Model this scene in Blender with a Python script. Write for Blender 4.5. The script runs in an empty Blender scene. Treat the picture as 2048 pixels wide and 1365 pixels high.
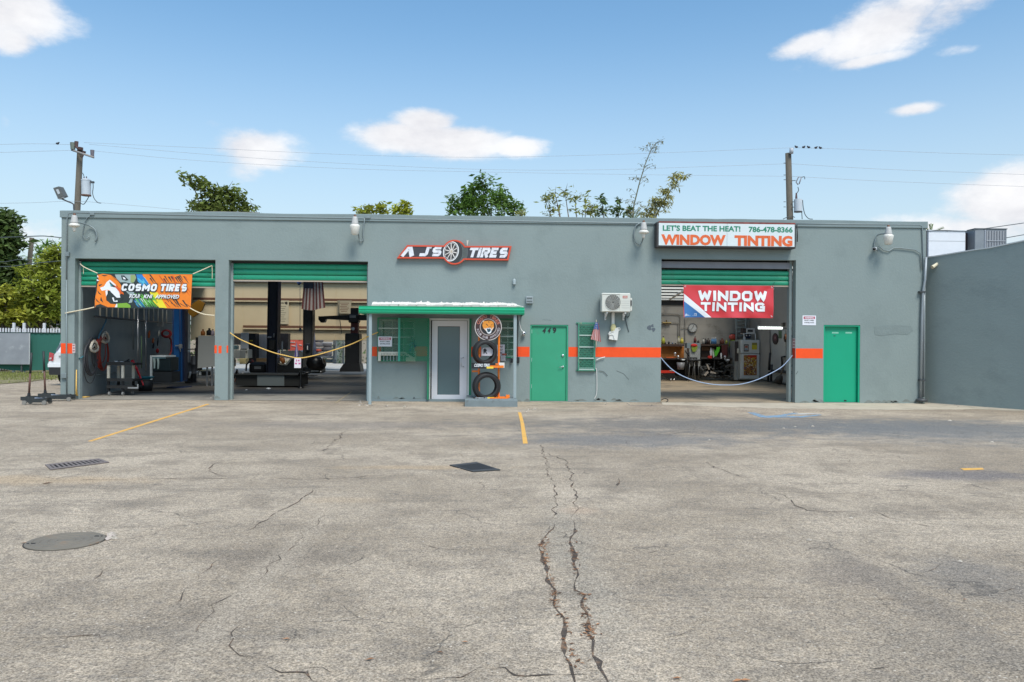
import bpy, bmesh, math, random
from mathutils import Vector, Matrix, noise as mnoise
from mathutils.geometry import tessellate_polygon
random.seed(7)
sc = bpy.context.scene
R = math.radians
# ------------------------------------------------------------------ camera
FPX, CX, HOR, CAMH = 1600.0, 1024.0, 688.0, 1.52
YAW, ROLL = 0.0350, 0.00715
D = FPX / 76.0                       # distance of the facade
cam_d = bpy.data.cameras.new('camera'); cam = bpy.data.objects.new('camera', cam_d)
sc.collection.objects.link(cam); sc.camera = cam
cam_d.sensor_width = 36; cam_d.lens = 36 * FPX / 2048; cam_d.clip_end = 3000; cam_d.clip_start = 0.1
cam_d.shift_y = (HOR - 682.5) / 2048
cam.matrix_world = (Matrix.Translation((0, 0, CAMH)) @ Matrix.Rotation(-YAW, 4, 'Z')
                    @ Matrix.Rotation(R(90), 4, 'X') @ Matrix.Rotation(ROLL, 4, 'Z'))
# ------------------------------------------------------------------ light
SUN_EL, SUN_AZ = R(56), R(159)       # azimuth clockwise from +Y (north): in front of the facade, to the right
sun_d = bpy.data.lights.new('sun', 'SUN'); sun = bpy.data.objects.new('sun', sun_d); sc.collection.objects.link(sun)
sun_d.energy = 3.0; sun_d.angle = R(24); sun_d.color = (1.0, 0.955, 0.885)
sdir = Vector((math.sin(SUN_AZ) * math.cos(SUN_EL), math.cos(SUN_AZ) * math.cos(SUN_EL), math.sin(SUN_EL)))
sun.rotation_euler = (-sdir).to_track_quat('-Z', 'Y').to_euler()
sc.view_settings.view_transform = 'Standard'; sc.view_settings.look = 'None'
sc.view_settings.exposure = 0.12; sc.view_settings.gamma = 1.0; sc.view_settings.use_curve_mapping = False
sc.cycles.max_bounces = 8; sc.cycles.diffuse_bounces = 5
world = bpy.data.worlds.new('World'); sc.world = world; world.use_nodes = True
wt = world.node_tree; wn = wt.nodes; wl = wt.links; wn.clear()
def WN(t, **k):
    n = wn.new(t)
    for a, b in k.items(): setattr(n, a, b)
    return n
def wmath(op, a, b=None, c=None, clamp=False):
    n = WN('ShaderNodeMath', operation=op, use_clamp=clamp)
    for i, v in enumerate((a, b, c)):
        if v is None: continue
        if isinstance(v, (int, float)): n.inputs[i].default_value = v
        else: wl.new(v, n.inputs[i])
    return n.outputs[0]
SKY_STRENGTH = 0.128
sky = WN('ShaderNodeTexSky', sky_type='NISHITA'); sky.sun_disc = False
sky.sun_elevation = SUN_EL; sky.sun_rotation = SUN_AZ; sky.altitude = 0; sky.air_density = 1.15; sky.dust_density = 1.2; sky.ozone_density = 2.2
tc = WN('ShaderNodeTexCoord'); sep = WN('ShaderNodeSeparateXYZ'); wl.new(tc.outputs['Generated'], sep.inputs[0])
az = wmath('ARCTAN2', sep.outputs[0], sep.outputs[1]); el = wmath('ARCSINE', sep.outputs[2])
# wobble the cloud edges with fractal noise
n1 = WN('ShaderNodeTexNoise'); n1.inputs['Scale'].default_value = 9; n1.inputs['Detail'].default_value = 9; n1.inputs['Roughness'].default_value = 0.62
mp = WN('ShaderNodeMapping'); mp.inputs['Scale'].default_value = (1, 1, 2.0); wl.new(tc.outputs['Generated'], mp.inputs[0]); wl.new(mp.outputs[0], n1.inputs[0])
nz = wmath('SUBTRACT', n1.outputs[0], 0.5)
def ang(px, py):
    u, v = px - CX, py - HOR
    c, s = math.cos(ROLL), math.sin(ROLL)
    u, v = u * c + v * s, -u * s + v * c
    a = math.atan2(u, FPX) + YAW
    return a, math.atan2(-v, math.hypot(u, FPX))
blobs = []
def blob(px, py, rx, ry, k=1.0, tilt=0.0):
    a, e = ang(px, py); blobs.append((a, e, rx / FPX, ry / FPX, k, tilt))
blob(835, 275, 128, 34, 1.25); blob(850, 245, 75, 30, 1.1); blob(905, 285, 120, 36, 1.2); blob(1030, 294, 62, 22, 1.0); blob(770, 262, 60, 18, .8)
blob(505, 300, 92, 48, .9); blob(492, 338, 56, 40, .66); blob(420, 245, 44, 15, .55)
blob(15, 20, 92, 52, 1.1); blob(25, 75, 44, 34, .95)
blob(1760, 60, 135, 56, .98, .25); blob(1620, 88, 90, 26, .8, .15); blob(1900, 22, 125, 38, .78, .3); blob(1730, 122, 84, 16, .85, .1); blob(1915, 102, 56, 12, .45)
blob(1830, 219, 52, 15, .85)
blob(2040, 400, 120, 66, 1.1); blob(2030, 450, 260, 40, .8); blob(1770, 440, 90, 16, .5); blob(10, 245, 14, 24, .4); blob(60, 183, 30, 7, .32); blob(208, 126, 26, 12, .32)
blob(70, 470, 120, 60, .5)
rr = random.Random(3)
for i in range(26):                    # the same kind of fair-weather cloud all round, outside the frame too
    a = rr.uniform(0.75, 2 * math.pi - 0.75); e = rr.uniform(.08, 1.1)
    blobs.append((a if a < math.pi else a - 2 * math.pi, e, rr.uniform(.07, .2) / max(.35, math.cos(e)), rr.uniform(.025, .06), rr.uniform(.6, 1.2), 0))
tot = None
for (a, e, ra, re_, k, t) in blobs:
    da = wmath('SUBTRACT', az, a); de = wmath('SUBTRACT', el, e)
    if t: de = wmath('MULTIPLY_ADD', da, -t, de)
    x = wmath('MULTIPLY', da, 1 / ra); y = wmath('MULTIPLY', de, 1 / re_)
    d2 = wmath('MULTIPLY_ADD', x, x, wmath('MULTIPLY', y, y))
    g = wmath('MULTIPLY', wmath('EXPONENT', wmath('MULTIPLY', d2, -0.9)), k)
    tot = g if tot is None else wmath('MAXIMUM', tot, g)
n2 = WN('ShaderNodeTexNoise'); n2.inputs['Scale'].default_value = 34; n2.inputs['Detail'].default_value = 8; n2.inputs['Roughness'].default_value = .65; wl.new(mp.outputs[0], n2.inputs[0])
dens = wmath('ADD', tot, wmath('MULTIPLY_ADD', nz, 1.15, wmath('MULTIPLY_ADD', n2.outputs[0], .34, -.17)))
mr = WN('ShaderNodeMapRange', interpolation_type='SMOOTHSTEP'); mr.inputs[1].default_value = 0.34; mr.inputs[2].default_value = 0.80
wl.new(dens, mr.inputs[0])
cov = wmath('MULTIPLY', mr.outputs[0], wmath('MULTIPLY_ADD', tot, .25, .74, clamp=True))
# cool the sky slightly and lift it to a hazy pale blue near the horizon, as in the photograph
hz = WN('ShaderNodeMapRange', interpolation_type='SMOOTHSTEP'); hz.inputs[1].default_value = 0.0; hz.inputs[2].default_value = 0.42; hz.inputs[3].default_value = .8; hz.inputs[4].default_value = 0.0
wl.new(el, hz.inputs[0])
tint = WN('ShaderNodeMixRGB', blend_type='MULTIPLY'); tint.inputs[0].default_value = 1; tint.inputs[2].default_value = (.98, 1.27, 1.33, 1)
wl.new(sky.outputs[0], tint.inputs[1])
hm = WN('ShaderNodeMixRGB'); wl.new(hz.outputs[0], hm.inputs[0]); wl.new(tint.outputs[0], hm.inputs[1]); hm.inputs[2].default_value = (5.2, 5.8, 6.25, 1)
cm = WN('ShaderNodeMixRGB'); wl.new(cov, cm.inputs[0]); wl.new(hm.outputs[0], cm.inputs[1])
cs = WN('ShaderNodeMapRange'); cs.inputs[1].default_value = .35; cs.inputs[2].default_value = .62; wl.new(n1.outputs[0], cs.inputs[0])
cc_ = WN('ShaderNodeMixRGB'); wl.new(cs.outputs[0], cc_.inputs[0]); cc_.inputs[1].default_value = (5.7, 5.75, 6.1, 1); cc_.inputs[2].default_value = (7.3, 7.3, 7.4, 1); wl.new(cc_.outputs[0], cm.inputs[2])
bg = WN('ShaderNodeBackground'); bg.inputs[1].default_value = SKY_STRENGTH; wl.new(cm.outputs[0], bg.inputs[0])
wo = WN('ShaderNodeOutputWorld'); wl.new(bg.outputs[0], wo.inputs[0])
# ------------------------------------------------------------------ pixel -> place helpers (2048 x 1365 photograph)
_rt = Vector((math.cos(YAW), -math.sin(YAW), 0)); _fw = Vector((math.sin(YAW), math.cos(YAW), 0)); CAM = Vector((0, 0, CAMH))
def ray(px, py):
    u, v = px - CX, py - HOR; c, s = math.cos(ROLL), math.sin(ROLL)
    u, v = u * c + v * s, -u * s + v * c
    return _rt * u + _fw * FPX + Vector((0, 0, -v))
def W(px, py, Y=D):
    d = ray(px, py); return CAM + d * (Y / d.y)
def G(px, py, z=0.0):
    d = ray(px, py); return CAM + d * ((z - CAMH) / d.z)
def WP(px, py, a, b):                 # vertical plane through ground points a, b
    n = Vector((b[1] - a[1], a[0] - b[0], 0)); d = ray(px, py)
    return CAM + d * ((Vector((a[0], a[1], 0)) - CAM).dot(n) / d.dot(n))
def rect(x0, y0, x1, y1, Y=D):
    xm, ym = (x0 + x1) / 2, (y0 + y1) / 2
    return W(x0, ym, Y).x, W(x1, ym, Y).x, W(xm, y1, Y).z, W(xm, y0, Y).z    # X0,X1,Z0,Z1
def conv(ox, oy, s): return lambda u, v: (ox + u / s, oy + v / s)
# ------------------------------------------------------------------ materials
MATS = {}
def mat(name, col, rough=.6, metal=0.0, var=0.0, vscale=3.0, bump=0.0, bscale=40.0, island=0.0, coat=0.0, dirt=None, dscale=1.2, dthr=.55, stretch=None, trans=0.0, spec=None):
    if name in MATS: return MATS[name]
    m = bpy.data.materials.new(name); m.use_nodes = True; t = m.node_tree; N = t.nodes; L = t.links
    b = N['Principled BSDF']; b.inputs['Roughness'].default_value = rough; b.inputs['Metallic'].default_value = metal
    if coat: b.inputs['Coat Weight'].default_value = coat; b.inputs['Coat Roughness'].default_value = .12
    if spec is not None: b.inputs['Specular IOR Level'].default_value = spec
    c = (*col, 1); b.inputs['Base Color'].default_value = c
    cur = None
    tcn = N.new('ShaderNodeTexCoord'); src = tcn.outputs['Object']
    if stretch:
        mpn = N.new('ShaderNodeMapping'); mpn.inputs['Scale'].default_value = stretch; L.new(src, mpn.inputs[0]); src = mpn.outputs[0]
    def tex(scale, detail=5, rgh=.6):
        n = N.new('ShaderNodeTexNoise'); n.inputs['Scale'].default_value = scale; n.inputs['Detail'].default_value = detail
        n.inputs['Roughness'].default_value = rgh; L.new(src, n.inputs['Vector']); return n.outputs[0]
    if var:
        mrn = N.new('ShaderNodeMapRange'); mrn.inputs[1].default_value = .25; mrn.inputs[2].default_value = .75
        mrn.inputs[3].default_value = 1 - var; mrn.inputs[4].default_value = 1 + var; L.new(tex(vscale), mrn.inputs[0])
        mx = N.new('ShaderNodeVectorMath'); mx.operation = 'SCALE'; mx.inputs[0].default_value = col; L.new(mrn.outputs[0], mx.inputs['Scale']); cur = mx.outputs[0]
    if island:
        g = N.new('ShaderNodeNewGeometry'); mrn = N.new('ShaderNodeMapRange'); mrn.inputs[3].default_value = 1 - island; mrn.inputs[4].default_value = 1 + island
        L.new(g.outputs['Random Per Island'], mrn.inputs[0])
        mx = N.new('ShaderNodeVectorMath'); mx.operation = 'SCALE'
        if cur is None: mx.inputs[0].default_value = col
        else: L.new(cur, mx.inputs[0])
        L.new(mrn.outputs[0], mx.inputs['Scale']); cur = mx.outputs[0]
    if dirt:
        mrn = N.new('ShaderNodeMapRange'); mrn.interpolation_type = 'SMOOTHSTEP'; mrn.inputs[1].default_value = dthr; mrn.inputs[2].default_value = dthr + .16; L.new(tex(dscale, 8, .68), mrn.inputs[0])
        mx = N.new('ShaderNodeMixRGB'); L.new(mrn.outputs[0], mx.inputs[0])
        if cur is None: mx.inputs[1].default_value = c
        else: L.new(cur, mx.inputs[1])
        mx.inputs[2].default_value = (*dirt, 1); cur = mx.outputs[0]
    if cur is not None: L.new(cur, b.inputs['Base Color'])
    if bump:
        bp = N.new('ShaderNodeBump'); bp.inputs['Strength'].default_value = bump; bp.inputs['Distance'].default_value = .02
        L.new(tex(bscale, 6, .6), bp.inputs['Height']); L.new(bp.outputs[0], b.inputs['Normal'])
    if trans:
        tr = N.new('ShaderNodeBsdfTranslucent'); ms = N.new('ShaderNodeMixShader'); ms.inputs[0].default_value = trans
        if cur is not None: L.new(cur, tr.inputs[0])
        else: tr.inputs[0].default_value = c
        L.new(b.outputs[0], ms.inputs[1]); L.new(tr.outputs[0], ms.inputs[2]); L.new(ms.outputs[0], N['Material Output'].inputs[0])
    MATS[name] = m; return m
def glass(name, col=(.8, .9, .9), alpha=.35, rough=.03):
    if name in MATS: return MATS[name]
    m = bpy.data.materials.new(name); m.use_nodes = True; N = m.node_tree.nodes; L = m.node_tree.links
    g = N.new('ShaderNodeBsdfGlossy'); g.inputs[0].default_value = (.9, .95, 1, 1); g.inputs[1].default_value = rough
    tr = N.new('ShaderNodeBsdfTransparent'); tr.inputs[0].default_value = (*col, 1)
    ms = N.new('ShaderNodeMixShader'); ms.inputs[0].default_value = alpha * .35 + .03; L.new(tr.outputs[0], ms.inputs[1]); L.new(g.outputs[0], ms.inputs[2])
    L.new(ms.outputs[0], N['Material Output'].inputs[0]); MATS[name] = m; return m
def clear(name, col):
    if name in MATS: return MATS[name]
    m = bpy.data.materials.new(name); m.use_nodes = True; N = m.node_tree.nodes; t = N.new('ShaderNodeBsdfTransparent'); t.inputs[0].default_value = (*col, 1); m.node_tree.links.new(t.outputs[0], N['Material Output'].inputs[0]); MATS[name] = m; return m
def emis(name, col, s):
    if name in MATS: return MATS[name]
    m = bpy.data.materials.new(name); m.use_nodes = True; b = m.node_tree.nodes['Principled BSDF']
    b.inputs['Base Color'].default_value = (*col, 1); b.inputs['Emission Color'].default_value = (*col, 1); b.inputs['Emission Strength'].default_value = s
    MATS[name] = m; return m
STUC = mat('stucco', (.232, .281, .274), .85, var=.05, vscale=.55, bump=.3, bscale=16, dirt=(.210, .256, .25), dscale=.8, dthr=.5)
STUC2 = mat('stucco_dark', (.262, .315, .308), .85, var=.06, vscale=.6, bump=.3, bscale=12, dirt=(.235, .285, .28), dscale=.7, dthr=.5, stretch=(1, 1, 1.6))
INWALL = mat('inner_wall_grey', (.225, .26, .27), .85, var=.1, vscale=1.2, bump=.2, bscale=10, dirt=(.17, .195, .2), dscale=1.4)
BLOCK = mat('painted_block', (.36, .335, .29), .85, var=.1, vscale=1.5, dirt=(.28, .26, .23), dscale=1.1)
GREEN = mat('green_paint', (.012, .30, .165), .42, var=.07, vscale=2, dirt=(.02, .24, .14), dscale=2.5)
GREEND = mat('green_door_paint', (.035, .315, .175), .5, var=.06, vscale=1.6, dirt=(.05, .28, .165), dscale=3, dthr=.58)
GREENV = mat('green_door_vivid', (.003, .335, .185), .4, var=.03, vscale=1.2)
ORANGE = mat('orange_paint', (.86, .075, .004), .6, var=.07, vscale=4)
ORANGE2 = mat('orange_metal', (.9, .22, .015), .4)
WHITE = mat('white_paint', (.78, .78, .77), .5, var=.03)
CREAM = mat('cream_panel', (.68, .56, .37), .7, var=.06, vscale=.8)
BROWN = mat('brown_steel', (.16, .075, .045), .6, var=.15)
BLACK = mat('black_rubber', (.012, .012, .013), .75)
BLACKM = mat('black_metal', (.014, .015, .017), .55)
DGREY = mat('dark_grey_metal', (.06, .065, .07), .5, var=.1)
GREY = mat('grey_metal', (.28, .29, .30), .45, metal=.3, var=.08)
PGREY = mat('painted_grey', (.20, .25, .26), .6, var=.08)
LGREY = mat('light_grey', (.45, .46, .46), .5, var=.05)
STEEL = mat('steel', (.62, .62, .63), .3, metal=.9)
CONC = mat('concrete', (.50, .43, .33), .88, var=.12, vscale=2.2, bump=.15, bscale=60, dirt=(.33, .28, .21), dscale=1.6, dthr=.52)
YELLOW = mat('yellow_paint', (.80, .43, .09), .75, var=.12, vscale=8, dirt=(.45, .34, .20), dscale=7, dthr=.52)
ROPE = mat('yellow_rope', (.74, .46, .12), .8, var=.2, vscale=50)
RUST = mat('dark_rust', (.12, .055, .04), .6, var=.25, vscale=30)
NAVY = mat('navy_paint', (.015, .035, .11), .4, var=.1)
BLUE = mat('blue_paint', (.008, .075, .24), .35, var=.1)
WOODP = mat('pole_wood', (.115, .10, .078), .9, var=.25, vscale=6, stretch=(8, 8, .6), bump=.4, bscale=12)
BARK = mat('bark', (.14, .11, .08), .9, var=.3, vscale=5, bump=.5, bscale=10)
RED = mat('red_paint', (.55, .012, .012), .35, var=.08)
# ------------------------------------------------------------------ mesh building
def set_props(o, label=None, cat=None, group=None, kind=None):
    if label: o['label'] = label
    if cat: o['category'] = cat
    if group: o['group'] = group
    if kind: o['kind'] = kind
    return o
def thing(name, label, cat, loc, group=None):
    o = bpy.data.objects.new(name, None); sc.collection.objects.link(o); o.location = loc; o.empty_display_size = .2
    return set_props(o, label, cat, group)
def wloc(p):
    v = Vector((0, 0, 0))
    while p is not None: v += p.location; p = p.parent
    return v
class MB:
    def __init__(s): s.v = []; s.f = []; s.m = []; s.s = []; s.mi = 0; s.mats = []; s.smooth = False
    def use(s, m, smooth=False):
        if m not in s.mats: s.mats.append(m)
        s.mi = s.mats.index(m); s.smooth = smooth; return s
    def add(s, vs, fs, smooth=None):
        k = len(s.v); s.v += [tuple(v) for v in vs]
        for f in fs: s.f.append(tuple(i + k for i in f)); s.m.append(s.mi); s.s.append(s.smooth if smooth is None else smooth)
        return s
    def box(s, x0, x1, y0, y1, z0, z1, M=None, c=0.0):
        if x1 < x0: x0, x1 = x1, x0
        if y1 < y0: y0, y1 = y1, y0
        if z1 < z0: z0, z1 = z1, z0
        if c <= 0:
            vs = [Vector(p) for p in ((x0, y0, z0), (x1, y0, z0), (x1, y1, z0), (x0, y1, z0), (x0, y0, z1), (x1, y0, z1), (x1, y1, z1), (x0, y1, z1))]
            fs = [(0, 3, 2, 1), (4, 5, 6, 7), (0, 1, 5, 4), (1, 2, 6, 5), (2, 3, 7, 6), (3, 0, 4, 7)]
        else:
            c = min(c, (x1 - x0) * .45, (y1 - y0) * .45, (z1 - z0) * .45)
            vs = []; 
            for (zz, i) in ((z0, c), (z0 + c, 0), (z1 - c, 0), (z1, c)):
                a0, a1, b0, b1 = x0 + i, x1 - i, y0 + i, y1 - i
                k = c if i == 0 else 0.0001
                vs += [Vector(p) for p in ((a0 + k, b0, zz), (a1 - k, b0, zz), (a1, b0 + k, zz), (a1, b1 - k, zz), (a1 - k, b1, zz), (a0 + k, b1, zz), (a0, b1 - k, zz), (a0, b0 + k, zz))]
            fs = [tuple(range(7, -1, -1)), tuple(range(24, 32))]
            for l in range(3):
                for j in range(8): fs.append((l * 8 + j, l * 8 + (j + 1) % 8, l * 8 + 8 + (j + 1) % 8, l * 8 + 8 + j))
        if M: vs = [M @ v for v in vs]
        return s.add(vs, fs)
    def cyl(s, p0, p1, r0, r1=None, n=12, caps=True, smooth=True):
        p0, p1 = Vector(p0), Vector(p1); r1 = r0 if r1 is None else r1
        q = (p1 - p0).to_track_quat('Z', 'Y'); vs = []
        for p, r in ((p0, r0), (p1, r1)):
            for i in range(n):
                a = 2 * math.pi * i / n; vs.append(p + q @ Vector((r * math.cos(a), r * math.sin(a), 0)))
        s.add(vs, [(i, (i + 1) % n, n + (i + 1) % n, n + i) for i in range(n)], smooth)
        if caps: s.add(vs[:n], [tuple(range(n - 1, -1, -1))], False); s.add(vs[n:], [tuple(range(n))], False)
        return s
    def tube(s, pts, r, n=6, rs=None, caps=True):
        pts = [Vector(p) for p in pts]; vs = []; fs = []; m = len(pts)
        up = None
        for i, p in enumerate(pts):
            t = (pts[min(i + 1, m - 1)] - pts[max(i - 1, 0)])
            if t.length < 1e-9: t = Vector((0, 0, 1))
            t.normalize()
            if up is None: up = t.orthogonal().normalized()
            else:
                up = up - t * up.dot(t)
                up = up.normalized() if up.length > 1e-6 else t.orthogonal().normalized()
            w = t.cross(up); rad = rs[i] if rs else r
            for j in range(n):
                a = 2 * math.pi * j / n; vs.append(p + up * (rad * math.cos(a)) + w * (rad * math.sin(a)))
        for i in range(m - 1):
            for j in range(n): fs.append((i * n + j, i * n + (j + 1) % n, (i + 1) * n + (j + 1) % n, (i + 1) * n + j))
        if caps: fs += [tuple(range(n - 1, -1, -1)), tuple(range((m - 1) * n, m * n))]
        return s.add(vs, fs, True)
    def lathe(s, prof, c, axis=(0, 0, 1), n=20, smooth=True, closed=False):
        c = Vector(c); q = Vector(axis).to_track_quat('Z', 'Y'); vs = []; fs = []
        for r, z in prof:
            for i in range(n):
                a = 2 * math.pi * i / n; vs.append(c + q @ Vector((r * math.cos(a), r * math.sin(a), z)))
        m = len(prof); rng = range(m) if closed else range(m - 1)
        for k in rng:
            k2 = (k + 1) % m
            for i in range(n): fs.append((k * n + i, k * n + (i + 1) % n, k2 * n + (i + 1) % n, k2 * n + i))
        return s.add(vs, fs, smooth)
    def sphere(s, c, r, n=10, sc_=(1, 1, 1)):
        prof = [(r * math.sin(math.pi * i / n) + 1e-5, -r * math.cos(math.pi * i / n)) for i in range(n + 1)]
        k = len(s.v); s.lathe(prof, (0, 0, 0), n=n + 4); c = Vector(c)
        for i in range(k, len(s.v)): v = s.v[i]; s.v[i] = (c.x + v[0] * sc_[0], c.y + v[1] * sc_[1], c.z + v[2] * sc_[2])
        return s
    def poly(s, pts, thick=None, n=None):
        """pts: 3-D coplanar outline; optional extrusion by vector thick."""
        pts = [Vector(p) for p in pts]
        tris = tessellate_polygon([pts]); k = len(pts)
        if thick is None: s.add(pts, [tuple(t) for t in tris], False)
        else:
            th = Vector(thick); s.add(pts + [p + th for p in pts], [tuple(t) for t in tris] + [(t[2] + k, t[1] + k, t[0] + k) for t in tris] + [(i, (i + 1) % k, k + (i + 1) % k, k + i) for i in range(k)], False)
        return s
    def build(s, name, m=None, parent=None, label=None, cat=None, group=None, kind=None, bevel=0, loc=None):
        if m is not None and not s.mats: s.mats = [m]
        o0 = wloc(parent) if parent is not None else Vector((0, 0, 0))
        ctr = Vector((0, 0, 0))
        if parent is None and kind is None and loc is None:
            xs = [v[0] for v in s.v]; ys = [v[1] for v in s.v]; zs = [v[2] for v in s.v]
            ctr = Vector(((min(xs) + max(xs)) / 2, (min(ys) + max(ys)) / 2, min(zs)))
        if loc is not None: ctr = Vector(loc) - o0
        off = o0 + ctr
        me = bpy.data.meshes.new(name); me.from_pydata([(v[0] - off.x, v[1] - off.y, v[2] - off.z) for v in s.v], [], s.f); 
        for x in s.mats: me.materials.append(x)
        me.polygons.foreach_set('material_index', s.m); me.polygons.foreach_set('use_smooth', s.s)
        bm = bmesh.new(); bm.from_mesh(me)
        if len(bm.faces) < 60000:
            bmesh.ops.recalc_face_normals(bm, faces=bm.faces)
        bm.to_mesh(me); bm.free(); me.update()
        o = bpy.data.objects.new(name, me); sc.collection.objects.link(o); o.parent = parent; o.location = ctr
        if bevel:
            md = o.modifiers.new('bevel', 'BEVEL'); md.width = bevel; md.segments = 2; md.limit_method = 'ANGLE'
        return set_props(o, label, cat, group, kind)
def share(o, name, parent, dloc):
    c = o.copy(); c.name = name; sc.collection.objects.link(c); c.parent = parent; c.location = o.location + Vector(dloc); return c
def copy_thing(root, loc, label=None, rotz=None):
    r = root.copy(); sc.collection.objects.link(r); r.location = loc
    if label: r['label'] = label
    if rotz is not None: r.rotation_euler.z = rotz
    for ch in root.children:
        c = ch.copy(); sc.collection.objects.link(c); c.parent = r
        for g in ch.children:
            d = g.copy(); sc.collection.objects.link(d); d.parent = c
    return r
def B(name, m, parent, *b, c=0.0, **k):
    q = MB().use(m)
    for t in b: q.box(*t, c=c)
    return q.build(name, None, parent, **k)
def PB(name, m, parent, x0, y0, x1, y1, Y, depth, c=0.0, **k):
    """a box whose front face fills the photo rectangle at distance Y"""
    a, b_, z0, z1 = rect(x0, y0, x1, y1, Y)
    return MB().use(m).box(a, b_, Y, Y + depth, z0, z1, c=c).build(name, None, parent, **k)
# ------------------------------------------------------------------ writing
def text_mesh(txt, bold=0.0):
    cu = bpy.data.curves.new('t', 'FONT'); cu.body = txt; cu.offset = bold; cu.resolution_u = 3; cu.size = 1
    o = bpy.data.objects.new('t', cu); sc.collection.objects.link(o)
    dg = bpy.context.evaluated_depsgraph_get(); me = bpy.data.meshes.new_from_object(o.evaluated_get(dg))
    vs = [(v.co.x, v.co.y) for v in me.vertices]; fs = [tuple(p.vertices) for p in me.polygons]
    bpy.data.objects.remove(o); bpy.data.curves.remove(cu); bpy.data.meshes.remove(me)
    return vs, fs
def fit(vs, x0, x1, z0, z1, shear=0.0):
    xs = [v[0] for v in vs]; ys = [v[1] for v in vs]; a, b, c, d = min(xs), max(xs), min(ys), max(ys)
    w = (x1 - x0) - shear * (z1 - z0)
    return [(x0 + (v[0] - a) / max(b - a, 1e-6) * w + shear * (v[1] - c) / max(d - c, 1e-6) * (z1 - z0), z0 + (v[1] - c) / max(d - c, 1e-6) * (z1 - z0)) for v in vs]
def put_text(q, txt, x0, x1, z0, z1, Y, bold=0.0, shear=0.0, warp=None):
    vs, fs = text_mesh(txt, bold); vs = fit(vs, x0, x1, z0, z1, shear)
    q.add([(x, Y + (warp(x, z) if warp else 0), z) for x, z in vs], fs, False)
GL = {'W': [[(0, 1), (.24, 0), (.5, .85), (.76, 0), (1, 1)]], 'I': [[(.5, 0), (.5, 1)]], 'N': [[(0, 0), (0, 1), (1, 0), (1, 1)]],
      'D': [[(0, .0), (.7, 0), (1, .25), (1, .75), (.7, 1), (0, 1), (0, 0)]], 'O': [[(.22, 0), (.78, 0), (1, .22), (1, .78), (.78, 1), (.22, 1), (0, .78), (0, .22), (.22, 0)]],
      'T': [[(0, 1), (1, 1)], [(.5, 0), (.5, .93)]], 'G': [[(1, .78), (.78, 1), (.22, 1), (0, .78), (0, .22), (.22, 0), (1, 0), (1, .48), (.5, .48)]],
      'C': [[(1, .78), (.8, 1), (.22, 1), (0, .78), (0, .22), (.22, 0), (.8, 0), (1, .22)]], 'S': [[(1, 1), (.15, 1), (0, .85), (0, .62), (.12, .5), (.88, .5), (1, .38), (1, .15), (.85, 0), (0, 0)]],
      'M': [[(0, 0), (0, 1), (.5, .35), (1, 1), (1, 0)]], 'R': [[(0, 0), (0, 1), (.85, 1), (1, .85), (1, .6), (.85, .45), (.1, .45)], [(.5, .42), (1, 0)]],
      'E': [[(1, 1), (0, 1), (0, 0), (1, 0)], [(.1, .5), (.85, .5)]], 'A': [[(0, 0), (.36, 1), (.64, 1), (1, 0)]], 'J': [[(1, 1), (1, .15), (.85, 0), (0, 0)]]}
def ribbon(pl, t):
    """mitred strip of half-width t along 2-D polyline"""
    closed = pl[0] == pl[-1]; P = [Vector(p) for p in (pl[:-1] if closed else pl)]; n = len(P); L = []; Rr = []
    for i in range(n):
        a = P[i - 1] if (closed or i > 0) else None; b = P[(i + 1) % n] if (closed or i < n - 1) else None
        d1 = (P[i] - a).normalized() if a is not None else None; d2 = (b - P[i]).normalized() if b is not None else None
        if d1 is None: d1 = d2
        if d2 is None: d2 = d1
        n1 = Vector((-d1.y, d1.x)); n2 = Vector((-d2.y, d2.x)); m = n1 + n2
        m = m / max(m.length_squared / 2, .5)
        L.append(P[i] + m * t); Rr.append(P[i] - m * t)
    fs = [(i, (i + 1) % n, n + (i + 1) % n, n + i) for i in range(n if closed else n - 1)]
    return L + Rr, fs
def block_text(q, txt, x0, x1, z0, z1, Y, t=.11, gap=.16, shear=0.0, warp=None, widths=None, aspect=None):
    ws = [(.32 if c == 'I' else .6 if c == ' ' else 1.25 if c in 'WM' else 1.0) for c in txt]; tot = sum(ws) + gap * (len(txt) - 1)
    h = z1 - z0; sx = (x1 - x0 - shear * h) / tot; x = x0; hw = t * h; k = 0
    for c, w in zip(txt, ws):
        if c in GL:
            a, b = x + hw, x + w * sx - hw
            if c == 'I': a = b = (a + b) / 2
            for st in GL[c]:
                pl = [(a + (b - a) * (p[0] if c != 'I' else 0), z0 + (hw if p[1] * 1.0 <= 1 else 0) + (h - 2 * hw) * p[1]) for p in st]
                # open ends at the top/bottom run to the full height
                pl = [(px_, z0 if (pz <= z0 + hw * 1.01 and i in (0, len(pl) - 1) and c in 'INTRAM') else (z1 if (pz >= z1 - hw * 1.01 and i in (0, len(pl) - 1) and c in 'INWJ') else pz)) for i, (px_, pz) in enumerate(pl)]
                if c == 'T' and len(st) == 2 and st[0][1] == 1: pl = [(a - hw, z1 - hw), (b + hw, z1 - hw)]
                if c in 'ESC' : pass
                if warp and pl[0] != pl[-1]:
                    pl = [(u[0] + (v[0] - u[0]) * i / 6, u[1] + (v[1] - u[1]) * i / 6) for u, v in zip(pl, pl[1:]) for i in range(6)] + [pl[-1]]
                vs, fs = ribbon(pl, hw)
                q.add([(v.x + shear * (v.y - z0), Y - k * .0004 + (warp(v.x, v.y) if warp else 0), v.y) for v in vs], fs, False); k += 1
        x += w * sx + gap * sx
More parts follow.
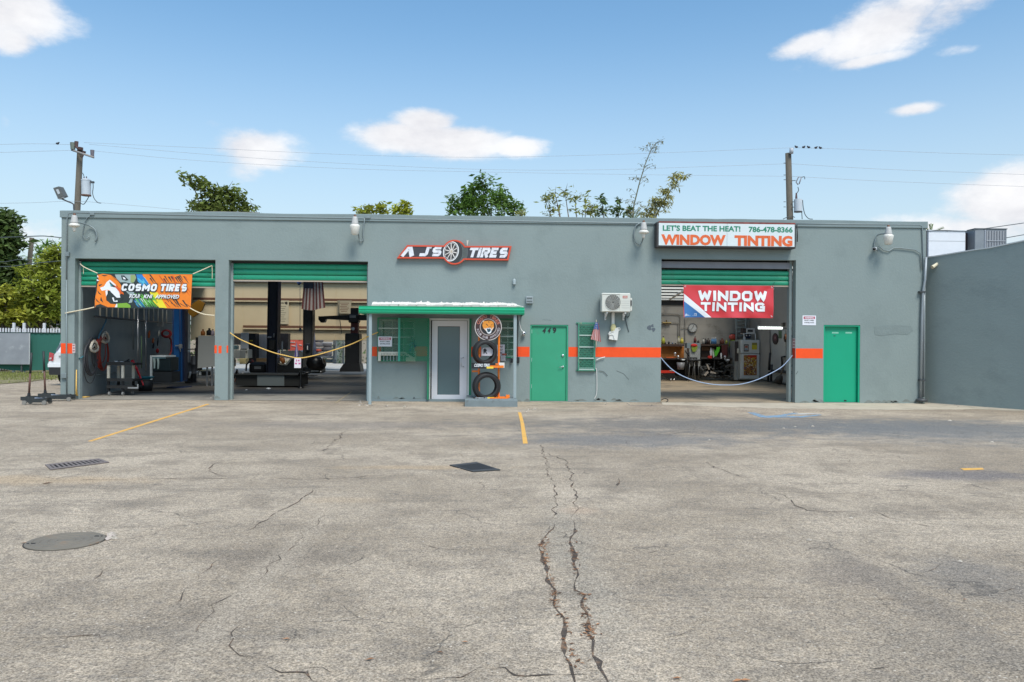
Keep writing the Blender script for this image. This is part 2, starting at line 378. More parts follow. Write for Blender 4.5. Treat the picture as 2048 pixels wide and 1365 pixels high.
# ================================================================== GROUND
def ground_mat():
    m = bpy.data.materials.new('weathered_asphalt'); m.use_nodes = True; t = m.node_tree; N = t.nodes; L = t.links; b = N['Principled BSDF']
    b.inputs['Roughness'].default_value = .9; b.inputs['Specular IOR Level'].default_value = .25
    tcn = N.new('ShaderNodeTexCoord'); src = tcn.outputs['Object']
    def noise(scale, det=6, ro=.6, st=None):
        n = N.new('ShaderNodeTexNoise'); n.inputs['Scale'].default_value = scale; n.inputs['Detail'].default_value = det; n.inputs['Roughness'].default_value = ro
        if st:
            mp_ = N.new('ShaderNodeMapping'); mp_.inputs['Scale'].default_value = st; L.new(src, mp_.inputs[0]); L.new(mp_.outputs[0], n.inputs['Vector'])
        else: L.new(src, n.inputs['Vector'])
        return n.outputs[0]
    def mrange(v, a, b_, c, d, smooth=True):
        n = N.new('ShaderNodeMapRange'); n.interpolation_type = 'SMOOTHSTEP' if smooth else 'LINEAR'
        for i, k in enumerate((a, b_, c, d)): n.inputs[i + 1].default_value = k
        L.new(v, n.inputs[0]); return n.outputs[0]
    def mix(f, a, b_, bl='MIX'):
        n = N.new('ShaderNodeMixRGB'); n.blend_type = bl
        for i, v in enumerate((f, a, b_)):
            if isinstance(v, (int, float)): n.inputs[i].default_value = v
            elif isinstance(v, tuple): n.inputs[i].default_value = (*v, 1)
            else: L.new(v, n.inputs[i])
        return n.outputs[0]
    def mth(op, a, b_):
        n = N.new('ShaderNodeMath'); n.operation = op
        for i, v in enumerate((a, b_)):
            if isinstance(v, (int, float)): n.inputs[i].default_value = v
            else: L.new(v, n.inputs[i])
        return n.outputs[0]
    big = noise(.35, 6, .62); mid = noise(1.7, 7, .65); col = mix(mrange(big, .35, .66, 0, 1), (.36, .286, .206), (.53, .43, .32))
    col = mix(mrange(mid, .46, .66, 0, .7), col, (.275, .222, .165))
    streak = noise(1.0, 6, .7, (.35, 1.6, 1)); col = mix(mrange(streak, .52, .68, 0, .6), col, (.225, .187, .145))
    tan = noise(.8, 5, .6, (.6, 1, 1)); col = mix(mrange(tan, .58, .74, 0, .45), col, (.45, .36, .255))
    sp = noise(6.5, 5, .72, (1, 2.4, 1)); col = mix(mrange(sp, .56, .66, 0, .55), col, (.19, .165, .14)); lp = noise(4.3, 6, .7, (1, 1.8, 1)); col = mix(mrange(lp, .57, .72, 0, .4), col, (.50, .44, .36)); md = noise(14, 5, .7); col = mix(mrange(md, .35, .62, .38, 0), col, (.21, .185, .16))
    # worn patches where the photograph has them: (px, py, rx m, ry m, colour, strength)
    wob = noise(2.2, 6, .65)
    for px, py, rx, ry, cc, k in ((1500, 850, 6.2, 2.0, (.165, .155, .143), .8), (1250, 880, 2.6, 1.2, (.165, .165, .165), .7), (1900, 860, 4.2, 2.6, (.175, .178, .175), .75), (1930, 950, 1.2, .5, (.15, .14, .15), .6),
                                  (700, 850, 3.4, .8, (.215, .185, .16), .55), (860, 935, 1.3, .22, (.46, .34, .22), .75), (60, 960, 1.6, .35, (.46, .34, .22), .75), (560, 1110, .6, .55, (.19, .155, .12), .5), (420, 1220, .35, .3, (.19, .155, .12), .4), (540, 1140, .16, 2.6, (.46, .38, .29), .45), (1800, 1180, .2, 2.0, (.20, .17, .14), .5),
                                  (1700, 1150, .35, .5, (.23, .19, .155), .45), (1900, 1300, .5, .4, (.22, .19, .155), .4), (1950, 1150, .5, .7, (.19, .175, .16), .5), (1160, 1020, .25, .2, (.47, .35, .25), .7), (1150, 1110, .22, 2.2, (.36, .32, .26), .3), (690, 1000, .5, .2, (.45, .34, .23), .5),
                                  (1110, 820, 1.4, .25, (.3, .26, .2), .6), (1300, 812, .7, .2, (.10, .10, .105), .7), (980, 820, 1.2, .3, (.42, .36, .29), .6)):
        g = G(px, py); mp_ = N.new('ShaderNodeMapping'); mp_.vector_type = 'POINT'; mp_.inputs['Location'].default_value = (-g.x / rx, -g.y / ry, 0); mp_.inputs['Scale'].default_value = (1 / rx, 1 / ry, 0)
        L.new(src, mp_.inputs[0]); ln = N.new('ShaderNodeVectorMath'); ln.operation = 'LENGTH'; L.new(mp_.outputs[0], ln.inputs[0])
        dd = mth('ADD', ln.outputs['Value'], mth('MULTIPLY', mth('SUBTRACT', wob, .5), 1.7)); col = mix(mrange(dd, .25, 1.15, k, 0), col, cc)
    # tyre streaks, aggregate
    fine = noise(95, 3, .7); gr = noise(38, 4, .7)
    col = mix(mrange(fine, .40, .62, .62, 1.42, False), (0, 0, 0), col, 'MIX') if False else col
    sc1 = N.new('ShaderNodeVectorMath'); sc1.operation = 'SCALE'; L.new(col, sc1.inputs[0])
    L.new(mth('MULTIPLY', mrange(fine, .36, .64, .48, 1.55, False), mrange(gr, .35, .65, .84, 1.16, False)), sc1.inputs['Scale']); col = sc1.outputs[0]
    vo = N.new('ShaderNodeTexVoronoi'); vo.inputs['Scale'].default_value = 30; L.new(src, vo.inputs['Vector'])
    col = mix(mrange(vo.outputs['Distance'], .05, .12, .45, 0), col, (.55, .52, .48))
    vo2 = N.new('ShaderNodeTexVoronoi'); vo2.inputs['Scale'].default_value = 5.5; L.new(src, vo2.inputs['Vector'])
    col = mix(mrange(vo2.outputs['Distance'], .02, .09, .5, 0), col, (.12, .105, .09))
    # hairline crazing
    wv = N.new('ShaderNodeVectorMath'); wv.operation = 'ADD'; nz_ = N.new('ShaderNodeTexNoise'); nz_.inputs['Scale'].default_value = 1.3; nz_.inputs['Detail'].default_value = 5; L.new(src, nz_.inputs['Vector'])
    L.new(src, wv.inputs[0]); L.new(nz_.outputs['Color'], wv.inputs[1])
    vc = N.new('ShaderNodeTexVoronoi'); vc.feature = 'DISTANCE_TO_EDGE'; vc.inputs['Scale'].default_value = .62; L.new(wv.outputs[0], vc.inputs['Vector'])
    crk = mth('MULTIPLY', mrange(vc.outputs['Distance'], .0, .008, 1, 0), mrange(noise(.9, 4, .6), .48, .6, 0, .55)); col = mix(crk, col, (.09, .08, .07))
    L.new(col, b.inputs['Base Color'])
    hsum = mth('ADD', mth('MULTIPLY', gr, .6), mth('ADD', mth('MULTIPLY', fine, .6), mth('MULTIPLY', crk, -1.5)))
    bp = N.new('ShaderNodeBump'); bp.inputs['Strength'].default_value = .8; bp.inputs['Distance'].default_value = .012; L.new(hsum, bp.inputs['Height']); L.new(bp.outputs[0], b.inputs['Normal'])
    return m
ASPH = ground_mat()
B('ground', mat('far_ground', (.24, .22, .19), .95, var=.2, vscale=.3), None, (-900, 900, -60, 1500, -.32, -.02), kind='structure', loc=(0, 0, 0))
q = MB().use(ASPH); q.box(-60, 60, -12, 75, -.3, -.004); q.build('parking_lot', None, None, kind='structure', loc=(0, 0, 0))
GZ = -.004
# concrete apron before the tinting bay
def flat(name, m, pts, z, parent=None, thick=.003, **k):
    v = [Vector((p.x, p.y, z)) for p in pts]; q = MB().use(m); q.poly(v, (0, 0, -thick)); return q.build(name, None, parent, **k)
rr = random.Random(11)
edge = [(2300, 828), (2048, 822), (1960, 819), (1880, 819), (1800, 820), (1720, 819.5), (1660, 818), (1600, 817.5), (1540, 817), (1500, 815), (1450, 814.5), (1420, 813), (1380, 811), (1340, 810.5), (1323, 810)]
pe = [G(x, y) for x, y in edge]; fine_e = []
for a, b in zip(pe, pe[1:]):
    for i in range(8): fine_e.append(a.lerp(b, i / 8) + Vector((0, rr.uniform(-.05, .05), 0)))
apron = flat('concrete_apron', CONC, fine_e + [Vector((W(1323, 800).x, D - .02, 0)), Vector((G(1852, 806).x + .1, D + .3, 0)), Vector((20, D + .1, 0)), Vector((20, G(2048, 822).y, 0))], 0.0, kind='structure', loc=(0, 0, 0))
# cracks: ribbons of dark broken edge and trapped dirt
CRK = mat('crack_dark', (.075, .058, .045), .95, var=.4, vscale=20, dirt=(.24, .15, .09), dscale=9, dthr=.48)
cr = random.Random(5)
def crack(pts, w, jit=.05, z=GZ + .003):
    P = [G(x, y) for x, y in pts]; fp = []
    for a, b in zip(P, P[1:]):
        n = max(2, int((b - a).length / .09))
        for i in range(n): fp.append(a.lerp(b, i / n))
    fp.append(P[-1]); o = 0; L = []; Rr = []
    for i, p in enumerate(fp):
        t = (fp[min(i + 1, len(fp) - 1)] - fp[max(i - 1, 0)]).normalized(); nn = Vector((-t.y, t.x, 0)); o = o * .6 + cr.uniform(-jit, jit)
        e = min(1, i / 3, (len(fp) - 1 - i) / 3) ; h = w * .36 * e * cr.choice((.15, .35, .6, .8, 1.0, 1.8)); L.append(p + nn * (o + h)); Rr.append(p + nn * (o - h))
    q = MB().use(CRK); n = len(fp); q.add([(v.x, v.y, z) for v in L + Rr], [(i, i + 1, n + i + 1, n + i) for i in range(n - 1)], False); return q
cracks = [([(1105, 1045), (1095, 1075), (1082, 1098), (1095, 1130), (1105, 1170), (1112, 1210), (1125, 1235), (1137, 1280), (1145, 1310), (1155, 1345), (1160, 1400)], .026, .02),
          ([(1146, 1040), (1142, 1080), (1148, 1110), (1150, 1150), (1158, 1180), (1168, 1190), (1172, 1225), (1180, 1250), (1186, 1280), (1195, 1310), (1205, 1335), (1217, 1400)], .028, .02),
          ([(1083, 888), (1092, 930), (1110, 970), (1112, 1000), (1105, 1045)], .014, .03), ([(1090, 905), (1130, 920), (1145, 945), (1150, 980), (1147, 1035)], .018, .03),
          ([(840, 1085), (880, 1100), (960, 1099), (1050, 1098), (1082, 1096)], .009, .02), ([(780, 1363), (850, 1357), (920, 1350), (960, 1335), (1010, 1335), (1030, 1350), (1080, 1352), (1150, 1350), (1200, 1345)], .012, .02),
          ([(635, 975), (610, 995), (575, 1010), (545, 1035), (505, 1055), (480, 1068)], .012, .03), ([(450, 1105), (420, 1135), (397, 1160)], .012, .02), ([(370, 1175), (355, 1200), (345, 1208)], .012, .02),
          ([(0, 1275), (60, 1273), (140, 1270), (200, 1268), (210, 1275)], .012, .015), ([(495, 1240), (470, 1265), (462, 1290), (475, 1312), (520, 1320)], .013, .015), ([(530, 1325), (570, 1340), (610, 1345), (640, 1375)], .02, .02),
          ([(665, 1020), (620, 1055), (560, 1110), (500, 1170), (440, 1210), (380, 1265), (330, 1325)], .006, .04), ([(700, 860), (665, 885), (645, 905)], .02, .04),
          ([(1535, 980), (1575, 995), (1600, 1015), (1615, 1020), (1680, 1023), (1760, 1027), (1785, 1035), (1830, 1045), (1870, 1055), (1890, 1070)], .013, .03), ([(1840, 1024), (1920, 1024), (1980, 1026)], .012, .02), ([(1975, 1020), (2060, 1018)], .012, .02),
          ([(1450, 1195), (1550, 1192), (1650, 1196), (1780, 1196), (1860, 1205), (1935, 1208)], .010, .015), ([(1238, 955), (1234, 978)], .03, .01), ([(450, 922), (425, 930), (422, 942), (440, 955)], .018, .03),
          ([(0, 962), (250, 958), (430, 956), (620, 958), (800, 950)], .012, .04), ([(1100, 1130), (1140, 1131)], .008, .02), ([(1150, 1084), (1175, 1081)], .012, .01), ([(1170, 865), (1330, 870), (1400, 862)], .014, .05),
          ([(915, 905), (935, 918)], .014, .02), ([(1400, 920), (1450, 945), (1480, 955)], .014, .04), ([(1760, 1200), (1820, 1260)], .006, .02), ([(1990, 1240), (2060, 1236)], .01, .02), ([(130, 1190), (200, 1150), (260, 1110)], .006, .03)]
lot = bpy.data.objects['parking_lot']
for k in range(26):          # cross cracks between the two long ones
    t_ = .02 + .96 * k / 26; y = 1045 + 320 * t_; xa = 1098 + 62 * t_ + cr.uniform(-4, 4); xb = 1150 + 66 * t_; f0 = cr.choice((0, 0, .3)); cracks.append(([(xa + (xb - xa) * f0, y), ((xa + xb) / 2, y + cr.uniform(-7, 7)), (xb - (xb - xa) * cr.choice((0, .35)), y + cr.uniform(-5, 5))], .007, .012))
for k in range(46):          # short random cracks and scuffs over the lot
    x, y = cr.uniform(0, 2048), 830 + 530 * cr.random() ** .8; a_ = cr.uniform(-.5, .5); L_ = cr.uniform(15, 70) * (y - 688) / 400; cracks.append(([(x, y), (x + L_ * .5, y + L_ * a_ * .4 + cr.uniform(-4, 4)), (x + L_, y + L_ * a_)], .007, .02))
for p, w, j in cracks: crack(p, w, j).build('pavement_crack', None, lot)
# leaves and stones caught in the cracks and on the lot
LEAF_D = mat('dry_leaf', (.25, .12, .055), .8, island=.7)
q = MB().use(LEAF_D)
def leafquad(q, c, s, rz, flat_=True):
    a = Matrix.Rotation(rz, 3, 'Z'); 
    pts = [Vector((-s, 0, 0)), Vector((-.2 * s, -.38 * s, .1 * s)), Vector((s, 0, .04 * s)), Vector((.1 * s, .4 * s, .14 * s))]
    q.add([Vector(c) + a @ p for p in pts], [(0, 1, 2), (0, 2, 3)], False)
for p, n in ((cracks[0][0][1:4], 60), (cracks[1][0][1:4], 40), (cracks[1][0][5:9], 60), (cracks[0][0][4:10], 50), (cracks[0][0][3:6], 20), ([(1040, 812), (1075, 820), (1150, 809), (1190, 810)], 60)):
    for i in range(n):
        k = cr.randrange(len(p) - 1); t = cr.random(); a = G(*p[k]).lerp(G(*p[k + 1]), t) + Vector((cr.gauss(0, .02), cr.gauss(0, .02), 0)); leafquad(q, (a.x, a.y, .001), cr.uniform(.008, .022), cr.uniform(0, 6.28))
for x, y, s in ((572, 1279, .022), (740, 1320, .026), (930, 1285, .018), (1105, 1168, .02), (1168, 1250, .02), (1475, 1363, .03), (1490, 1362, .03), (1352, 1358, .02), (880, 1306, .02), (96, 967, .05), (90, 968, .03), (1355, 1357, .02), (1930, 1200, .015), (50, 1087, .03)):
    g = G(x, y); leafquad(q, (g.x, g.y, .003), s, cr.uniform(-.4, .4))
q.build('fallen_leaves', None, None, kind='stuff', loc=(0, 0, 0), label='dry orange and brown leaves caught in the asphalt cracks', cat='leaves')
q = MB().use(mat('pale_stone', (.40, .35, .29), .9, island=.45))
def peb(q, c, s):
    vs = [Vector(c) + Vector((s * cr.uniform(.7, 1.2) * x, s * cr.uniform(.5, 1) * y, s * .5 * z)) for x, y, z in ((1, 0, 0), (-1, 0, 0), (0, 1, 0), (0, -1, 0), (0, 0, 1), (0, 0, -1))]
    q.add(vs, [(0, 2, 4), (2, 1, 4), (1, 3, 4), (3, 0, 4), (2, 0, 5), (1, 2, 5), (3, 1, 5), (0, 3, 5)], False)
for i in range(2600):
    g = G(cr.uniform(-50, 2100), cr.uniform(830, 1365) if i % 3 else cr.uniform(1050, 1400)); peb(q, (g.x, g.y, GZ + .001), cr.uniform(.003, .009))
for x, y, s in ((1703, 1037, .03), (1618, 1081, .035), (1794, 1043, .02), (1920, 1123, .025), (1588, 826, .05), (1590, 854, .03), (1568, 857, .03), (1625, 853, .04), (1419, 881, .03), (312, 982, .02), (1900, 842, .05), (1985, 885, .04), (1740, 822, .03), (1890, 884, .04)):
    g = G(x, y); peb(q, (g.x, g.y, 0), s)
for x0, x1, y in ((215, 232, 1071),):
    for i in range(24): g = G(cr.uniform(x0, x1), y + cr.uniform(-5, 7)); peb(q, (g.x, g.y, 0), cr.uniform(.01, .03))
for x, y in ((722, 805), (726, 809), (718, 811), (737, 812), (430, 795), (425, 797), (432, 799), (770, 812), (812, 815), (1070, 818), (1055, 823), (1062, 820), (1210, 808), (1260, 809), (1300, 811), (1860, 806), (1915, 812)):
    for i in range(4): g = G(x + cr.uniform(-6, 6), y + cr.uniform(-2, 2)); peb(q, (g.x, g.y, .004), cr.uniform(.012, .04))
for i in range(900):
    t_ = cr.random(); k = cr.choice((0, 1)); P_ = cracks[k][0]; j = cr.randrange(len(P_) - 1); g = G(*P_[j]).lerp(G(*P_[j + 1]), t_); peb(q, (g.x + cr.gauss(0, .02), g.y + cr.gauss(0, .03), GZ - .002), cr.uniform(.004, .010))
q.build('loose_stones', None, None, kind='stuff', loc=(0, 0, 0), label='small pale stones and crumbs scattered on the asphalt', cat='gravel')
# painted lines
def gstrip(name, m, p, z=GZ + .004, **k): return flat(name, m, [G(x, y) for x, y in p], z, lot, **k)
gstrip('parking_line', YELLOW, [(176, 882.5), (184, 882.8), (300, 846.5), (420, 808.5), (414, 808), (292, 846)])
gstrip('parking_line', YELLOW, [(1036, 825), (1042, 825), (1048, 846), (1055.5, 887), (1046, 887.5), (1041, 846)])
gstrip('parking_line', YELLOW, [(1920, 937), (1965, 936), (1968, 939), (1928, 940.5)])
BSP = mat('blue_spray', (.20, .34, .48), .85, var=.3, vscale=12, dirt=(.24, .24, .23), dscale=7, dthr=.44)
gstrip('sprayed_mark', BSP, [(1495, 825), (1507, 825), (1531, 832), (1555, 831), (1585, 826), (1594, 825.4), (1596, 826.6), (1560, 834), (1530, 836), (1518, 834)])
gstrip('sprayed_mark', BSP, [(1556, 832.5), (1600, 833), (1640, 829.5), (1644, 830.5), (1604, 835.2), (1550, 835.2)], z=GZ + .006)
gstrip('sprayed_mark', mat('white_spray', (.6, .6, .58), .9), [(1586, 829), (1600, 827.8), (1640, 828), (1600, 829.5)], z=GZ + .008)
# manhole cover
IRON = mat('cast_iron', (.19, .165, .13), .85, metal=0, var=.12, vscale=7, bump=.2, bscale=40, dirt=(.24, .16, .10), dscale=5, dthr=.55)
mc = (G(131, 1104) + G(131, 1063)) / 2; mc = Vector(((G(47, 1086).x + G(216, 1078).x) / 2, mc.y, 0)); mr_ = (G(216, 1078).x - G(47, 1086).x) / 2 * .99
mh = thing('manhole_cover', 'round plain iron manhole cover set in the asphalt', 'manhole cover', mc)
MB().use(IRON).lathe([(0.001, .006), (mr_ * .955, .006), (mr_ * .97, .002), (mr_ * .97, -.03)], mc, n=48, smooth=False).build('lid', None, mh)
MB().use(mat('iron_rim', (.045, .04, .035), .8, var=.3, vscale=20)).lathe([(mr_ * .972, -.003), (mr_ * 1.0, -.001), (mr_ * 1.012, -.02)], mc, n=48, smooth=False).build('rim', None, mh)
for a in (.6, 3.6): B('pick_hole', BLACK, mh, (mc.x + mr_ * .8 * math.cos(a) - .03, mc.x + mr_ * .8 * math.cos(a) + .03, mc.y + mr_ * .8 * math.sin(a) - .01, mc.y + mr_ * .8 * math.sin(a) + .01, 0, .0085))
for k in range(4): MB().use(IRON).lathe([(mr_ * (.2 + .2 * k), .006), (mr_ * (.21 + .2 * k), .011), (mr_ * (.24 + .2 * k), .011), (mr_ * (.25 + .2 * k), .006)], mc, n=48).build('cast_ring', None, mh)
flat('patch', mat('pale_mortar', (.55, .45, .38), .95, var=.2, vscale=12), [G(*p) for p in ((214, 1068), (222, 1065), (231, 1067), (229, 1073), (221, 1079), (214, 1082), (210, 1079), (214, 1074))], .004, mh)
# drain grates
def bilerp(c, s, t): return c[0].lerp(c[1], s).lerp(c[3].lerp(c[2], s), t)
def grate(cs, label, nbar, fr, barm, holes=.5):
    c = [G(*p) for p in cs]; ctr = sum(c, Vector()) / 4; th = thing('drain_grate', label, 'drain grate', (ctr.x, ctr.y, 0), 'storm drains in the lot')
    q = MB().use(mat('drain_pit', (.012, .012, .012), .95)); q.poly([Vector((p.x, p.y, GZ + .003)) for p in c], (0, 0, -.002)); q.build('pit', None, th)
    q = MB().use(fr)
    for s0, s1, t0, t1 in ((0, 1, 0, .16), (0, 1, .84, 1), (0, .06, .16, .84), (.94, 1, .16, .84)):
        q.poly([Vector((*bilerp(c, a, b)[:2], .009)) for a, b in ((s0, t0), (s1, t0), (s1, t1), (s0, t1))], (0, 0, -.008))
    q.build('frame', None, th)
    for i in range(nbar):
        s = .06 + .88 * (i + .5) / nbar; w = .88 / nbar * holes * .5
        MB().use(barm).poly([Vector((*bilerp(c, a, b)[:2], .008)) for a, b in ((s - w, .16), (s + w, .16), (s + w, .84), (s - w, .84))], (0, 0, -.006)).build('bar', None, th)
grate(((90, 930.5), (198, 918.5), (219, 925.5), (101, 940.5)), 'rusty rectangular drain grate with crosswise slots at the left', 11, mat('grate_rust', (.20, .165, .15), .8, var=.2, vscale=20), mat('grate_rust', (.2, .2, .2)), .5)
grate(((899, 931.5), (953, 925.5), (1001, 941), (946, 944.5)), 'dark iron drain grate set skew in the asphalt below the door', 10, mat('grate_dark', (.06, .06, .06), .7, var=.2, vscale=20), mat('grate_dark', (.06, .06, .06)), .45)
# ================================================================== BUILDING
T = .22
xL = W(122, 610).x; xR = W(1851, 620).x; ztop = 4.875
bld = thing('repair_shop', 'long single-storey grey stucco repair shop with green roll-up doors', 'building', (0, D, 0))
b1 = rect(149, 518.5, 430, 800); b2 = rect(456.5, 522, 735, 806); b3 = rect(1322, 519.5, 1591, 806)
d449 = rect(1060, 650, 1136, 806); dr = rect(1647, 650.5, 1720, 804); dg = rect(858.5, 637.5, 938, 806)
w1 = rect(762, 641, 829, 721); w2 = rect(1001, 642, 1030.5, 714); w3 = rect(1157, 650, 1190, 738)
holes = [(b[0], b[1], b[2] if b in (w1, w2, w3) else -.3, b[3]) for b in (b1, b2, b3, d449, dr, dg, w1, w2, w3)]
def holed_wall(q, x0, x1, z0, z1, holes, Y0, Y1):
    xs = sorted({x0, x1, *[h[0] for h in holes], *[h[1] for h in holes]}); zs = sorted({z0, z1, *[h[2] for h in holes], *[h[3] for h in holes]})
    nx = [x0 + i for i in ()]; inside = lambda x, z: any(h[0] < x < h[1] and h[2] < z < h[3] for h in holes)
    cell = {}
    for i in range(len(xs) - 1):
        for j in range(len(zs) - 1): cell[i, j] = not inside((xs[i] + xs[i + 1]) / 2, (zs[j] + zs[j + 1]) / 2)
    for (i, j), s in cell.items():
        if not s: continue
        a, b, c, d = xs[i], xs[i + 1], zs[j], zs[j + 1]
        q.add([(a, Y0, c), (b, Y0, c), (b, Y0, d), (a, Y0, d)], [(0, 1, 2, 3)], False); q.add([(a, Y1, c), (b, Y1, c), (b, Y1, d), (a, Y1, d)], [(3, 2, 1, 0)], False)
        for di, dj, e in ((-1, 0, ((a, c), (a, d))), (1, 0, ((b, c), (b, d))), (0, -1, ((a, c), (b, c))), (0, 1, ((a, d), (b, d)))):
            if not cell.get((i + di, j + dj), False):
                (ex0, ez0), (ex1, ez1) = e; q.add([(ex0, Y0, ez0), (ex1, Y0, ez1), (ex1, Y1, ez1), (ex0, Y1, ez0)], [(0, 1, 2, 3)], False)
q = MB().use(STUC); holed_wall(q, xL, xR, -.3, 4.72, holes, D, D + T); q.build('front_wall', None, bld)
# coping: slightly uneven capping along the top of the wall
q = MB().use(mat('coping_paint', (.20, .25, .252), .7, var=.08, vscale=2)); n = 60; vs = []; zc = []
for i in range(n + 1):
    x = xL - .03 + (xR - xL + .06) * i / n; z = ztop + .018 * mnoise.noise(Vector((x * .5, 3, 0))) + .008 * mnoise.noise(Vector((x * 2.5, 9, 0)))
    vs += [(x, D - .035, 4.70), (x, D - .035, z - .012), (x, D - .02, z), (x, D + T + .05, z), (x, D + T + .05, 4.70)]
fs = [(i * 5 + j, (i + 1) * 5 + j, (i + 1) * 5 + (j + 1) % 5, i * 5 + (j + 1) % 5) for i in range(n) for j in range(5)] + [(0, 1, 2, 3, 4), tuple(range(n * 5 + 4, n * 5 - 1, -1))]
q.add(vs, fs, False); q.build('parapet_coping', None, bld)
# inner left wall splays outwards to the back
WA, WB = Vector((b1[0] - .02, D + T, 0)), Vector((-12.0, 30.0, 0)); wdir = (WB - WA).normalized(); wn_ = Vector((wdir.y, -wdir.x, 0))  # points into the room
YB = 43.0; WC = Vector((-15.6, YB + .1, 0))
def WLp(px, py, off=0.0): return WP(px, py, WA + wn_ * off, WB + wn_ * off)
CEIL = 4.70
q = MB().use(INWALL); o_ = -wn_ * .3
for a_, b_ in ((WA, WB), (WB, WC)):
    q.add([v + Vector((0, 0, z)) for z in (-.1, CEIL) for v in (a_, b_, b_ + o_, a_ + o_)], [(0, 1, 5, 4), (1, 2, 6, 5), (2, 3, 7, 6), (3, 0, 4, 7), (4, 5, 6, 7)], False)
q.build('side_wall', None, bld)
xP = b2[1] + .12                         # partition between the service bays and the office
B('partition_wall', BLOCK, bld, (xP, xP + .2, D + T + .003, D + 7, -.1, CEIL)); B('partition_wall', BLOCK, bld, (xP + 2.5, xP + 2.7, D + 7.2, YB, -.1, CEIL)); B('partition_wall', BLOCK, bld, (xP + .2, xP + 2.5, D + 7.0, D + 7.2, -.1, CEIL))
xQ = W(1322, 700, D).x - 2.2
B('partition_wall', BLOCK, bld, (xQ - .2, xQ, D + 3.6, 34.6, -.1, CEIL)); B('partition_wall', BLOCK, bld, (xQ, b3[0] - .1, D + 3.4, D + 3.6, -.1, CEIL)); B('partition_wall', BLOCK, bld, (b3[0] - .3, b3[0] - .1, D + T + .003, D + 3.4, -.1, CEIL))
X3 = 11.55
B('side_wall', BLOCK, bld, (X3, X3 + .25, D + T + .003, 34.6, -.1, CEIL))
Y3 = 34.6
# back wall of the tinting bay in block courses (joints modelled as shallow grooves by separate proud courses)
q = MB().use(BLOCK); q.box(xQ - .2, X3 + .25, Y3 + .01, Y3 + .3, -.1, CEIL); q.build('back_wall', None, bld)
BLK2 = mat('painted_block2', (.35, .325, .285), .85, island=.06, var=.1, vscale=1.5, dirt=(.22, .20, .17), dscale=1.1)
q = MB().use(BLK2); zz = .0; r = 0
while zz < 3.6:
    x = xQ - (.6 if r % 2 else 0)
    while x < X3: q.box(max(x, xQ) + .006, min(x + 1.2, X3) - .006, Y3, Y3 + .012, zz + .006, zz + .394); x += 1.2
    zz += .4; r += 1
q.build('block_course', None, bld, kind='stuff')
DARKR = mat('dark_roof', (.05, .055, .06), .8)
# right-hand dark band above the block wall, roof deck with a skylight over the tinting bay, added for its light
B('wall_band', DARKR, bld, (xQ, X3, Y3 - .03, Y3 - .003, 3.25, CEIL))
RM = mat('roof_membrane', (.35, .35, .34), .9, var=.1); SKY_ = clear('added_skylight_pane', (.95, .94, .92))
def roof_poly(pts): MB().use(RM).poly([Vector((x, y, CEIL)) for x, y in pts], (0, 0, .12)).build('roof', None, bld)
lx = lambda y: (WA.x - .35 - max(0, y - D) * .155) if y < 30 else (WB.x - .35 - (y - 30) * .28)
bands = [(D + T + .06, 22.4), (25.4, 27.6), (30.2, 33.4), (35.2, 37.6), (39.4, 40.4), (42.8, YB + .3)]
for y0, y1 in bands: roof_poly(((lx(y0), y0), (xQ - .2, y0), (xQ - .2, y1), (lx(y1), y1)))
for (y0, y1) in ((22.4, 25.4), (27.6, 30.2), (33.4, 35.2), (37.6, 39.4), (40.4, 42.8)):
    roof_poly(((lx(y0), y0), (lx(y0) + 1.2, y0), (lx(y1) + 1.2, y1), (lx(y1), y1))); roof_poly(((xP + .2, y0), (xQ - .2, y0), (xQ - .2, y1), (xP + .2, y1)))
    B('added_skylight', clear('added_skylight_dim', (.74, .73, .71)) if y0 < 30 else SKY_ if y0 < 40 else clear('added_skylight_tinted', (.88, .86, .82)), bld, (lx(y0) + 1.1, xP + .3, y0 - .05, y1 + .05, CEIL + .125, CEIL + .135))  # unseen skylights, added so light reaches the back wall
for bx in ((xQ - .2, X3 + .3, D + T + .06, 23.0), (xQ - .2, X3 + .3, 33.6, Y3 + .3), (10.9, X3 + .3, 23.0, 33.6)): B('roof', RM, bld, (*bx, CEIL, CEIL + .12))
B('added_skylight', SKY_, bld, (xQ - .2, 11.0, 22.95, 33.65, CEIL + .125, CEIL + .135))  # unseen skylight, added to brighten the tinting bay
# white roof purlins
WH2 = mat('purlin_white', (.8, .78, .72), .5)
for i, (y, z) in enumerate(((26.4, 4.1), (27.8, 4.0), (29.2, 3.9), (30.5, 3.8), (31.5, 3.74), (32.4, 3.68), (33.2, 3.61), (33.9, 3.53), (34.4, 3.46))): B('purlin', WH2, bld, (xQ, X3, y, y + .1, z, z + .07))
MB().use(WH2).tube([(8.05, 27.5, 4.12), (8.05, Y3 - .05, 3.5)], .05, 4).build('rafter', None, bld); MB().use(WH2).tube([(10.4, 24, 4.0), (10.4, Y3 - .05, 3.86)], .08, 4).build('rafter', None, bld)
for y in (25.6, 33.1, 37.3): B('roof_beam', mat('roof_beam_grey', (.3, .29, .26), .7), bld, (lx(y) + .4, xP + 2.4, y, y + .16, CEIL - .16, CEIL - .002))
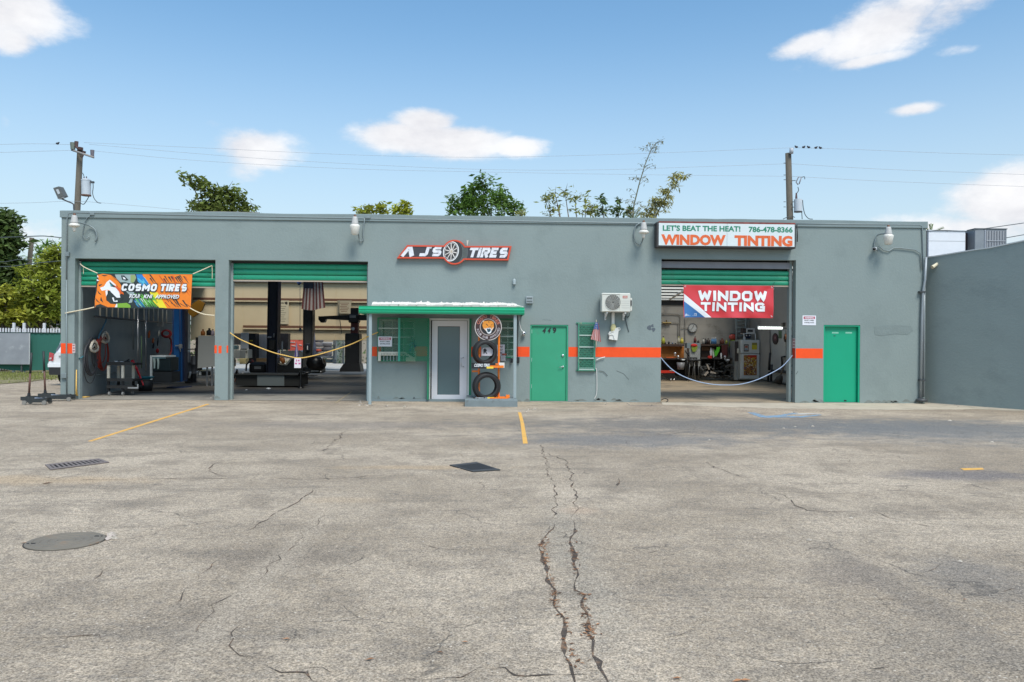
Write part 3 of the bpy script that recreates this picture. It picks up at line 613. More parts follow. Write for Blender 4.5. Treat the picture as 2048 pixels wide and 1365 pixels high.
# back wall of the service bays: cream sectional doors half raised, brown girts
for xa, xb in ((-17.0, W(486, 640, YB).x), (W(735, 640, YB).x + 1.5, xP + 2.7)): pass
zb = W(600, 680.5, YB).z
bx_ = [-15.55, W(459, 600, YB).x - .88, W(486, 600, YB).x, W(556.7, 600, YB).x, W(672, 600, YB).x, W(721, 600, YB).x, xP + 2.68]; back = list(zip(bx_, bx_[1:]))
for i, (a, b) in enumerate(back):
    zbot = zb if i > 1 else W(470, 681, YB).z
    B('cream_panel', CREAM, bld, (a, b, YB, YB + .1, zbot, CEIL - .002), c=.012)
for za, zb_, xa in ((596.5, 601.5, 300), (652, 657, 486)):
    x0, _, z0, z1 = rect(xa, za, 740, zb_, YB - .12); x0 = max(x0, -15.4); B('girt', BROWN, bld, (x0, xP + 2.4, YB - .12, YB - .003, z0, z1)); B('girt_flange', CREAM, bld, (x0, xP + 2.4, YB - .14, YB - .121, z0 - .07, z0 - .002))
# interior floors
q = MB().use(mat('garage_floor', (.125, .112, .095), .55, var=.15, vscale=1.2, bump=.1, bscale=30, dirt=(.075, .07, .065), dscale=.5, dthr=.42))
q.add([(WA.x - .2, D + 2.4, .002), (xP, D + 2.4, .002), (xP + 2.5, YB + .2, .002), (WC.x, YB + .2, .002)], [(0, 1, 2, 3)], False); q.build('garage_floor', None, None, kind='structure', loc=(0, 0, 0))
q = MB().use(mat('floor_front_daylit', (.30, .27, .225), .8, var=.14, vscale=1.5, bump=.1, bscale=40, dirt=(.19, .17, .145), dscale=1.1, dthr=.48))  # front strip of the floor, lighter colour for daylight at the doors
q.add([(b1[0] - .02, D - .03, .004), (b2[1] + .1, D - .03, .004), (xP, D + 2.6, .004), (WA.x - .25, D + 2.6, .004)], [(0, 1, 2, 3)], False); q.build('garage_floor_daylit', None, None, kind='structure', loc=(0, 0, 0))
q = MB().use(mat('tinting_floor', (.40, .31, .205), .6, var=.14, vscale=1.0, dirt=(.20, .165, .12), dscale=.7, dthr=.47))
q.add([(b3[0] - .1, D - .01, .005), (b3[1] + .05, D - .01, .005), (X3, D + T, .005), (X3, Y3, .005), (xQ, Y3, .005), (xQ, D + 3.6, .005), (b3[0] - .1, D + 3.4, .005)], [(0, 1, 2, 3, 4, 5, 6)], False); q.build('tinting_bay_floor', None, None, kind='structure', loc=(0, 0, 0))
B('rear_yard', mat('rear_concrete', (.42, .40, .36), .9, var=.1), None, (-40, 14, YB + .3, 74, -.1, .0), kind='structure', loc=(0, 0, 0))
# office box (dark inside)
B('office_wall', mat('office_dark', (.05, .055, .06), .9), bld, (xP + .2, b3[0] - .3, D + 3.2, D + 3.4, -.1, CEIL)); B('office_floor', DGREY, bld, (xP + .2, b3[0] - .3, D + T, D + 3.2, -.1, .006))
# roll-up doors: curtain made of pressed slats
def rollup(nm, b, ztop_, zbot, Yc, slat_h, label):
    x0, x1 = b[0] + .03, b[1] - .03
    hood = B(nm, GREEN, bld, (x0, x1, Yc + .06, Yc + .1, zbot + .02, ztop_), label=label)
    n = max(1, round((ztop_ - zbot) / slat_h)); h = (ztop_ - zbot) / n
    prof = [(.05, 0), (.012, .05), (0, .2), (-.006, .45), (0, .7), (.012, .86), (.05, .93), (.05, 1.0)]
    q = MB().use(GREEN); vs = [(x, Yc + y, zbot + z * h) for x in (x0, x1) for y, z in prof]; k = len(prof)
    q.add(vs, [(i, i + 1, k + i + 1, k + i) for i in range(k - 1)], False); s0 = q.build('slat', None, hood)
    for i in range(1, n): share(s0, 'slat', hood, (0, 0, i * h))
    B('bottom_bar', mat('door_bar', (.42, .34, .27), .6, var=.1), hood, (x0, x1, Yc - .01, Yc + .05, zbot - .035, zbot - .002))
    for x in (x0 - .028, x1 - .022): B('guide_rail', STUC2, hood, (x, x + .05, Yc - .03, Yc + .09, .0, ztop_))
    return hood
YC = D + T + .01
zt = rect(460, 531, 735, 562, YC); z1b = rect(200, 530, 420, 573, YC)
rollup('roll_up_door', (b1[0], b1[1]), b1[3] - .055, z1b[2], YC, .135, 'raised green roll-up door behind the tiger banner')
rollup('roll_up_door', (b2[0], b2[1]), b2[3] - .055, zt[2] + .01, YC, .135, 'raised green roll-up door of the middle bay')
zt3 = rect(1330, 541, 1580, 570.5, YC + .02)
rollup('roll_up_door', (b3[0], b3[1] - .02), zt3[3], zt3[2], YC + .02, .125, 'raised green roll-up door above the red banner')
HG0 = rect(1330, 525, 1580, 537.5, YC); B('hood_and_gap_shade', mat('hood_grey', (.22, .22, .24), .6, var=.1), bld, (b3[0] + .02, b3[1] - .1, YC - .06, YC + .15, HG0[2], HG0[3])); B('hood_and_gap_shade', mat('gap_shade_black', (.03, .03, .03), .8), bld, (b3[0] - .05, b3[1] + .05, YC + .16, YC + .2, HG0[2] - .12, b3[3] + .15)); B('jamb_strip', STUC2, bld, (b3[1] - .098, b3[1] - .03, YC - .04, YC + .14, 0, b3[3] + .1))  # grey hood, then a black backing for the shaded gaps around it
for b_ in (b1, b2): B('hood_and_gap_shade', mat('gap_shade_black', (.03, .03, .03), .8), bld, (b_[0] + .02, b_[1] - .02, YC - .012, YC + .16, b_[3] - .05, b_[3] + .15))  # black strip put in as the shade above the curtain
# painted orange stripe (paint film on the wall) : photo spans
for x0, x1, y0, y1 in ((118, 145, 687, 707.5), (429, 433.5, 691, 707), (437, 443, 692, 707), (453, 456.3, 691.5, 706), (741, 762, 694, 713), (829.5, 857, 693.5, 713), (939, 962, 694, 714), (1031.5, 1059, 694, 714), (1137, 1156, 694.5, 714), (1191, 1321.7, 695, 715), (1591.5, 1645.5, 697.5, 717)):
    a, b, c, d = rect(x0, y0, x1, y1, D - .002); a = max(a, xL + .005); B('painted_stripe', ORANGE, bld, (a, b, D - .0025, D + .001, c, d))
a, b, c, d = rect(1584, 697, 1591, 717, D); B('painted_stripe', mat('stripe_shaded', (.55, .03, .003), .6), bld, (b3[1] - .0025, b3[1] + .001, D + .005, D + T - .01, c, d))  # stripe on the reveal, its shade put into a darker red
# green service door with number 449
def leaf_door(nm, rc, m, lab, y=.05):
    x0, x1, z0, z1 = rc; z0 = .0
    fr = B(nm, m, bld, (x0 + .045, x1 - .045, D + y, D + y + .05, z0 + .015, z1 - .045), c=.006, label=lab)
    q = MB().use(m); q.box(x0, x0 + .04, D + .012, D + .14, z0, z1); q.box(x1 - .04, x1, D + .012, D + .14, z0, z1); q.box(x0 + .04, x1 - .04, D + .012, D + .14, z1 - .04, z1); q.build('door_frame', None, fr)
    B('threshold', mat('threshold_conc', (.3, .28, .25), .9), fr, (x0, x1, D - .04, D + .14, z0 - .1, z0 + .012)); return fr
fd = leaf_door('service_door', d449, GREEND, 'flush green steel door numbered 449')
for z in (.35, 1.05, 1.8): B('hinge', STEEL, fd, (d449[0] + .03, d449[0] + .05, D + .03, D + .049, z, z + .1))
hp = W(1125.5, 711.5, D + .05); MB().use(STEEL).lathe([(.001, .035), (.026, .033), (.032, .02), (.036, 0)], hp, (0, -1, 0), n=16).build('deadbolt', None, fd)
hp = W(1126, 734, D + .05); q = MB().use(STEEL).lathe([(.001, .04), (.02, .04), (.024, .01), (.034, 0)], hp, (0, -1, 0), n=16); q.tube([hp + Vector((0, -.045, 0)), hp + Vector((-.03, -.05, 0)), hp + Vector((-.11, -.05, -.01))], .01, 8); q.build('lever_handle', None, fd)
nc = conv(1030, 560, 5.057)
for ch, u0, u1 in (('4', 272, 320), ('4', 324, 368), ('9', 380, 418)):
    p0, p1 = nc(u0, 542), nc(u1, 483); a = W(*p0, D + .045); b = W(*p1, D + .045); q = MB().use(BLACKM); put_text(q, ch, a.x, b.x, a.z, b.z, D + .046, .05, .25 if ch == '4' else 0); q.build('house_number', None, fd)
fd2 = leaf_door('service_door', dr, GREENV, 'vivid green steel door with two faded stickers near the top', y=.1)
for x0, x1 in ((1664, 1677), (1691, 1704)): PB('sticker', mat('sticker_pale', (.25, .55, .42), .6), fd2, x0, 664.5, x1, 667.5, D + .097, .002)
PB('sticker', BLACKM, fd2, 1667, 671.5, 1671, 673, D + .097, .002); PB('kick_gap', BLACK, fd2, 1688, 800.5, 1693, 803, D + .096, .003)
# glazed office door
AL = mat('white_aluminium', (.72, .71, .74), .35, var=.02)
gd = B('glass_door', AL, bld, *[(W(864, 640).x, W(875.5, 640).x, D + .02, D + .07, .05, dg[3] - .06), (W(920, 640).x, W(934.5, 640).x, D + .02, D + .07, .05, dg[3] - .06), (W(875.5, 640).x, W(920, 640).x, D + .02, D + .07, .05, W(890, 790).z), (W(875.5, 640).x, W(920, 640).x, D + .02, D + .07, W(890, 653).z, dg[3] - .06)], label='white aluminium door with one tall pane coloured like a blue-grey reflection')
q = MB().use(mat('frame_white', (.66, .68, .66), .5)); x0, x1, _, z1 = dg
q.box(x0, W(861.5, 640).x, D - .03, D + .12, 0, z1); q.box(W(935.5, 640).x, x1, D - .03, D + .12, 0, z1); q.box(W(861.5, 640).x, W(935.5, 640).x, D - .03, D + .12, z1 - .05, z1); q.build('door_frame', None, gd)
PANE = mat('pane_reflection_tint', (.10, .16, .175), .12, var=.06, vscale=.8, spec=.6)  # blue-grey base colour stands in for what the glass reflects
B('pane', PANE, gd, (W(875.5, 640).x, W(920, 640).x, D + .04, D + .048, W(890, 790).z, W(890, 653).z))
B('gasket', BLACK, gd, *[(W(875.5, 640).x + i * .001, W(876.3, 640).x, D + .032, D + .0395, W(890, 790).z, W(890, 653).z) for i in (0,)], (W(919.3, 640).x, W(920, 640).x, D + .032, D + .0395, W(890, 790).z, W(890, 653).z), (W(876.3, 640).x, W(919.3, 640).x, D + .032, D + .0395, W(890, 654).z, W(890, 653).z))
a, b = W(926, 716, D), W(926, 734, D); q = MB().use(STEEL); q.tube([a + Vector((.02, .015, .0)), a + Vector((.0, -.06, 0)), a + Vector((-.045, -.075, -.01)), b + Vector((-.045, -.075, .01)), b + Vector((0, -.06, 0)), b + Vector((.02, .015, 0))], .011, 8); q.build('pull_handle', None, gd)
B('jamb_green', MG_ := mat('mesh_green', (.01, .20, .10), .55, var=.1), bld, (W(938.5, 700).x, W(942.5, 700).x, D - .03, D - .002, .1, W(940, 638).z)); B('step', PGREY, bld, (W(740, 805).x, W(930, 805).x, D - .10, D - .003, -.1, .055))
GRM = mat('wall_grime', (.19, .215, .20), .9, var=.2, vscale=6); gq = MB().use(GRM); gg = random.Random(77)
for i in range(150):
    x = gg.uniform(xL + .1, xR - .1); base = True; z = gg.uniform(.0, .05) if base else gg.uniform(4.3, 4.66)
    if any(h[0] - .05 < x < h[1] + .05 and h[2] - .1 < z < h[3] + .1 for h in holes): continue
    w = gg.uniform(.004, .02) if not base else gg.uniform(.03, .16); h_ = gg.uniform(.1, .7) if not base else gg.uniform(.02, .08)
    gq.poly([Vector((x - w, D - .0012, z)), Vector((x + w, D - .0012, z)), Vector((x + w * .2, D - .0012, z + (h_ if base else -h_))), Vector((x - w * .3, D - .0012, z + (h_ if base else -h_)))])
gq.build('grime', None, bld, kind='stuff')
# windows (dark glass, pale muntins)
DGL = mat('dark_glass', (.012, .02, .018), .06, spec=.8)
def window(nm, rc, cols, rows, fm, lab):
    x0, x1, z0, z1 = rc; w = B(nm, fm, bld, (x0, x0 + .03, D + .05, D + .1, z0, z1), (x1 - .03, x1, D + .05, D + .1, z0, z1), (x0 + .03, x1 - .03, D + .05, D + .1, z0, z0 + .03), (x0 + .03, x1 - .03, D + .05, D + .1, z1 - .03, z1), label=lab)
    B('pane', DGL, w, (x0 + .03, x1 - .03, D + .085, D + .09, z0 + .03, z1 - .03))
    for i in range(1, cols): x = x0 + (x1 - x0) * i / cols; B('muntin', fm, w, (x - .008, x + .008, D + .06, D + .08, z0 + .03, z1 - .03))
    for i in range(1, rows): z = z0 + (z1 - z0) * i / rows; B('muntin', fm, w, (x0 + .03, x1 - .03, D + .058, D + .078, z - .01, z + .01))
    B('sill', PGREY, w, (x0 - .04, x1 + .04, D - .03, D + .04, z0 - .05, z0 - .002)); return w
MUNT = mat('window_frame_pale', (.45, .55, .50), .6)
window('window', w1, 3, 5, MUNT, 'dark window behind the green mesh left of the glass door')
window('window', w2, 2, 5, MUNT, 'narrow dark window behind the tire rack')
wv3 = window('window', w3, 1, 4, MUNT, 'narrow window covered by a rusty green grille')
# conduit run under the coping, drops, boxes
CND = mat('conduit_grey', (.215, .255, .26), .5, metal=.2)
q = MB().use(CND); q.tube([W(133, 560, D - .03), W(134, 440, D - .03), W(137, 428, D - .03), W(146, 425.5, D - .03), W(400, 431.5, D - .03), W(735, 437.5, D - .03), W(1040, 443, D - .03), W(1300, 447, D - .03), W(1313, 448, D - .03)], .018, 8); q.build('conduit', None, bld)
q = MB().use(CND); q.tube([W(133.5, 795, D - .03), W(133, 700, D - .03), W(133, 560, D - .03)], .018, 8); q.build('conduit', None, bld)
q = MB().use(CND); q.tube([W(1592, 448, D - .03), W(1700, 449, D - .03), W(1838, 450, D - .03), W(1844, 453, D - .03), W(1845, 470, D - .03), W(1848, 560, D - .03), W(1845.5, 585, D - .04)], .016, 8); q.build('conduit', None, bld)
for x0, y0, x1, y1 in ((179, 426, 188, 431), (730, 432.5, 741, 437.5), (129.5, 504, 137.5, 513), (122, 747, 132, 757)): PB('junction_box', CND, bld, x0, y0, x1, y1, D - .07, .068, c=.008)
q = MB().use(mat('downpipe_grey', (.30, .33, .35), .45, metal=.3)); q.tube([W(1852, 515, D - .07), W(1850, 560, D - .07), W(1846, 585, D - .07), W(1844, 640, D - .07), W(1841.5, 800, D - .07)], .035, 10); q.build('downpipe', None, bld)
q = MB().use(mat('downpipe_grey2', (.27, .30, .32), .45, metal=.3)); q.tube([W(1849, 575, D - .05), W(1848, 640, D - .05), W(1847.5, 795, D - .05)], .022, 8); q.build('downpipe', None, bld)
for y in (584, 761): PB('pipe_strap', DGREY, bld, 1840, y - 1.5, 1852, y + 1.5, D - .11, .108)
q = MB().use(DGREY); q.lathe([(.13, 0), (.15, .03), (.13, .07), (.05, .09)], W(1843, 805, D - .1) * 1.0 + Vector((0, 0, .02)), n=14); q.build('pipe_shoe', None, bld)
PB('socket_box', BLACKM, bld, 1033, 715, 1039, 726, D - .06, .058, c=.006)
# stucco repair patch, cracks
q = MB().use(mat('stucco_patch', (.20, .244, .24), .9, bump=1.0, bscale=5)); pp = [(1748, 654), (1770, 651), (1822, 653), (1826, 662), (1815, 670), (1790, 668), (1765, 672), (1750, 670)]
q.poly([W(x, y, D - .006) for x, y in pp], (0, .005, 0)); q.build('stucco_patch', None, bld)
for pts, w in (([(820, 801), (826, 799), (828, 795), (831, 800), (834, 805)], .018), ([(1788, 652), (1805, 652.6), (1821, 653.4)], .012), ([(1592, 749), (1596, 743)], .012), ([(1233, 742), (1247, 748), (1258, 760)], .008), ([(1085, 640), (1103, 641)], .004)):
    P = [W(x, y, D - .004) for x, y in pts]; vs, fs = ribbon([(p.x, p.z) for p in P], w / 2); MB().use(mat('wall_crack', (.04, .045, .05), .9)).add([(v.x, D - .004, v.y) for v in vs], fs, False).build('wall_crack', None, bld)
for x, y, s in ((1299, 656, 5), (1305, 652, 3), (1307, 660, 4)): 
    p = W(x, y, D - .003); MB().use(mat('smudge', (.10, .12, .14), .9)).poly([p + Vector((s * .012 * math.cos(a) * (1 + .4 * math.sin(3 * a + x)), 0, s * .014 * math.sin(a))) for a in [i * .7 for i in range(9)]], (0, .002, 0)).build('paint_smudge', None, bld)
# ================================================================== NEIGHBOUR on the right
g0, g1 = G(1853, 805.5), G(2048, 820); dn = (g1 - g0).normalized(); g00 = g0 - dn * .45; g2 = g0 + dn * 14
nb = thing('neighbouring_building', 'plain windowless grey stucco wall of the building adjoining at the right', 'building', (g0.x, g0.y, 0))
def znb(px, py): p = WP(px, py, g0, g1); return p, p.z
pts = [WP(1854, 516, g0, g1), WP(1870, 514, g0, g1), WP(1950, 501, g0, g1), WP(1980, 497, g0, g1), WP(2048, 483, g0, g1)]; last = pts[-1] + (pts[-1] - pts[2]) * 2.2
pts[0:0] = [Vector((g00.x, g00.y, pts[0].z - .02))]; out = [Vector((g2.x, g2.y, -.3)), Vector((g00.x, g00.y, -.3))] + pts + [Vector((g2.x, g2.y, last.z))]
bk = Vector((-dn.y, dn.x, 0)) * .25; bk = bk if bk.y > 0 else -bk
q = MB().use(STUC2); q.poly(out, bk); q.build('front_wall', None, nb)
q = MB().use(mat('cap_white', (.6, .62, .62), .6))
tl = pts + [Vector((g2.x, g2.y, last.z))]
for a, b in zip(tl, tl[1:]):
    f_ = -bk.normalized() * .015; q.poly([a + f_, b + f_, b + f_ + Vector((0, 0, .03)), a + f_ + Vector((0, 0, .03))], bk * 1.15)
q.build('wall_cap', None, nb)
B('roof', mat('roof_membrane', (.35, .35, .34)), nb, (g0.x + .4, 26, D + 1.2, 34, 3.3, 3.45)); 
# ================================================================== FIXTURES ON THE FACADE
LAMPB = mat('lamp_grey', (.48, .47, .45), .55, var=.1); LAMPW = mat('lamp_lens', (.74, .71, .64), .35, var=.08, vscale=20)
def dusk_lamp(px, ytop, kind, arm, label):
    """kind 'open': disc reflector and bare bulb; 'bucket': prismatic lens"""
    Yl = D - .38; p = W(px, ytop, Yl); s = 1.0
    th = thing('wall_lamp', label, 'lamp', (p.x, D, p.z - .9), 'dusk-to-dawn lamps along the parapet')
    hx = W(px, ytop + 18, Yl)
    MB().use(BROWN).lathe([(.001, .05), (.03, .045), (.035, 0)], p + Vector((0, 0, 0)), n=10).build('photocell', None, th)
    MB().use(LAMPB).lathe([(.001, 0), (.055, -.005), (.068, -.05), (.09, -.17), (.094, -.21), (.04, -.215)], p, n=16).build('housing', None, th)
    if kind == 'open':
        MB().use(LAMPW).lathe([(.08, -.2), (.13, -.24), (.134, -.275), (.095, -.30), (.04, -.295)], p, n=20).build('reflector', None, th)
        MB().use(LAMPW).lathe([(.046, -.29), (.048, -.34), (.04, -.39), (.016, -.415), (.001, -.42)], p, n=12).build('bulb', None, th)
    else:
        MB().use(LAMPW).lathe([(.095, -.2), (.13, -.23), (.13, -.27), (.118, -.31), (.098, -.45), (.05, -.475), (.001, -.478)], p, n=18).build('lens', None, th)
    q = MB().use(CND); pts = [p + Vector((.06, .02, -.17))]
    for dx, dz in arm: pts.append(Vector((p.x + dx, D - .05, p.z + dz)))
    # smooth the arm
    sm = []
    for i in range(len(pts) - 1):
        a, b = pts[i], pts[i + 1]; 
        for k in range(4): t = k / 4; sm.append(a.lerp(b, t))
    sm.append(pts[-1])
    for _ in range(2): sm = [sm[0]] + [(sm[i - 1] + sm[i] * 2 + sm[i + 1]) / 4 for i in range(1, len(sm) - 1)] + [sm[-1]]
    q.tube(sm, .018, 8); q.build('bracket_arm', None, th)
    return th
dusk_lamp(149, 431, 'open', [(.2, -.2), (.36, -.3), (.42, -.5), (.36, -.62)], 'dusk lamp with bare bulb at the left corner of the building')
dusk_lamp(710, 433.5, 'bucket', [(.05, -.5), (.10, -.62), (.17, -.55), (.16, -.3), (.2, 0)], 'bucket-lens dusk lamp above the middle roll-up door')
dusk_lamp(1287.5, 445, 'open', [(.03, -.45), (-.02, -.56), (-.14, -.5), (-.2, -.3), (-.16, -.05), (-.05, .02)], 'dusk lamp with bare bulb beside the window tinting lightbox')
dusk_lamp(1777, 454, 'bucket', [(-.14, -.15), (-.2, -.35), (-.22, -.5), (-.12, -.6)], 'bucket-lens dusk lamp near the right end of the facade')
q = MB().use(CND); pts = [(182, 431), (174, 436), (169, 446), (166, 460), (165, 470), (168, 477), (174, 478), (179, 473)]; q.tube([W(x, y, D - .04) for x, y in pts], .012, 8); q.build('flexible_conduit', None, bld)
q = MB().use(CND); pts = [(1758, 493), (1768, 501), (1778, 503), (1788, 496), (1800, 496.5), (1830, 500), (1841, 507), (1844, 540)]; q.tube([W(x, y, D - .04) for x, y in pts], .014, 8); q.build('flexible_conduit', None, bld)
# dome camera
p = W(1750.5, 497.5, D - .09); th = thing('security_camera', 'small dark security camera beside the right end wall lamp', 'camera', (p.x, D, p.z))
MB().use(WHITE).lathe([(.05, 0), (.055, -.03), (.045, -.05)], (p.x + .02, D - .003, p.z), (0, -1, 0), n=14).build('mount', None, th)
q = MB().use(WHITE); q.cyl((p.x + .03, D - .05, p.z + .005), (p.x - .06, D - .16, p.z - .02), .04, .05, 14); q.build('body', None, th); MB().use(BLACKM).sphere((p.x - .065, D - .165, p.z - .022), .042, 10).build('lens', None, th)
# small flood fixture on neighbour
p = WP(1862, 533, g0, g1); th = thing('security_camera', 'small cream security camera on the adjoining wall near the downpipe', 'camera', tuple(p))
q = MB().use(mat('cream_plastic', (.7, .62, .45), .5)); q.cyl(p + Vector((.1, -.14, .06)), p + Vector((-.08, -.2, -.05)), .04, .05, 12); q.build('body', None, th); q = MB().use(DGREY); q.cyl(p, p + Vector((0, -.15, 0)), .015, .015, 8); q.build('bracket', None, th)
# sensor and vent
p = W(1028.5, 565, D - .04); th = thing('wall_sensor', 'tiny grey capsule sensor above the canopy', 'sensor', (p.x, D, p.z)); q = MB().use(mat('sensor_grey', (.36, .42, .43), .5)); q.cyl((p.x, D - .045, p.z - .055), (p.x, D - .045, p.z + .05), .042, .042, 14); q.sphere((p.x, D - .045, p.z + .05), .042, 8); q.build('body', None, th)
B('base_plate', CND, th, (p.x - .04, p.x + .04, D - .012, D - .002, p.z - .06, p.z + .06))
a, b, c, d = rect(1052, 593, 1066, 607.5, D - .1); th = thing('wall_vent', 'square grey louvred vent to the right of the canopy', 'vent', ((a + b) / 2, D, c)); B('hood', mat('vent_grey', (.30, .34, .35), .55), th, (a, b, D - .1, D - .003, c, d), c=.01)
for k in (.2, .62): B('louver', mat('vent_dark', (.12, .14, .145), .6), th, (a + .02, b - .02, D - .106, D - .0995, c + (d - c) * k, c + (d - c) * (k + .2)))
# ---------------------------------------------------------------- AJ'S TIRES sign
ac = conv(780, 470, 7.875); Ys = D - .10
def apt(u, v, Y): return W(*ac(u, v), Y)
sg = thing('shop_sign', "red-framed dark sign reading AJ'S TIRES with a wheel", 'sign', tuple(apt(1010, 480, D)))
SRED = mat('sign_red', (.62, .075, .03), .45, var=.05); SBLK = mat('sign_black', (.045, .045, .055), .5, var=.15, vscale=6); SIL = mat('sign_silver', (.72, .72, .76), .35, var=.2, vscale=9, dirt=(.22, .22, .26), dscale=12, dthr=.56)
def circ(u, v, r1, r2, n=40): return [(u + r1 * math.cos(2 * math.pi * i / n), v + r2 * math.sin(2 * math.pi * i / n)) for i in range(n)]
def outline(grow):
    bar = [(90 - grow * 1.6 + 60, 375 + grow), (265 - grow * .4 + 12, 155 - grow + 12)]
    return bar
def union_sign(g):
    cu, cv, r = 1015, 275, 196 + g; pts = [(104 - 1.7 * g, 374 + g), (270 - .5 * g, 162 - g)]
    yt, yb = 168 - g, 388 + g
    a0 = math.atan2(yt - cv, -math.sqrt(max(r * r - (yt - cv) ** 2, 1))); a1 = math.atan2(yt + 8 - cv, math.sqrt(r * r - (yt + 8 - cv) ** 2))
    for i in range(19): a = a0 + (a1 + 0 - a0) * i / 18 if a0 < a1 else a0; pts.append((cu + r * math.cos(a), cv + r * math.sin(a)))
    pts += [(1915 + 1.3 * g, 178 - g), (1866 + .9 * g, 405 + g)]
    b1 = math.atan2(yb + 8 - cv, math.sqrt(r * r - (yb + 8 - cv) ** 2)); b0 = math.atan2(yb - 12 - cv, -math.sqrt(r * r - (yb - 12 - cv) ** 2))
    for i in range(19): a = b1 + (b0 - b1) * i / 18; pts.append((cu + r * math.cos(a), cv + r * math.sin(a)))
    return pts
q = MB().use(SRED); q.poly([apt(u, v, Ys) for u, v in union_sign(0)], (0, .085, 0)); q.build('frame', None, sg)
q = MB().use(SBLK); q.poly([apt(u, v, Ys - .006) for u, v in union_sign(-26)], (0, .02, 0)); q.build('face', None, sg)
q = MB().use(SRED)
for (g_) in (0,):
    o = union_sign(-3); i_ = union_sign(-24); n = len(o); vs = [apt(u, v, Ys - .018) for u, v in o] + [apt(u, v, Ys - .018) for u, v in i_]
    q.add(vs, [(k, (k + 1) % n, n + (k + 1) % n, n + k) for k in range(n)], False)
    vs2 = [apt(u, v, Ys - .018) for u, v in i_] + [apt(u, v, Ys - .004) for u, v in i_]; q.add(vs2, [(k, (k + 1) % n, n + (k + 1) % n, n + k) for k in range(n)], False)
    vs2 = [apt(u, v, Ys - .018) for u, v in o] + [apt(u, v, Ys + .002) for u, v in o]; q.add(vs2, [(k, (k + 1) % n, n + (k + 1) % n, n + k) for k in range(n)], False)
q.build('frame_edge', None, sg)
def sletters(txt, u0, u1, v0, v1, name='lettering', t=.125, shear=.32):
    a, b = apt(u0, v1, Ys - .012), apt(u1, v0, Ys - .012); q = MB().use(SIL); block_text(q, txt, a.x, b.x, a.z, b.z, Ys - .012, t=t, gap=.08, shear=shear); q.build(name, None, sg)
sletters('A', 150, 425, 188, 338, t=.22, shear=.3); sletters('J', 432, 632, 188, 338, t=.16, shear=.3); sletters('S', 640, 838, 190, 338, t=.14); sletters('TIRES', 1222, 1880, 205, 355, t=.14, shear=.3)
MB().use(SIL).poly([apt(u, v, Ys - .012) for u, v in ((632, 218), (640, 182), (662, 182), (646, 220))]).build('lettering', None, sg)
tu, tv = 1010, 268
MB().use(mat('tire_print', (.035, .038, .04), .5)).poly([apt(u, v, Ys - .009) for u, v in circ(1035, 275, 160, 178)]).build('tire_print', None, sg)
for k in range(5):
    o = [(1035 + 18 + k * 22 + (95 - k * 4) * math.cos(a), 272 + (165 - k * 4) * math.sin(a)) for a in [-1.2 + 2.4 * i / 12 for i in range(13)]]
    vs, fs = ribbon([(apt(u, v, Ys).x, apt(u, v, Ys).z) for u, v in o], .006); MB().use(mat('tread_grey', (.16, .19, .18), .5)).add([(v.x, Ys - .0115, v.y) for v in vs], fs, False).build('tread_line', None, sg)
def ring(u, v, r1, r2, w, m, Y, nm, tilt=.18):
    o = [(u + r1 * math.cos(a) + tilt * -r2 * math.sin(a) * .6, v + r2 * math.sin(a)) for a in [2 * math.pi * i / 36 for i in range(36)]]; o.append(o[0])
    P = [(apt(a, b, Y).x, apt(a, b, Y).z) for a, b in o]; P[-1] = P[0]; vs, fs = ribbon(P, w); MB().use(m).add([(v_.x, Y, v_.y) for v_ in vs], fs, False).build(nm, None, sg)
MB().use(mat('rim_dark', (.05, .045, .045), .4)).poly([apt(u, v, Ys - .0135) for u, v in [(960 + 122 * math.cos(a) - .108 * 155 * math.sin(a), 262 + 155 * math.sin(a)) for a in [2 * math.pi * i / 36 for i in range(36)]]]).build('rim_print', None, sg)
ring(960, 262, 118, 150, .011, mat('rim_white', (.85, .84, .84), .3), Ys - .015, 'rim_ring'); ring(962, 262, 100, 130, .004, mat('rim_white', (.85, .84, .84)), Ys - .0152, 'rim_ring')
for k in range(10):
    a = 2 * math.pi * k / 10 + .2; e = (960 + 100 * math.cos(a) - .108 * 130 * math.sin(a), 262 + 130 * math.sin(a)); c0 = (968, 264); dx, dy = e[0] - c0[0], e[1] - c0[1]; L_ = math.hypot(dx, dy); nx, ny = -dy / L_, dx / L_
    MB().use(mat('spoke_silver', (.72, .66, .62), .3, island=.3)).poly([apt(u, v, Ys - .0165) for u, v in ((c0[0] + nx * 8, c0[1] + ny * 8), (e[0] + nx * 6, e[1] + ny * 6), (e[0] - nx * 6, e[1] - ny * 6), (c0[0] - nx * 8, c0[1] - ny * 8))]).build('spoke', None, sg)
MB().use(mat('hub_tan', (.5, .42, .33), .3)).poly([apt(u, v, Ys - .018) for u, v in circ(968, 264, 17, 22, 14)]).build('hub', None, sg)
p = apt(1215, 130, D - .09); q = MB().use(mat('lamp_lens', (.7, .7, .7))); q.cyl(p + Vector((0, 0, -.06)), p + Vector((.01, -.02, .07)), .014, .03, 10); q.build('spot_bulb', None, sg)
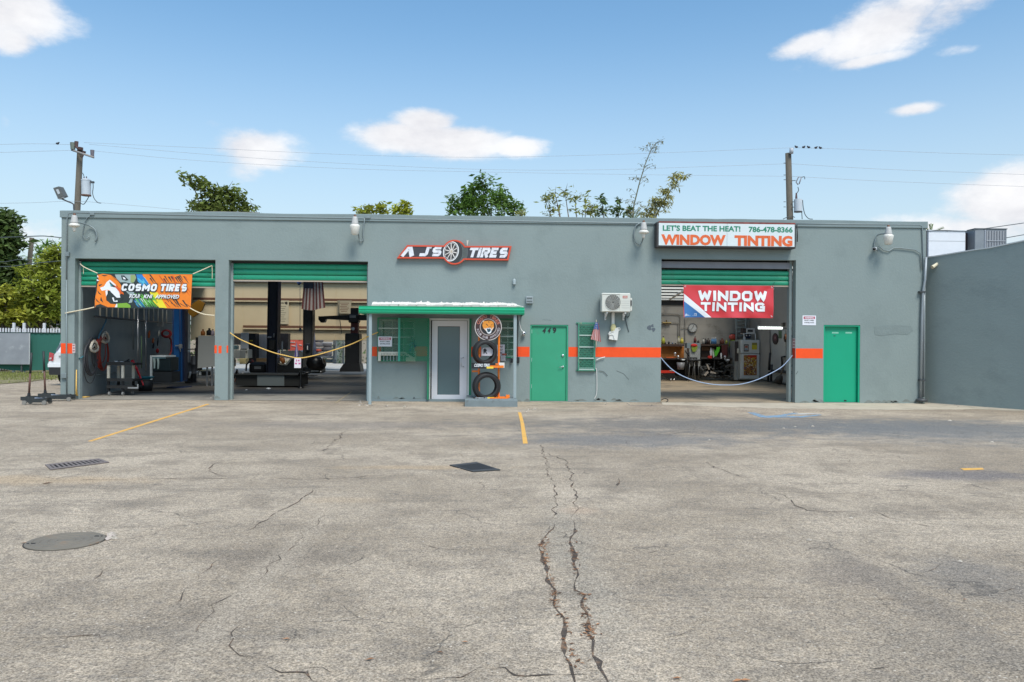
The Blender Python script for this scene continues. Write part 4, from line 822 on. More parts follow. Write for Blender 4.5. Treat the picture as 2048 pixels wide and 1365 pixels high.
# ---------------------------------------------------------------- lightbox sign
lb = thing('lightbox_sign', "white lightbox sign reading LET'S BEAT THE HEAT and WINDOW TINTING", 'sign', (W(1453, 495).x, D, W(1453, 495).z))
Yb = D - .30; x0, x1, z0, z1 = rect(1313.5, 445.5, 1592, 496, Yb)
SHW = mat('case_dark', (.05, .045, .045), .6); FACE = mat('acrylic_white', (.66, .72, .73), .35, var=.03)
B('case', SHW, lb, (x0, x1, Yb + .01, D - .003, z0, z1), c=.01)
fx0, fx1, fz0, fz1 = rect(1317.5, 448, 1589, 492.7, Yb)
xm = W(1454, 470, Yb).x
B('panel', FACE, lb, (fx0, xm - .003, Yb - .006, Yb + .009, fz0, fz1)); B('panel', FACE, lb, (xm + .003, fx1, Yb - .006, Yb + .009, fz0, fz1))
B('rusty_edge', mat('rust_red', (.22, .05, .04), .8, var=.4, vscale=9), lb, (fx0, fx1 + .02, Yb - .004, Yb + .05, fz1 + .003, z1 + .012))
TG = mat('letter_green', (.02, .22, .13), .5); TO = mat('letter_orange', (.72, .13, .03), .5, var=.08, vscale=6)
def ptext(par, m, txt, px0, py0, px1, py1, Y, bold=.02, shear=0, nm='lettering', warp=None):
    a, b, c, d = rect(px0, py0, px1, py1, Y); q = MB().use(m); put_text(q, txt, a, b, c, d, Y, bold, shear, warp); return q.build(nm, None, par)
ptext(lb, TG, "LET'S BEAT THE HEAT!", 1325.5, 451.5, 1481, 463, Yb - .009, .035)
ptext(lb, TG, '786-478-8366', 1497.5, 454, 1585.5, 465.5, Yb - .009, .035)
ptext(lb, TO, 'WINDOW', 1322.5, 469.5, 1451.5, 491, Yb - .009, .055); ptext(lb, TO, 'TINTING', 1469, 471.5, 1585, 493, Yb - .009, .055)
q = MB().use(BLACKM); p = W(1594, 450, D - .05); q.tube([p, W(1595, 470, D - .05), W(1594.5, 484, D - .05)], .012, 6); q.build('feed_cable', None, lb)
# ---------------------------------------------------------------- window tinting banner
def banner_surface(q, m, x0, x1, z0, z1, Y, warp, nx=40, nz=16, skew=0):
    q.use(m, True); vs = []
    for j in range(nz + 1):
        for i in range(nx + 1): x = x0 + (x1 - x0) * i / nx; z = z0 + (z1 - z0) * j / nz; vs.append((x, Y + warp(x, z), z))
    q.add(vs, [(j * (nx + 1) + i, j * (nx + 1) + i + 1, (j + 1) * (nx + 1) + i + 1, (j + 1) * (nx + 1) + i) for j in range(nz) for i in range(nx)], True)
Yw = D + .02; bn = thing('vinyl_banner', 'red WINDOW TINTING vinyl banner with a blue corner hanging in the right bay', 'banner', tuple(W(1457, 636, Yw)))
x0, x1, z0, z1 = rect(1367, 571.5, 1547, 636, Yw)
def wr1(x, z):
    u = (x - x0) / (x1 - x0); v = (z1 - z) / (z1 - z0)
    return .018 * math.sin(9 * u + 5 * v) * v + .012 * math.sin(23 * u - 8 * v) * (.3 + v) + .02 * math.exp(-((u + v * .5 - 1.0) / .06) ** 2) * (1 - v)
q = MB(); banner_surface(q, mat('vinyl_red', (.60, .035, .045), .33, coat=.3), x0, x1, z0, z1, Yw, wr1, 70, 24); q.build('sheet', None, bn)
bc = conv(1260, 420, 5.39)
def bpoly(nm, m, uv, off, par, Y, cv, wf, seg=14):
    # cut into vertical strips so that it follows the ripples
    P = [W(*cv(u, v), Y) for u, v in uv]; pl = [(p.x, p.z) for p in P]; xs = [p[0] for p in pl]; a, b = min(xs), max(xs); q = MB().use(m)
    bm = bmesh.new(); vv = [bm.verts.new((x, 0, z)) for x, z in pl]
    tris = tessellate_polygon([[Vector((x, z, 0)) for x, z in pl]])
    for t in tris:
        try: bm.faces.new([vv[i] for i in t])
        except Exception: pass
    for i in range(1, seg):
        x = a + (b - a) * i / seg; bmesh.ops.bisect_plane(bm, geom=bm.verts[:] + bm.edges[:] + bm.faces[:], plane_co=(x, 0, 0), plane_no=(1, 0, 0))
    bm.verts.index_update(); q.add([(v.co.x, Y - off + wf(v.co.x, v.co.z), v.co.z) for v in bm.verts], [tuple(v.index for v in f.verts) for f in bm.faces], False); bm.free()
    return q.build(nm, None, par)
VW = mat('vinyl_white', (.80, .82, .84), .35, coat=.2); VB = mat('vinyl_blue', (.035, .15, .38), .35, coat=.2)
bpoly('white_band', VW, ((583, 905), (583, 985), (808, 1160), (878, 1160)), .003, bn, Yw, bc, wr1); bpoly('blue_corner', VB, ((583, 985), (583, 1160), (808, 1160)), .003, bn, Yw, bc, wr1)
for txt, a, b in (('WINDOW', (732, 982), (1478, 878)), ('TINTING', (760, 1092), (1452, 1002))):
    p, r_ = W(*bc(*a), Yw), W(*bc(*b), Yw); q = MB().use(VW); block_text(q, txt, p.x, r_.x, p.z, r_.z, Yw - .014, t=.14, gap=.13, warp=wr1); q.build('lettering', None, bn)
a, b = W(*bc(600, 1142), Yw), W(*bc(718, 1118), Yw); q = MB().use(VW); put_text(q, 'EXPERTINTS', a.x, b.x, a.z, b.z, Yw - .006, .03, 0, wr1); q.build('lettering', None, bn)
bpoly('print_mark', VW, ((598, 1065), (612, 1058), (616, 1080), (606, 1092), (600, 1085)), .004, bn, Yw, bc, wr1, 2)
q = MB().use(STEEL)
for x in (x0 + .04, x1 - .04):
    for z in (z0 + .04, z1 - .04): q.lathe([(.012, .004), (.02, .004), (.022, 0)], (x, Yw + wr1(x, z) - .002, z), (0, -1, 0), n=10)
q.build('eyelet', None, bn); q = MB().use(BLACKM); q.tube([(x0 + .04, Yw, z1 - .03), (x0 - .1, YC, z1 + .12)], .006, 5); q.tube([(x1 - .04, Yw, z1 - .03), (x1 + .1, YC, z1 + .12)], .006, 5); q.build('tie_cord', None, bn)
# ---------------------------------------------------------------- cosmo tires banner
Yt = D - .03; tcv = conv(140, 500, 6.827); cb = thing('vinyl_banner', 'colourful COSMO TIRES vinyl banner with a roaring tiger head in the left bay', 'banner', tuple(W(285, 617, Yt)))
c4 = [W(*tcv(u, v), Yt) for u, v in ((332, 790), (1650, 812), (1672, 332), (372, 322))]
def wr2(x, z): return .012 * math.sin(2.1 * x) + .006 * math.sin(6 * x + 3 * z)
INK = mat('vinyl_ink', (.018, .03, .03), .35, coat=.2)
q = MB().use(INK, True); nx, nz_ = 40, 12; vs = []
for j in range(nz_ + 1):
    for i in range(nx + 1): s_, t_ = i / nx, j / nz_; p = c4[0].lerp(c4[1], s_).lerp(c4[3].lerp(c4[2], s_), t_); vs.append((p.x, Yt + wr2(p.x, p.z), p.z))
q.add(vs, [(j * (nx + 1) + i, j * (nx + 1) + i + 1, (j + 1) * (nx + 1) + i + 1, (j + 1) * (nx + 1) + i) for j in range(nz_) for i in range(nx)], True); q.build('sheet', None, cb)
VO = mat('vinyl_orange', (.86, .22, .012), .4, var=.12, vscale=5, coat=.15); VO2 = mat('vinyl_orange_deep', (.72, .10, .01), .4, coat=.15); VG = mat('vinyl_grey', (.33, .42, .42), .4); VGR = mat('vinyl_green', (.12, .42, .05), .4, island=.35); VY = mat('vinyl_yellow', (.80, .68, .03), .4); VBL = mat('vinyl_blue2', (.02, .20, .55), .4, island=.3)
kk = [0]
def tp(nm, m, uv, seg=8): kk[0] += 1; return bpoly(nm, m, uv, .0015 + .0004 * kk[0], cb, Yt, tcv, wr2, seg)
tp('orange_field', VO, ((985, 333), (1668, 336), (1648, 810), (1292, 797), (1180, 600), (1050, 470)), 16)
tp('blue_flare', VBL, ((905, 336), (980, 336), (1060, 450), (1140, 560), (1010, 520), (925, 430)))
tp('yellow_flare', VY, ((1085, 575), (1190, 580), (1320, 795), (1215, 790), (1140, 690)))
pr = random.Random(2)
def slashes(m, n, u0, u1, v0, v1, L_, w, lean=.75):
    q = MB().use(m); kk[0] += 1; Yo = Yt - .0015 - .0004 * kk[0]
    for i in range(n):
        u, v = pr.uniform(u0, u1), pr.uniform(v0, v1); l = L_ * pr.uniform(.5, 1.2); ww = w * pr.uniform(.5, 1.3)
        uv = [(u, v), (u + ww, v), (u + l * lean + ww * .3, min(v + l, 785)), (u + l * lean, min(v + l, 785))]
        P = [W(*tcv(a, b), Yt) for a, b in uv]; q.add([(p.x, Yo - i * .00004 + wr2(p.x, p.z), p.z) for p in P], [(0, 1, 2, 3)], False)
    q.build('print_slash', None, cb)
slashes(VGR, 46, 870, 1120, 590, 720, 110, 17); slashes(VW, 16, 880, 1100, 600, 740, 60, 7); slashes(VBL, 12, 860, 960, 640, 740, 90, 14); slashes(mat('vinyl_cyan', (.1, .5, .65), .4), 9, 920, 1010, 345, 440, 90, 12)
slashes(INK, 16, 1040, 1560, 338, 400, 110, 20); slashes(INK, 14, 1250, 1600, 600, 740, 130, 16); slashes(VO2, 16, 1150, 1600, 345, 560, 90, 18); slashes(VY, 8, 1120, 1230, 600, 700, 80, 14)
tp('grey_head', VG, ((615, 338), (890, 338), (905, 385), (880, 440), (830, 460), (760, 445), (690, 445), (640, 395)))
tp('print_shade', mat('vinyl_olive', (.28, .36, .14), .4), ((830, 345), (890, 345), (900, 390), (870, 450), (830, 445))); tp('print_shade', INK, ((700, 350), (745, 352), (805, 415), (770, 425), (715, 410)), 3); tp('print_shade', VW, ((722, 368), (750, 380), (770, 405), (735, 402)), 2)
tp('grey_jaw', VG, ((760, 560), (880, 580), (850, 720), (800, 730), (840, 640)))
tp('head_shape', VO, ((378, 345), (450, 328), (560, 345), (640, 400), (700, 480), (738, 612), (700, 600), (655, 640), (600, 560), (520, 560), (500, 600), (500, 690), (560, 735), (640, 745), (650, 786), (345, 782), (345, 700), (352, 640), (372, 560), (378, 470), (400, 420)), 16)
tp('face_patch', VW, ((505, 440), (548, 408), (620, 470), (672, 560), (690, 655), (640, 655), (580, 575), (520, 545), (440, 560), (415, 520), (470, 500)))
tp('mouth_dark', INK, ((512, 612), (560, 585), (600, 640), (660, 665), (738, 650), (700, 690), (650, 720), (640, 745), (560, 738), (505, 690)))
tp('tooth', VW, ((555, 570), (600, 560), (668, 655), (625, 640)), 3); tp('tooth', VW, ((578, 655), (600, 650), (612, 700), (650, 690), (655, 712), (600, 708)), 3); tp('chin', VW, ((640, 735), (655, 745), (655, 786), (615, 786)), 2)
tp('brow', INK, ((540, 432), (610, 492), (640, 520), (560, 500)), 3); tp('eye', mat('vinyl_teal', (.05, .35, .4), .4), ((548, 458), (585, 492), (560, 494)), 2)
for uv in (((380, 555), (440, 620), (400, 600)), ((352, 660), (420, 730), (370, 700)), ((430, 345), (520, 350), (470, 362)), ((395, 480), (450, 470), (410, 500)), ((560, 350), (680, 440), (620, 400)), ((430, 640), (460, 720), (420, 690)), ((350, 765), (420, 740), (520, 782), (360, 782)), ((640, 480), (690, 560), (650, 540))): tp('stripe', INK, uv, 2)
for uv in (((378, 345), (400, 380), (378, 375)), ((372, 400), (410, 420), (374, 430)), ((490, 560), (520, 548), (520, 600), (500, 640))): tp('stripe', VW, uv, 2)
tp('green_lip', mat('vinyl_lime', (.20, .40, .04), .4), ((652, 735), (780, 725), (830, 760), (832, 792), (652, 789))); tp('snout_edge', VO2, ((600, 480), (680, 520), (738, 612), (690, 590)), 3)
for txt, a, b, t_ in (('COSMO', (702, 562), (1200, 468), .14), ('TIRES', (1225, 565), (1612, 470), .14)):
    p, r_ = W(*tcv(*a), Yt), W(*tcv(*b), Yt)
    for m_, gx, of in ((INK, .018, .021), (VW, 0, .026)):
        q = MB().use(m_); block_text(q, txt, p.x - gx, r_.x + gx, p.z - gx, r_.z + gx, Yt - of, t=t_ + gx * .8, gap=.15, shear=.22, warp=wr2); q.build('lettering', None, cb)
for txt, a, b in (('ROUI', (815, 660), (965, 605)), ('KNI', (1010, 662), (1130, 612)), ('APPROVED', (1165, 665), (1500, 615))):
    p, r_ = W(*tcv(*a), Yt), W(*tcv(*b), Yt); q = MB().use(INK); put_text(q, txt, p.x + .01, r_.x + .01, p.z - .012, r_.z - .012, Yt - .022, .04, .25, wr2); q.build('lettering', None, cb)
    q = MB().use(VW); put_text(q, txt, p.x, r_.x, p.z, r_.z, Yt - .026, .03, .25, wr2); q.build('lettering', None, cb)
RP = mat('cream_rope', (.72, .62, .44), .85, var=.1, vscale=40)
def cord(nm, m, pts, Y, r, par=None, sub=6, **k):
    P = [W(x, y, Y if not isinstance(Y, (list, tuple)) else Y[i]) for i, (x, y) in enumerate(pts)]; out = []
    for i in range(len(P) - 1):
        p0, p1, p2, p3 = P[max(i - 1, 0)], P[i], P[i + 1], P[min(i + 2, len(P) - 1)]
        for j in range(sub):
            t = j / sub; out.append(.5 * ((2 * p1) + (-p0 + p2) * t + (2 * p0 - 5 * p1 + 4 * p2 - p3) * t * t + (-p0 + 3 * p1 - 3 * p2 + p3) * t ** 3))
    out.append(P[-1]); return MB().use(m).tube(out, r, 6).build(nm, None, par, **k)
cord('tie_cord', RP, [tcv(135, 190), tcv(200, 240), tcv(378, 322)], [D + .1, D + .05, Yt], .014, cb)
cord('tie_cord', RP, [tcv(1675, 332), tcv(1830, 265), tcv(1940, 215)], [Yt, D + .05, D + .1], .012, cb); cord('tie_cord', RP, [tcv(1940, 215), tcv(1942, 300), tcv(1942, 400)], D + .1, .009, cb); cord('tie_cord', RP, [tcv(182, 235), tcv(184, 330)], D + .1, .009, cb)
cord('tie_cord', RP, [tcv(332, 785), tcv(200, 815), tcv(0, 852), (130.5, 627)], [Yt, D - .03, D - .03, D - .03], .016, cb); cord('tie_cord', RP, [tcv(1640, 797), tcv(1740, 850), tcv(1850, 885), tcv(1975, 898)], [Yt, D, D + .02, D + .03], .016, cb)
# ---------------------------------------------------------------- split air conditioner
Ya = D - .38; a0, a1, c0, c1 = rect(1203.5, 586.5, 1261, 624.5, Ya); acm = mat('ac_cream', (.62, .62, .56), .45, var=.03)
ac_ = thing('air_conditioner', 'white outdoor air conditioning unit on the wall above the small flag', 'air conditioner', ((a0 + a1) / 2, D, c0))
B('casing', acm, ac_, (a0, a1, Ya, D - .08, c0, c1), c=.02)
fc = W(1226, 605, Ya - .01); rf = 15.4 / 1600 * Ya
MB().use(mat('fan_void', (.07, .07, .065), .8)).lathe([(.001, 0), (rf * .98, 0)], (fc.x, Ya - .003, fc.z), (0, -1, 0), n=32).build('fan_recess', None, ac_)
q = MB().use(mat('fan_grille', (.50, .50, .46), .4))
for k in range(7): r_ = rf * (k + 1) / 7; q.lathe([(r_ - .004, .012), (r_ + .004, .012), (r_ + .004, .018), (r_ - .004, .018)], (fc.x, Ya - .003, fc.z), (0, -1, 0), n=32, closed=True)
for k in range(18): a = k * math.pi / 9; q.tube([(fc.x + .03 * math.cos(a), Ya - .016, fc.z + .03 * math.sin(a)), (fc.x + rf * math.cos(a), Ya - .016, fc.z + rf * math.sin(a))], .003, 4)
q.build('fan_grille', None, ac_); q = MB().use(mat('fan_blade', (.16, .16, .15), .5))
for k in range(3):
    a = k * 2.094; q.add([(fc.x + r__ * math.cos(a + d_), Ya - .006, fc.z + r__ * math.sin(a + d_)) for r__, d_ in ((.04, 0), (rf * .9, -.1), (rf * .93, .7), (.06, 1.0))], [(0, 1, 2, 3)], False)
q.build('fan_blade', None, ac_)
B('face_frame', acm, ac_, (a0 + .01, W(1240, 605, Ya).x, Ya - .012, Ya - .0005, c0 + .02, c0 + .03), (a0 + .01, W(1240, 605, Ya).x, Ya - .012, Ya - .0005, c1 - .03, c1 - .02), (a0 + .005, a0 + .015, Ya - .012, Ya - .0005, c0 + .03, c1 - .03), (W(1240, 605, Ya).x - .01, W(1240, 605, Ya).x, Ya - .012, Ya - .0005, c0 + .03, c1 - .03))
PB('badge', mat('badge_red', (.45, .12, .09), .5), ac_, 1245.5, 592, 1255, 597, Ya - .004, .003); 
q = MB().use(mat('badge_pale', (.75, .65, .6), .5)); x_0, x_1, z_0, z_1 = rect(1246.5, 593.2, 1254, 596, Ya - .005); put_text(q, 'GD', x_0, x_1, z_0, z_1, Ya - .0055, .02); q.build('badge_print', None, ac_)
for k in range(4): PB('casing_rib', mat('ac_rib', (.5, .5, .46), .5), ac_, 1243, 602 + k * 4.5, 1259, 602.8 + k * 4.5, Ya - .004, .003)
B('side_cover', acm, ac_, (a1 + .001, a1 + .06, Ya + .08, D - .1, c0 + .03, c1 - .12), c=.015); PB('side_handle', BLACKM, ac_, 1260.2, 601, 1263.6, 612, Ya + .06, .05)
q = MB().use(WHITE)
for px in (1211, 1247):
    p = W(px, 625, D - .05); q.box(p.x - .02, p.x + .02, Ya + .03, D - .003, c0 - .035, c0 - .003); q.box(p.x - .02, p.x + .02, D - .04, D - .003, c0 - .2, c0 - .035)
    q.tube([(p.x, Ya + .06, c0 - .03), (p.x, D - .02, c0 - .18)], .012, 5)
q.build('bracket', None, ac_)
DUCT = mat('duct_white', (.70, .70, .66), .5); q = MB().use(DUCT); x_0, x_1, z_0, z_1 = rect(1223.5, 624, 1229.5, 652, D - .08); q.box(x_0, x_1, D - .08, D - .003, z_0, c0 - .002, c=.01); q.build('line_cover', None, ac_)
hc = conv(1030, 560, 5.057)
MB().use(mat('foam_cream', (.62, .55, .28), .8, var=.15, vscale=20)).sphere(W(*hc(995, 492), D - .07), .085, 10, (.9, .7, 1.5)).build('pipe_foam', None, ac_)
q = MB().use(DUCT); q.poly([W(*hc(u, v), D - .12) for u, v in ((1000, 500), (1040, 480), (1050, 500), (1035, 612), (990, 608), (950, 600), (955, 575), (945, 545), (960, 520), (985, 530))], (0, .1, 0)); q.build('wall_box', None, ac_)
cord('pipe_loop', DUCT, [hc(1000, 520), hc(965, 535), hc(955, 560), hc(990, 555), hc(1005, 600)], D - .13, .01, ac_); cord('pipe_loop', DUCT, [hc(1030, 495), hc(1055, 485), hc(1062, 505), hc(1040, 515)], D - .1, .01, ac_)
CBL = mat('cable_grey', (.06, .075, .08), .6); cord('cable', CBL, [hc(1112, 330), hc(1118, 400), hc(1135, 470), hc(1152, 525)], D - .02, .009, ac_); cord('cable', CBL, [hc(1115, 335), hc(1118, 365), hc(1135, 378), hc(1155, 365), hc(1162, 330)], D - .02, .009, ac_)
# ---------------------------------------------------------------- grille over the narrow window
GRN = mat('grille_green', (.045, .26, .165), .55, var=.15, vscale=15, dirt=(.30, .33, .20), dscale=9, dthr=.58); Yg = D - .07
gr = thing('window_grille', 'rusty green expanded-metal grille bolted over the narrow window', 'window grille', tuple(W(1173, 745, D)))
def lattice(q, x0, x1, z0, z1, Y, pitch, r, ang_=1.0):
    """clipped diagonal strands, both ways"""
    for sgn in (1, -1):
        k = math.tan(ang_) * sgn; span = (z1 - z0) / abs(k); c = x0 - span; 
        while c < x1 + span:
            pts = []
            xa, xb = c, c + span * 1.0; za, zb__ = (z0, z1) if sgn > 0 else (z1, z0)
            t0 = max(0, (x0 - xa) / (xb - xa)); t1 = min(1, (x1 - xa) / (xb - xa))
            if t1 > t0 + .01:
                p = (xa + (xb - xa) * t0, za + (zb__ - za) * t0); s_ = (xa + (xb - xa) * t1, za + (zb__ - za) * t1)
                d_ = Vector((s_[0] - p[0], s_[1] - p[1])).normalized(); n_ = Vector((-d_.y, d_.x)) * r; Yo = Y + (.0015 if sgn > 0 else 0)
                q.add([(p[0] + n_.x, Yo, p[1] + n_.y), (s_[0] + n_.x, Yo, s_[1] + n_.y), (s_[0] - n_.x, Yo, s_[1] - n_.y), (p[0] - n_.x, Yo, p[1] - n_.y), (p[0], Yo + .004, p[1]), (s_[0], Yo + .004, s_[1])], [(0, 1, 2, 3), (0, 1, 5, 4), (3, 2, 5, 4)], False)
            c += pitch
x0, x1, z0, z1 = rect(1156, 645.5, 1190.5, 742.5, Yg)
q = MB().use(GRN); lattice(q, x0 + .02, x1 - .02, z0 + .02, z1 - .02, Yg, .034, .0042, 1.25); q.build('mesh', None, gr, kind='stuff')
B('frame', GRN, gr, (x0, x0 + .025, Yg - .01, Yg + .02, z0, z1), (x1 - .025, x1, Yg - .01, Yg + .02, z0, z1), (x0 + .025, x1 - .025, Yg - .01, Yg + .02, z0, z0 + .03), (x0 + .025, x1 - .025, Yg - .01, Yg + .02, z1 - .03, z1))
for y in (671, 694.5, 717, 739.5): z = W(1173, y, Yg).z; B('cross_bar', MUNT, gr, (x0 + .03, x1 - .03, Yg - .018, Yg - .004, z - .012, z + .012))
for x, z in ((x0, z1 - .015), (x1, z1 - .015), (x0, z0 + .015), (x1, z0 + .015)): B('stand_off', GRN, gr, (x - .045, x + .045, D - .03, D - .003, z - .015, z + .015), (x - .01, x + .01, Yg + .02, D - .03, z - .01, z + .01))
# flag
Yf = D - .22; fg = thing('small_flag', 'small faded stars and stripes flag on a stick at the window grille', 'flag', tuple(W(1191, 690, Yf)))
fcv = conv(1030, 560, 5.057); cord('stick', mat('stick_wood', (.6, .5, .35), .7), [fcv(822, 405), fcv(822, 690)], Yf + .03, .008, fg)
top = [fcv(808, 440), fcv(845, 440)]; bot = [fcv(765, 605), fcv(875, 628)]
def flagpt(s, t): 
    L0, R0 = fcv(812, 432), fcv(838, 430); L1, R1 = fcv(765, 600), fcv(878, 545); Rb = fcv(860, 628)
    lx, ly = L0[0] + (L1[0] - L0[0]) * t, L0[1] + (L1[1] - L0[1]) * t; rx, ry = R0[0] + (Rb[0] + 1 - R0[0]) * t ** .7, R0[1] + (Rb[1] - R0[1]) * t
    p = W(lx + (rx - lx) * s, ly + (ry - ly) * s, Yf); return Vector((p.x, Yf + .03 * math.sin(s * 11) * (.3 + t), p.z))
FR = mat('flag_red', (.58, .07, .08), .7, trans=.25); FW = mat('flag_white', (.75, .66, .62), .7, trans=.25); FB = mat('flag_blue', (.08, .16, .38), .7, trans=.2)
q = MB()
for i in range(13):
    q.use(FR if i % 2 == 0 else FW); 
    for k in range(8): s0, s1, t0, t1 = i / 13, (i + 1) / 13, k / 8, (k + 1) / 8; q.add([flagpt(s0, t0), flagpt(s1, t0), flagpt(s1, t1), flagpt(s0, t1)], [(0, 1, 2, 3)], True)
q.build('cloth', None, fg)
q = MB().use(FB); g_ = lambda s, t: flagpt(s, t) + Vector((0, -.006, 0)); q.add([g_(s, t) for t in (0, .12, .25, .38) for s in (.0, .2, .4, .6, .8, .9)], [(r * 6 + c, r * 6 + c + 1, (r + 1) * 6 + c + 1, (r + 1) * 6 + c) for r in range(3) for c in range(5)], True); q.build('canton', None, fg)
q = MB().use(FW)
for i in range(9): p = flagpt(.12 + .09 * (i % 3) * 2.6, .07 + .12 * (i // 3)) + Vector((0, -.012, 0)); q.add([p + Vector((.008 * math.cos(a), 0, .008 * math.sin(a))) for a in [k * 1.2566 for k in range(5)]], [(0, 1, 2, 3, 4)], False)
q.build('star', None, fg)
WC_ = mat('white_cable', (.72, .70, .66), .5); cord('loose_cable', WC_, [fcv(822, 812), fcv(860, 795), fcv(910, 782)], D - .05, .013, None, label='short white cable stub sticking out beside the window grille', cat='cable')
cord('loose_cable', WC_, [fcv(815, 893), fcv(825, 920), fcv(828, 1050), (1193, 788), fcv(803, 1205)], D - .04, .009, None, label='long white cable hanging below the window grille', cat='cable')
cord('wall_cable', CBL, [fcv(848, 920), fcv(895, 930), fcv(935, 970)], D - .02, .006, bld)
# round meter light
q = thing('wall_floodlight', 'small round chrome lamp on a cable beside the canopy', 'lamp', tuple(W(1046, 672, D))); p = W(1048, 667.5, D - .1)
MB().use(STEEL).lathe([(.001, .03), (.035, .03), (.055, .015), (.058, -.02), (.04, -.05)], p, (.3, -1, .1), n=16).build('head', None, q); cord('cable', WHITE, [(1037.5, 632), (1038.5, 645), (1042, 658), (1046, 664)], D - .1, .010, q)
MB().use(BLACKM).lathe([(.001, .036), (.018, .035), (.02, .03)], p, (.3, -1, .1), n=10).build('sensor_eye', None, q); cord('cable', BLACKM, [(1036, 632), (1035.4, 680), (1035.5, 716)], D - .05, .010, q)
# ---------------------------------------------------------------- canopy
YP = D - 1.25
cn = thing('entrance_canopy', 'flat green-edged canopy over the office door on slim posts', 'canopy', (W(885, 628, D - .6).x, D, 2.0))
x0, x1, z0, z1 = rect(717.5, 613.5, 1049, 628.5, YP)
pf = [(0, 0), (.02, 0), (.0, .03), (-.012, .06), (.012, .075), (.012, .085), (-.01, .10), (-.012, .13), (.012, .145), (.0, z1 - z0), (.04, z1 - z0 + .0)]
q = MB().use(mat('canopy_green', (.018, .40, .21), .38, var=.04)); vs = [(x, YP + y, z0 + z) for x in (x0, x1) for y, z in pf]; k = len(pf); q.add(vs, [(i, i + 1, k + i + 1, k + i) for i in range(1, k - 1)], False)
q.box(x0, x0 + .02, YP + .03, D - .003, z0, z1); q.box(x1 - .02, x1, YP + .03, D - .003, z0, z1); q.build('fascia', None, cn)
q = MB().use(mat('canopy_deck', (.30, .36, .35), .7, var=.1)); q.box(x0 + .02, x1 - .02, YP + .045, D - .003, z0 + .03, z1 - .02); q.build('deck', None, cn)
POST = mat('post_grey', (.30, .365, .375), .55, var=.06)
a, b, _, _ = rect(737.5, 628, 743.5, 808, YP + .12); B('post', POST, cn, (a, b, YP + .08, YP + .16, -.02, z0 + .028), c=.008); a, b, _, _ = rect(1026.5, 628, 1033, 805, YP + .12); B('post', POST, cn, (a, b, YP + .08, YP + .16, .165, z0 + .028), c=.008)
PB('wall_post', POST, cn, 734.5, 629, 738, 806, D - .05, .047)
# crumpled white sheet lying on top
q = MB().use(mat('white_tarp', (.78, .74, .67), .7, var=.06, trans=.1), False); x0t, x1t = W(744, 610, YP).x, W(1047, 610, YP).x; nx = 110; vs = []; tr_ = random.Random(4)
prof = [(YP + .06, .0), (YP + .05, .045), (YP + .12, .085), (YP + .28, .11), (YP + .5, .10), (YP + .7, .03)]
for i in range(nx + 1):
    x = x0t + (x1t - x0t) * i / nx; tt = .5 + .5 * abs(mnoise.noise(Vector((x * 1.7, 0, 0)))); spike = (.05 if tr_.random() < .05 else 0)
    fade = min(1, (1 - i / nx) * 12 + .15)
    for j, (y, z) in enumerate(prof): vs.append((x + tr_.uniform(-.02, .02), y + .05 * mnoise.noise(Vector((x * 3, j, 1))), z1 - .0 + z * (.65 + .6 * tt) * fade + tr_.uniform(-.008, .014) + (spike if j == 2 else 0)))
q.add(vs, [(i * 6 + j, (i + 1) * 6 + j, (i + 1) * 6 + j + 1, i * 6 + j + 1) for i in range(nx) for j in range(5)], False)
q.build('crumpled_tarp', None, None, label='crumpled off-white sheet lying along the top of the canopy', cat='tarp')
q = MB().use(mat('shingle_grey', (.50, .50, .46), .8, island=.12)); n = 16
for i in range(n): a_, b_ = x0 + .3 + (x1 - x0 - .5) * i / n, x0 + .3 + (x1 - x0 - .5) * (i + 1) / n; q.box(a_ + .01, b_ - .01, YP + .01, YP + .07, z1 + .002, z1 + .035 + .012 * (i % 3))
q.build('edge_strip', None, cn)
# green mesh security gate folded back over the wall, left of the door
Ym = D - .22
sgte = thing('mesh_gate', 'open green expanded-metal security gate left of the glass door', 'security gate', tuple(W(830, 700, D)))
MG = mat('mesh_green', (.01, .20, .10), .55, var=.1); x0, x1, z0, z1 = rect(797, 637, 858, 746, Ym)
q = MB().use(MG); lattice(q, x0, x1, z0 + .3, z1, Ym, .030, .0052, 1.1); q.build('mesh', None, sgte, kind='stuff')
TEAL = mat('teal_bar', (.05, .36, .26), .5); B('frame', TEAL, sgte, (x0 - .01, x0 + .045, Ym - .02, Ym + .02, z0 + .3, z1), ); B('frame_rail', MG, sgte, (x0 + .045, x1, Ym - .015, Ym + .015, z1 - .035, z1)); B('hinge_stile', MG, sgte, (x1 - .045, x1, Ym + .01, D - .005, z0 - .7, z1 - .04))
x0, x1, z0, z1 = rect(757, 638, 797, 721, D - .06); wg = thing('window_mesh', 'green diamond mesh screen over the window left of the door', 'mesh screen', tuple(W(777, 720, D)))
q = MB().use(mat('mesh_pale', (.10, .26, .17), .6, dirt=(.3, .32, .2), dscale=8)); lattice(q, x0, x1 + .3, z0, z1, D - .06, .034, .0032, 1.1); q.build('mesh', None, wg, kind='stuff')
B('frame', MG, wg, (x0 - .03, x0, D - .07, D - .04, z0, z1), (x0 - .03, x1 + .3, D - .07, D - .04, z1, z1 + .03), (x0, x1 + .3, D - .069, D - .041, z0 - .03, z0))
for y in (657, 675): z = W(777, y, D - .07).z; B('cross_bar', MUNT, wg, (x0, x1 + .32, D - .085, D - .072, z - .012, z + .012))
x0, x1, z0, z1 = rect(998, 640, 1031, 714, D - .06); wg2 = thing('window_mesh', 'green diamond mesh screen over the window behind the tire rack', 'mesh screen', tuple(W(1015, 714, D)))
q = MB().use(mat('mesh_pale', (.1, .2, .1))); lattice(q, x0, x1, z0, z1, D - .06, .034, .0032, 1.1); q.build('mesh', None, wg2, kind='stuff')
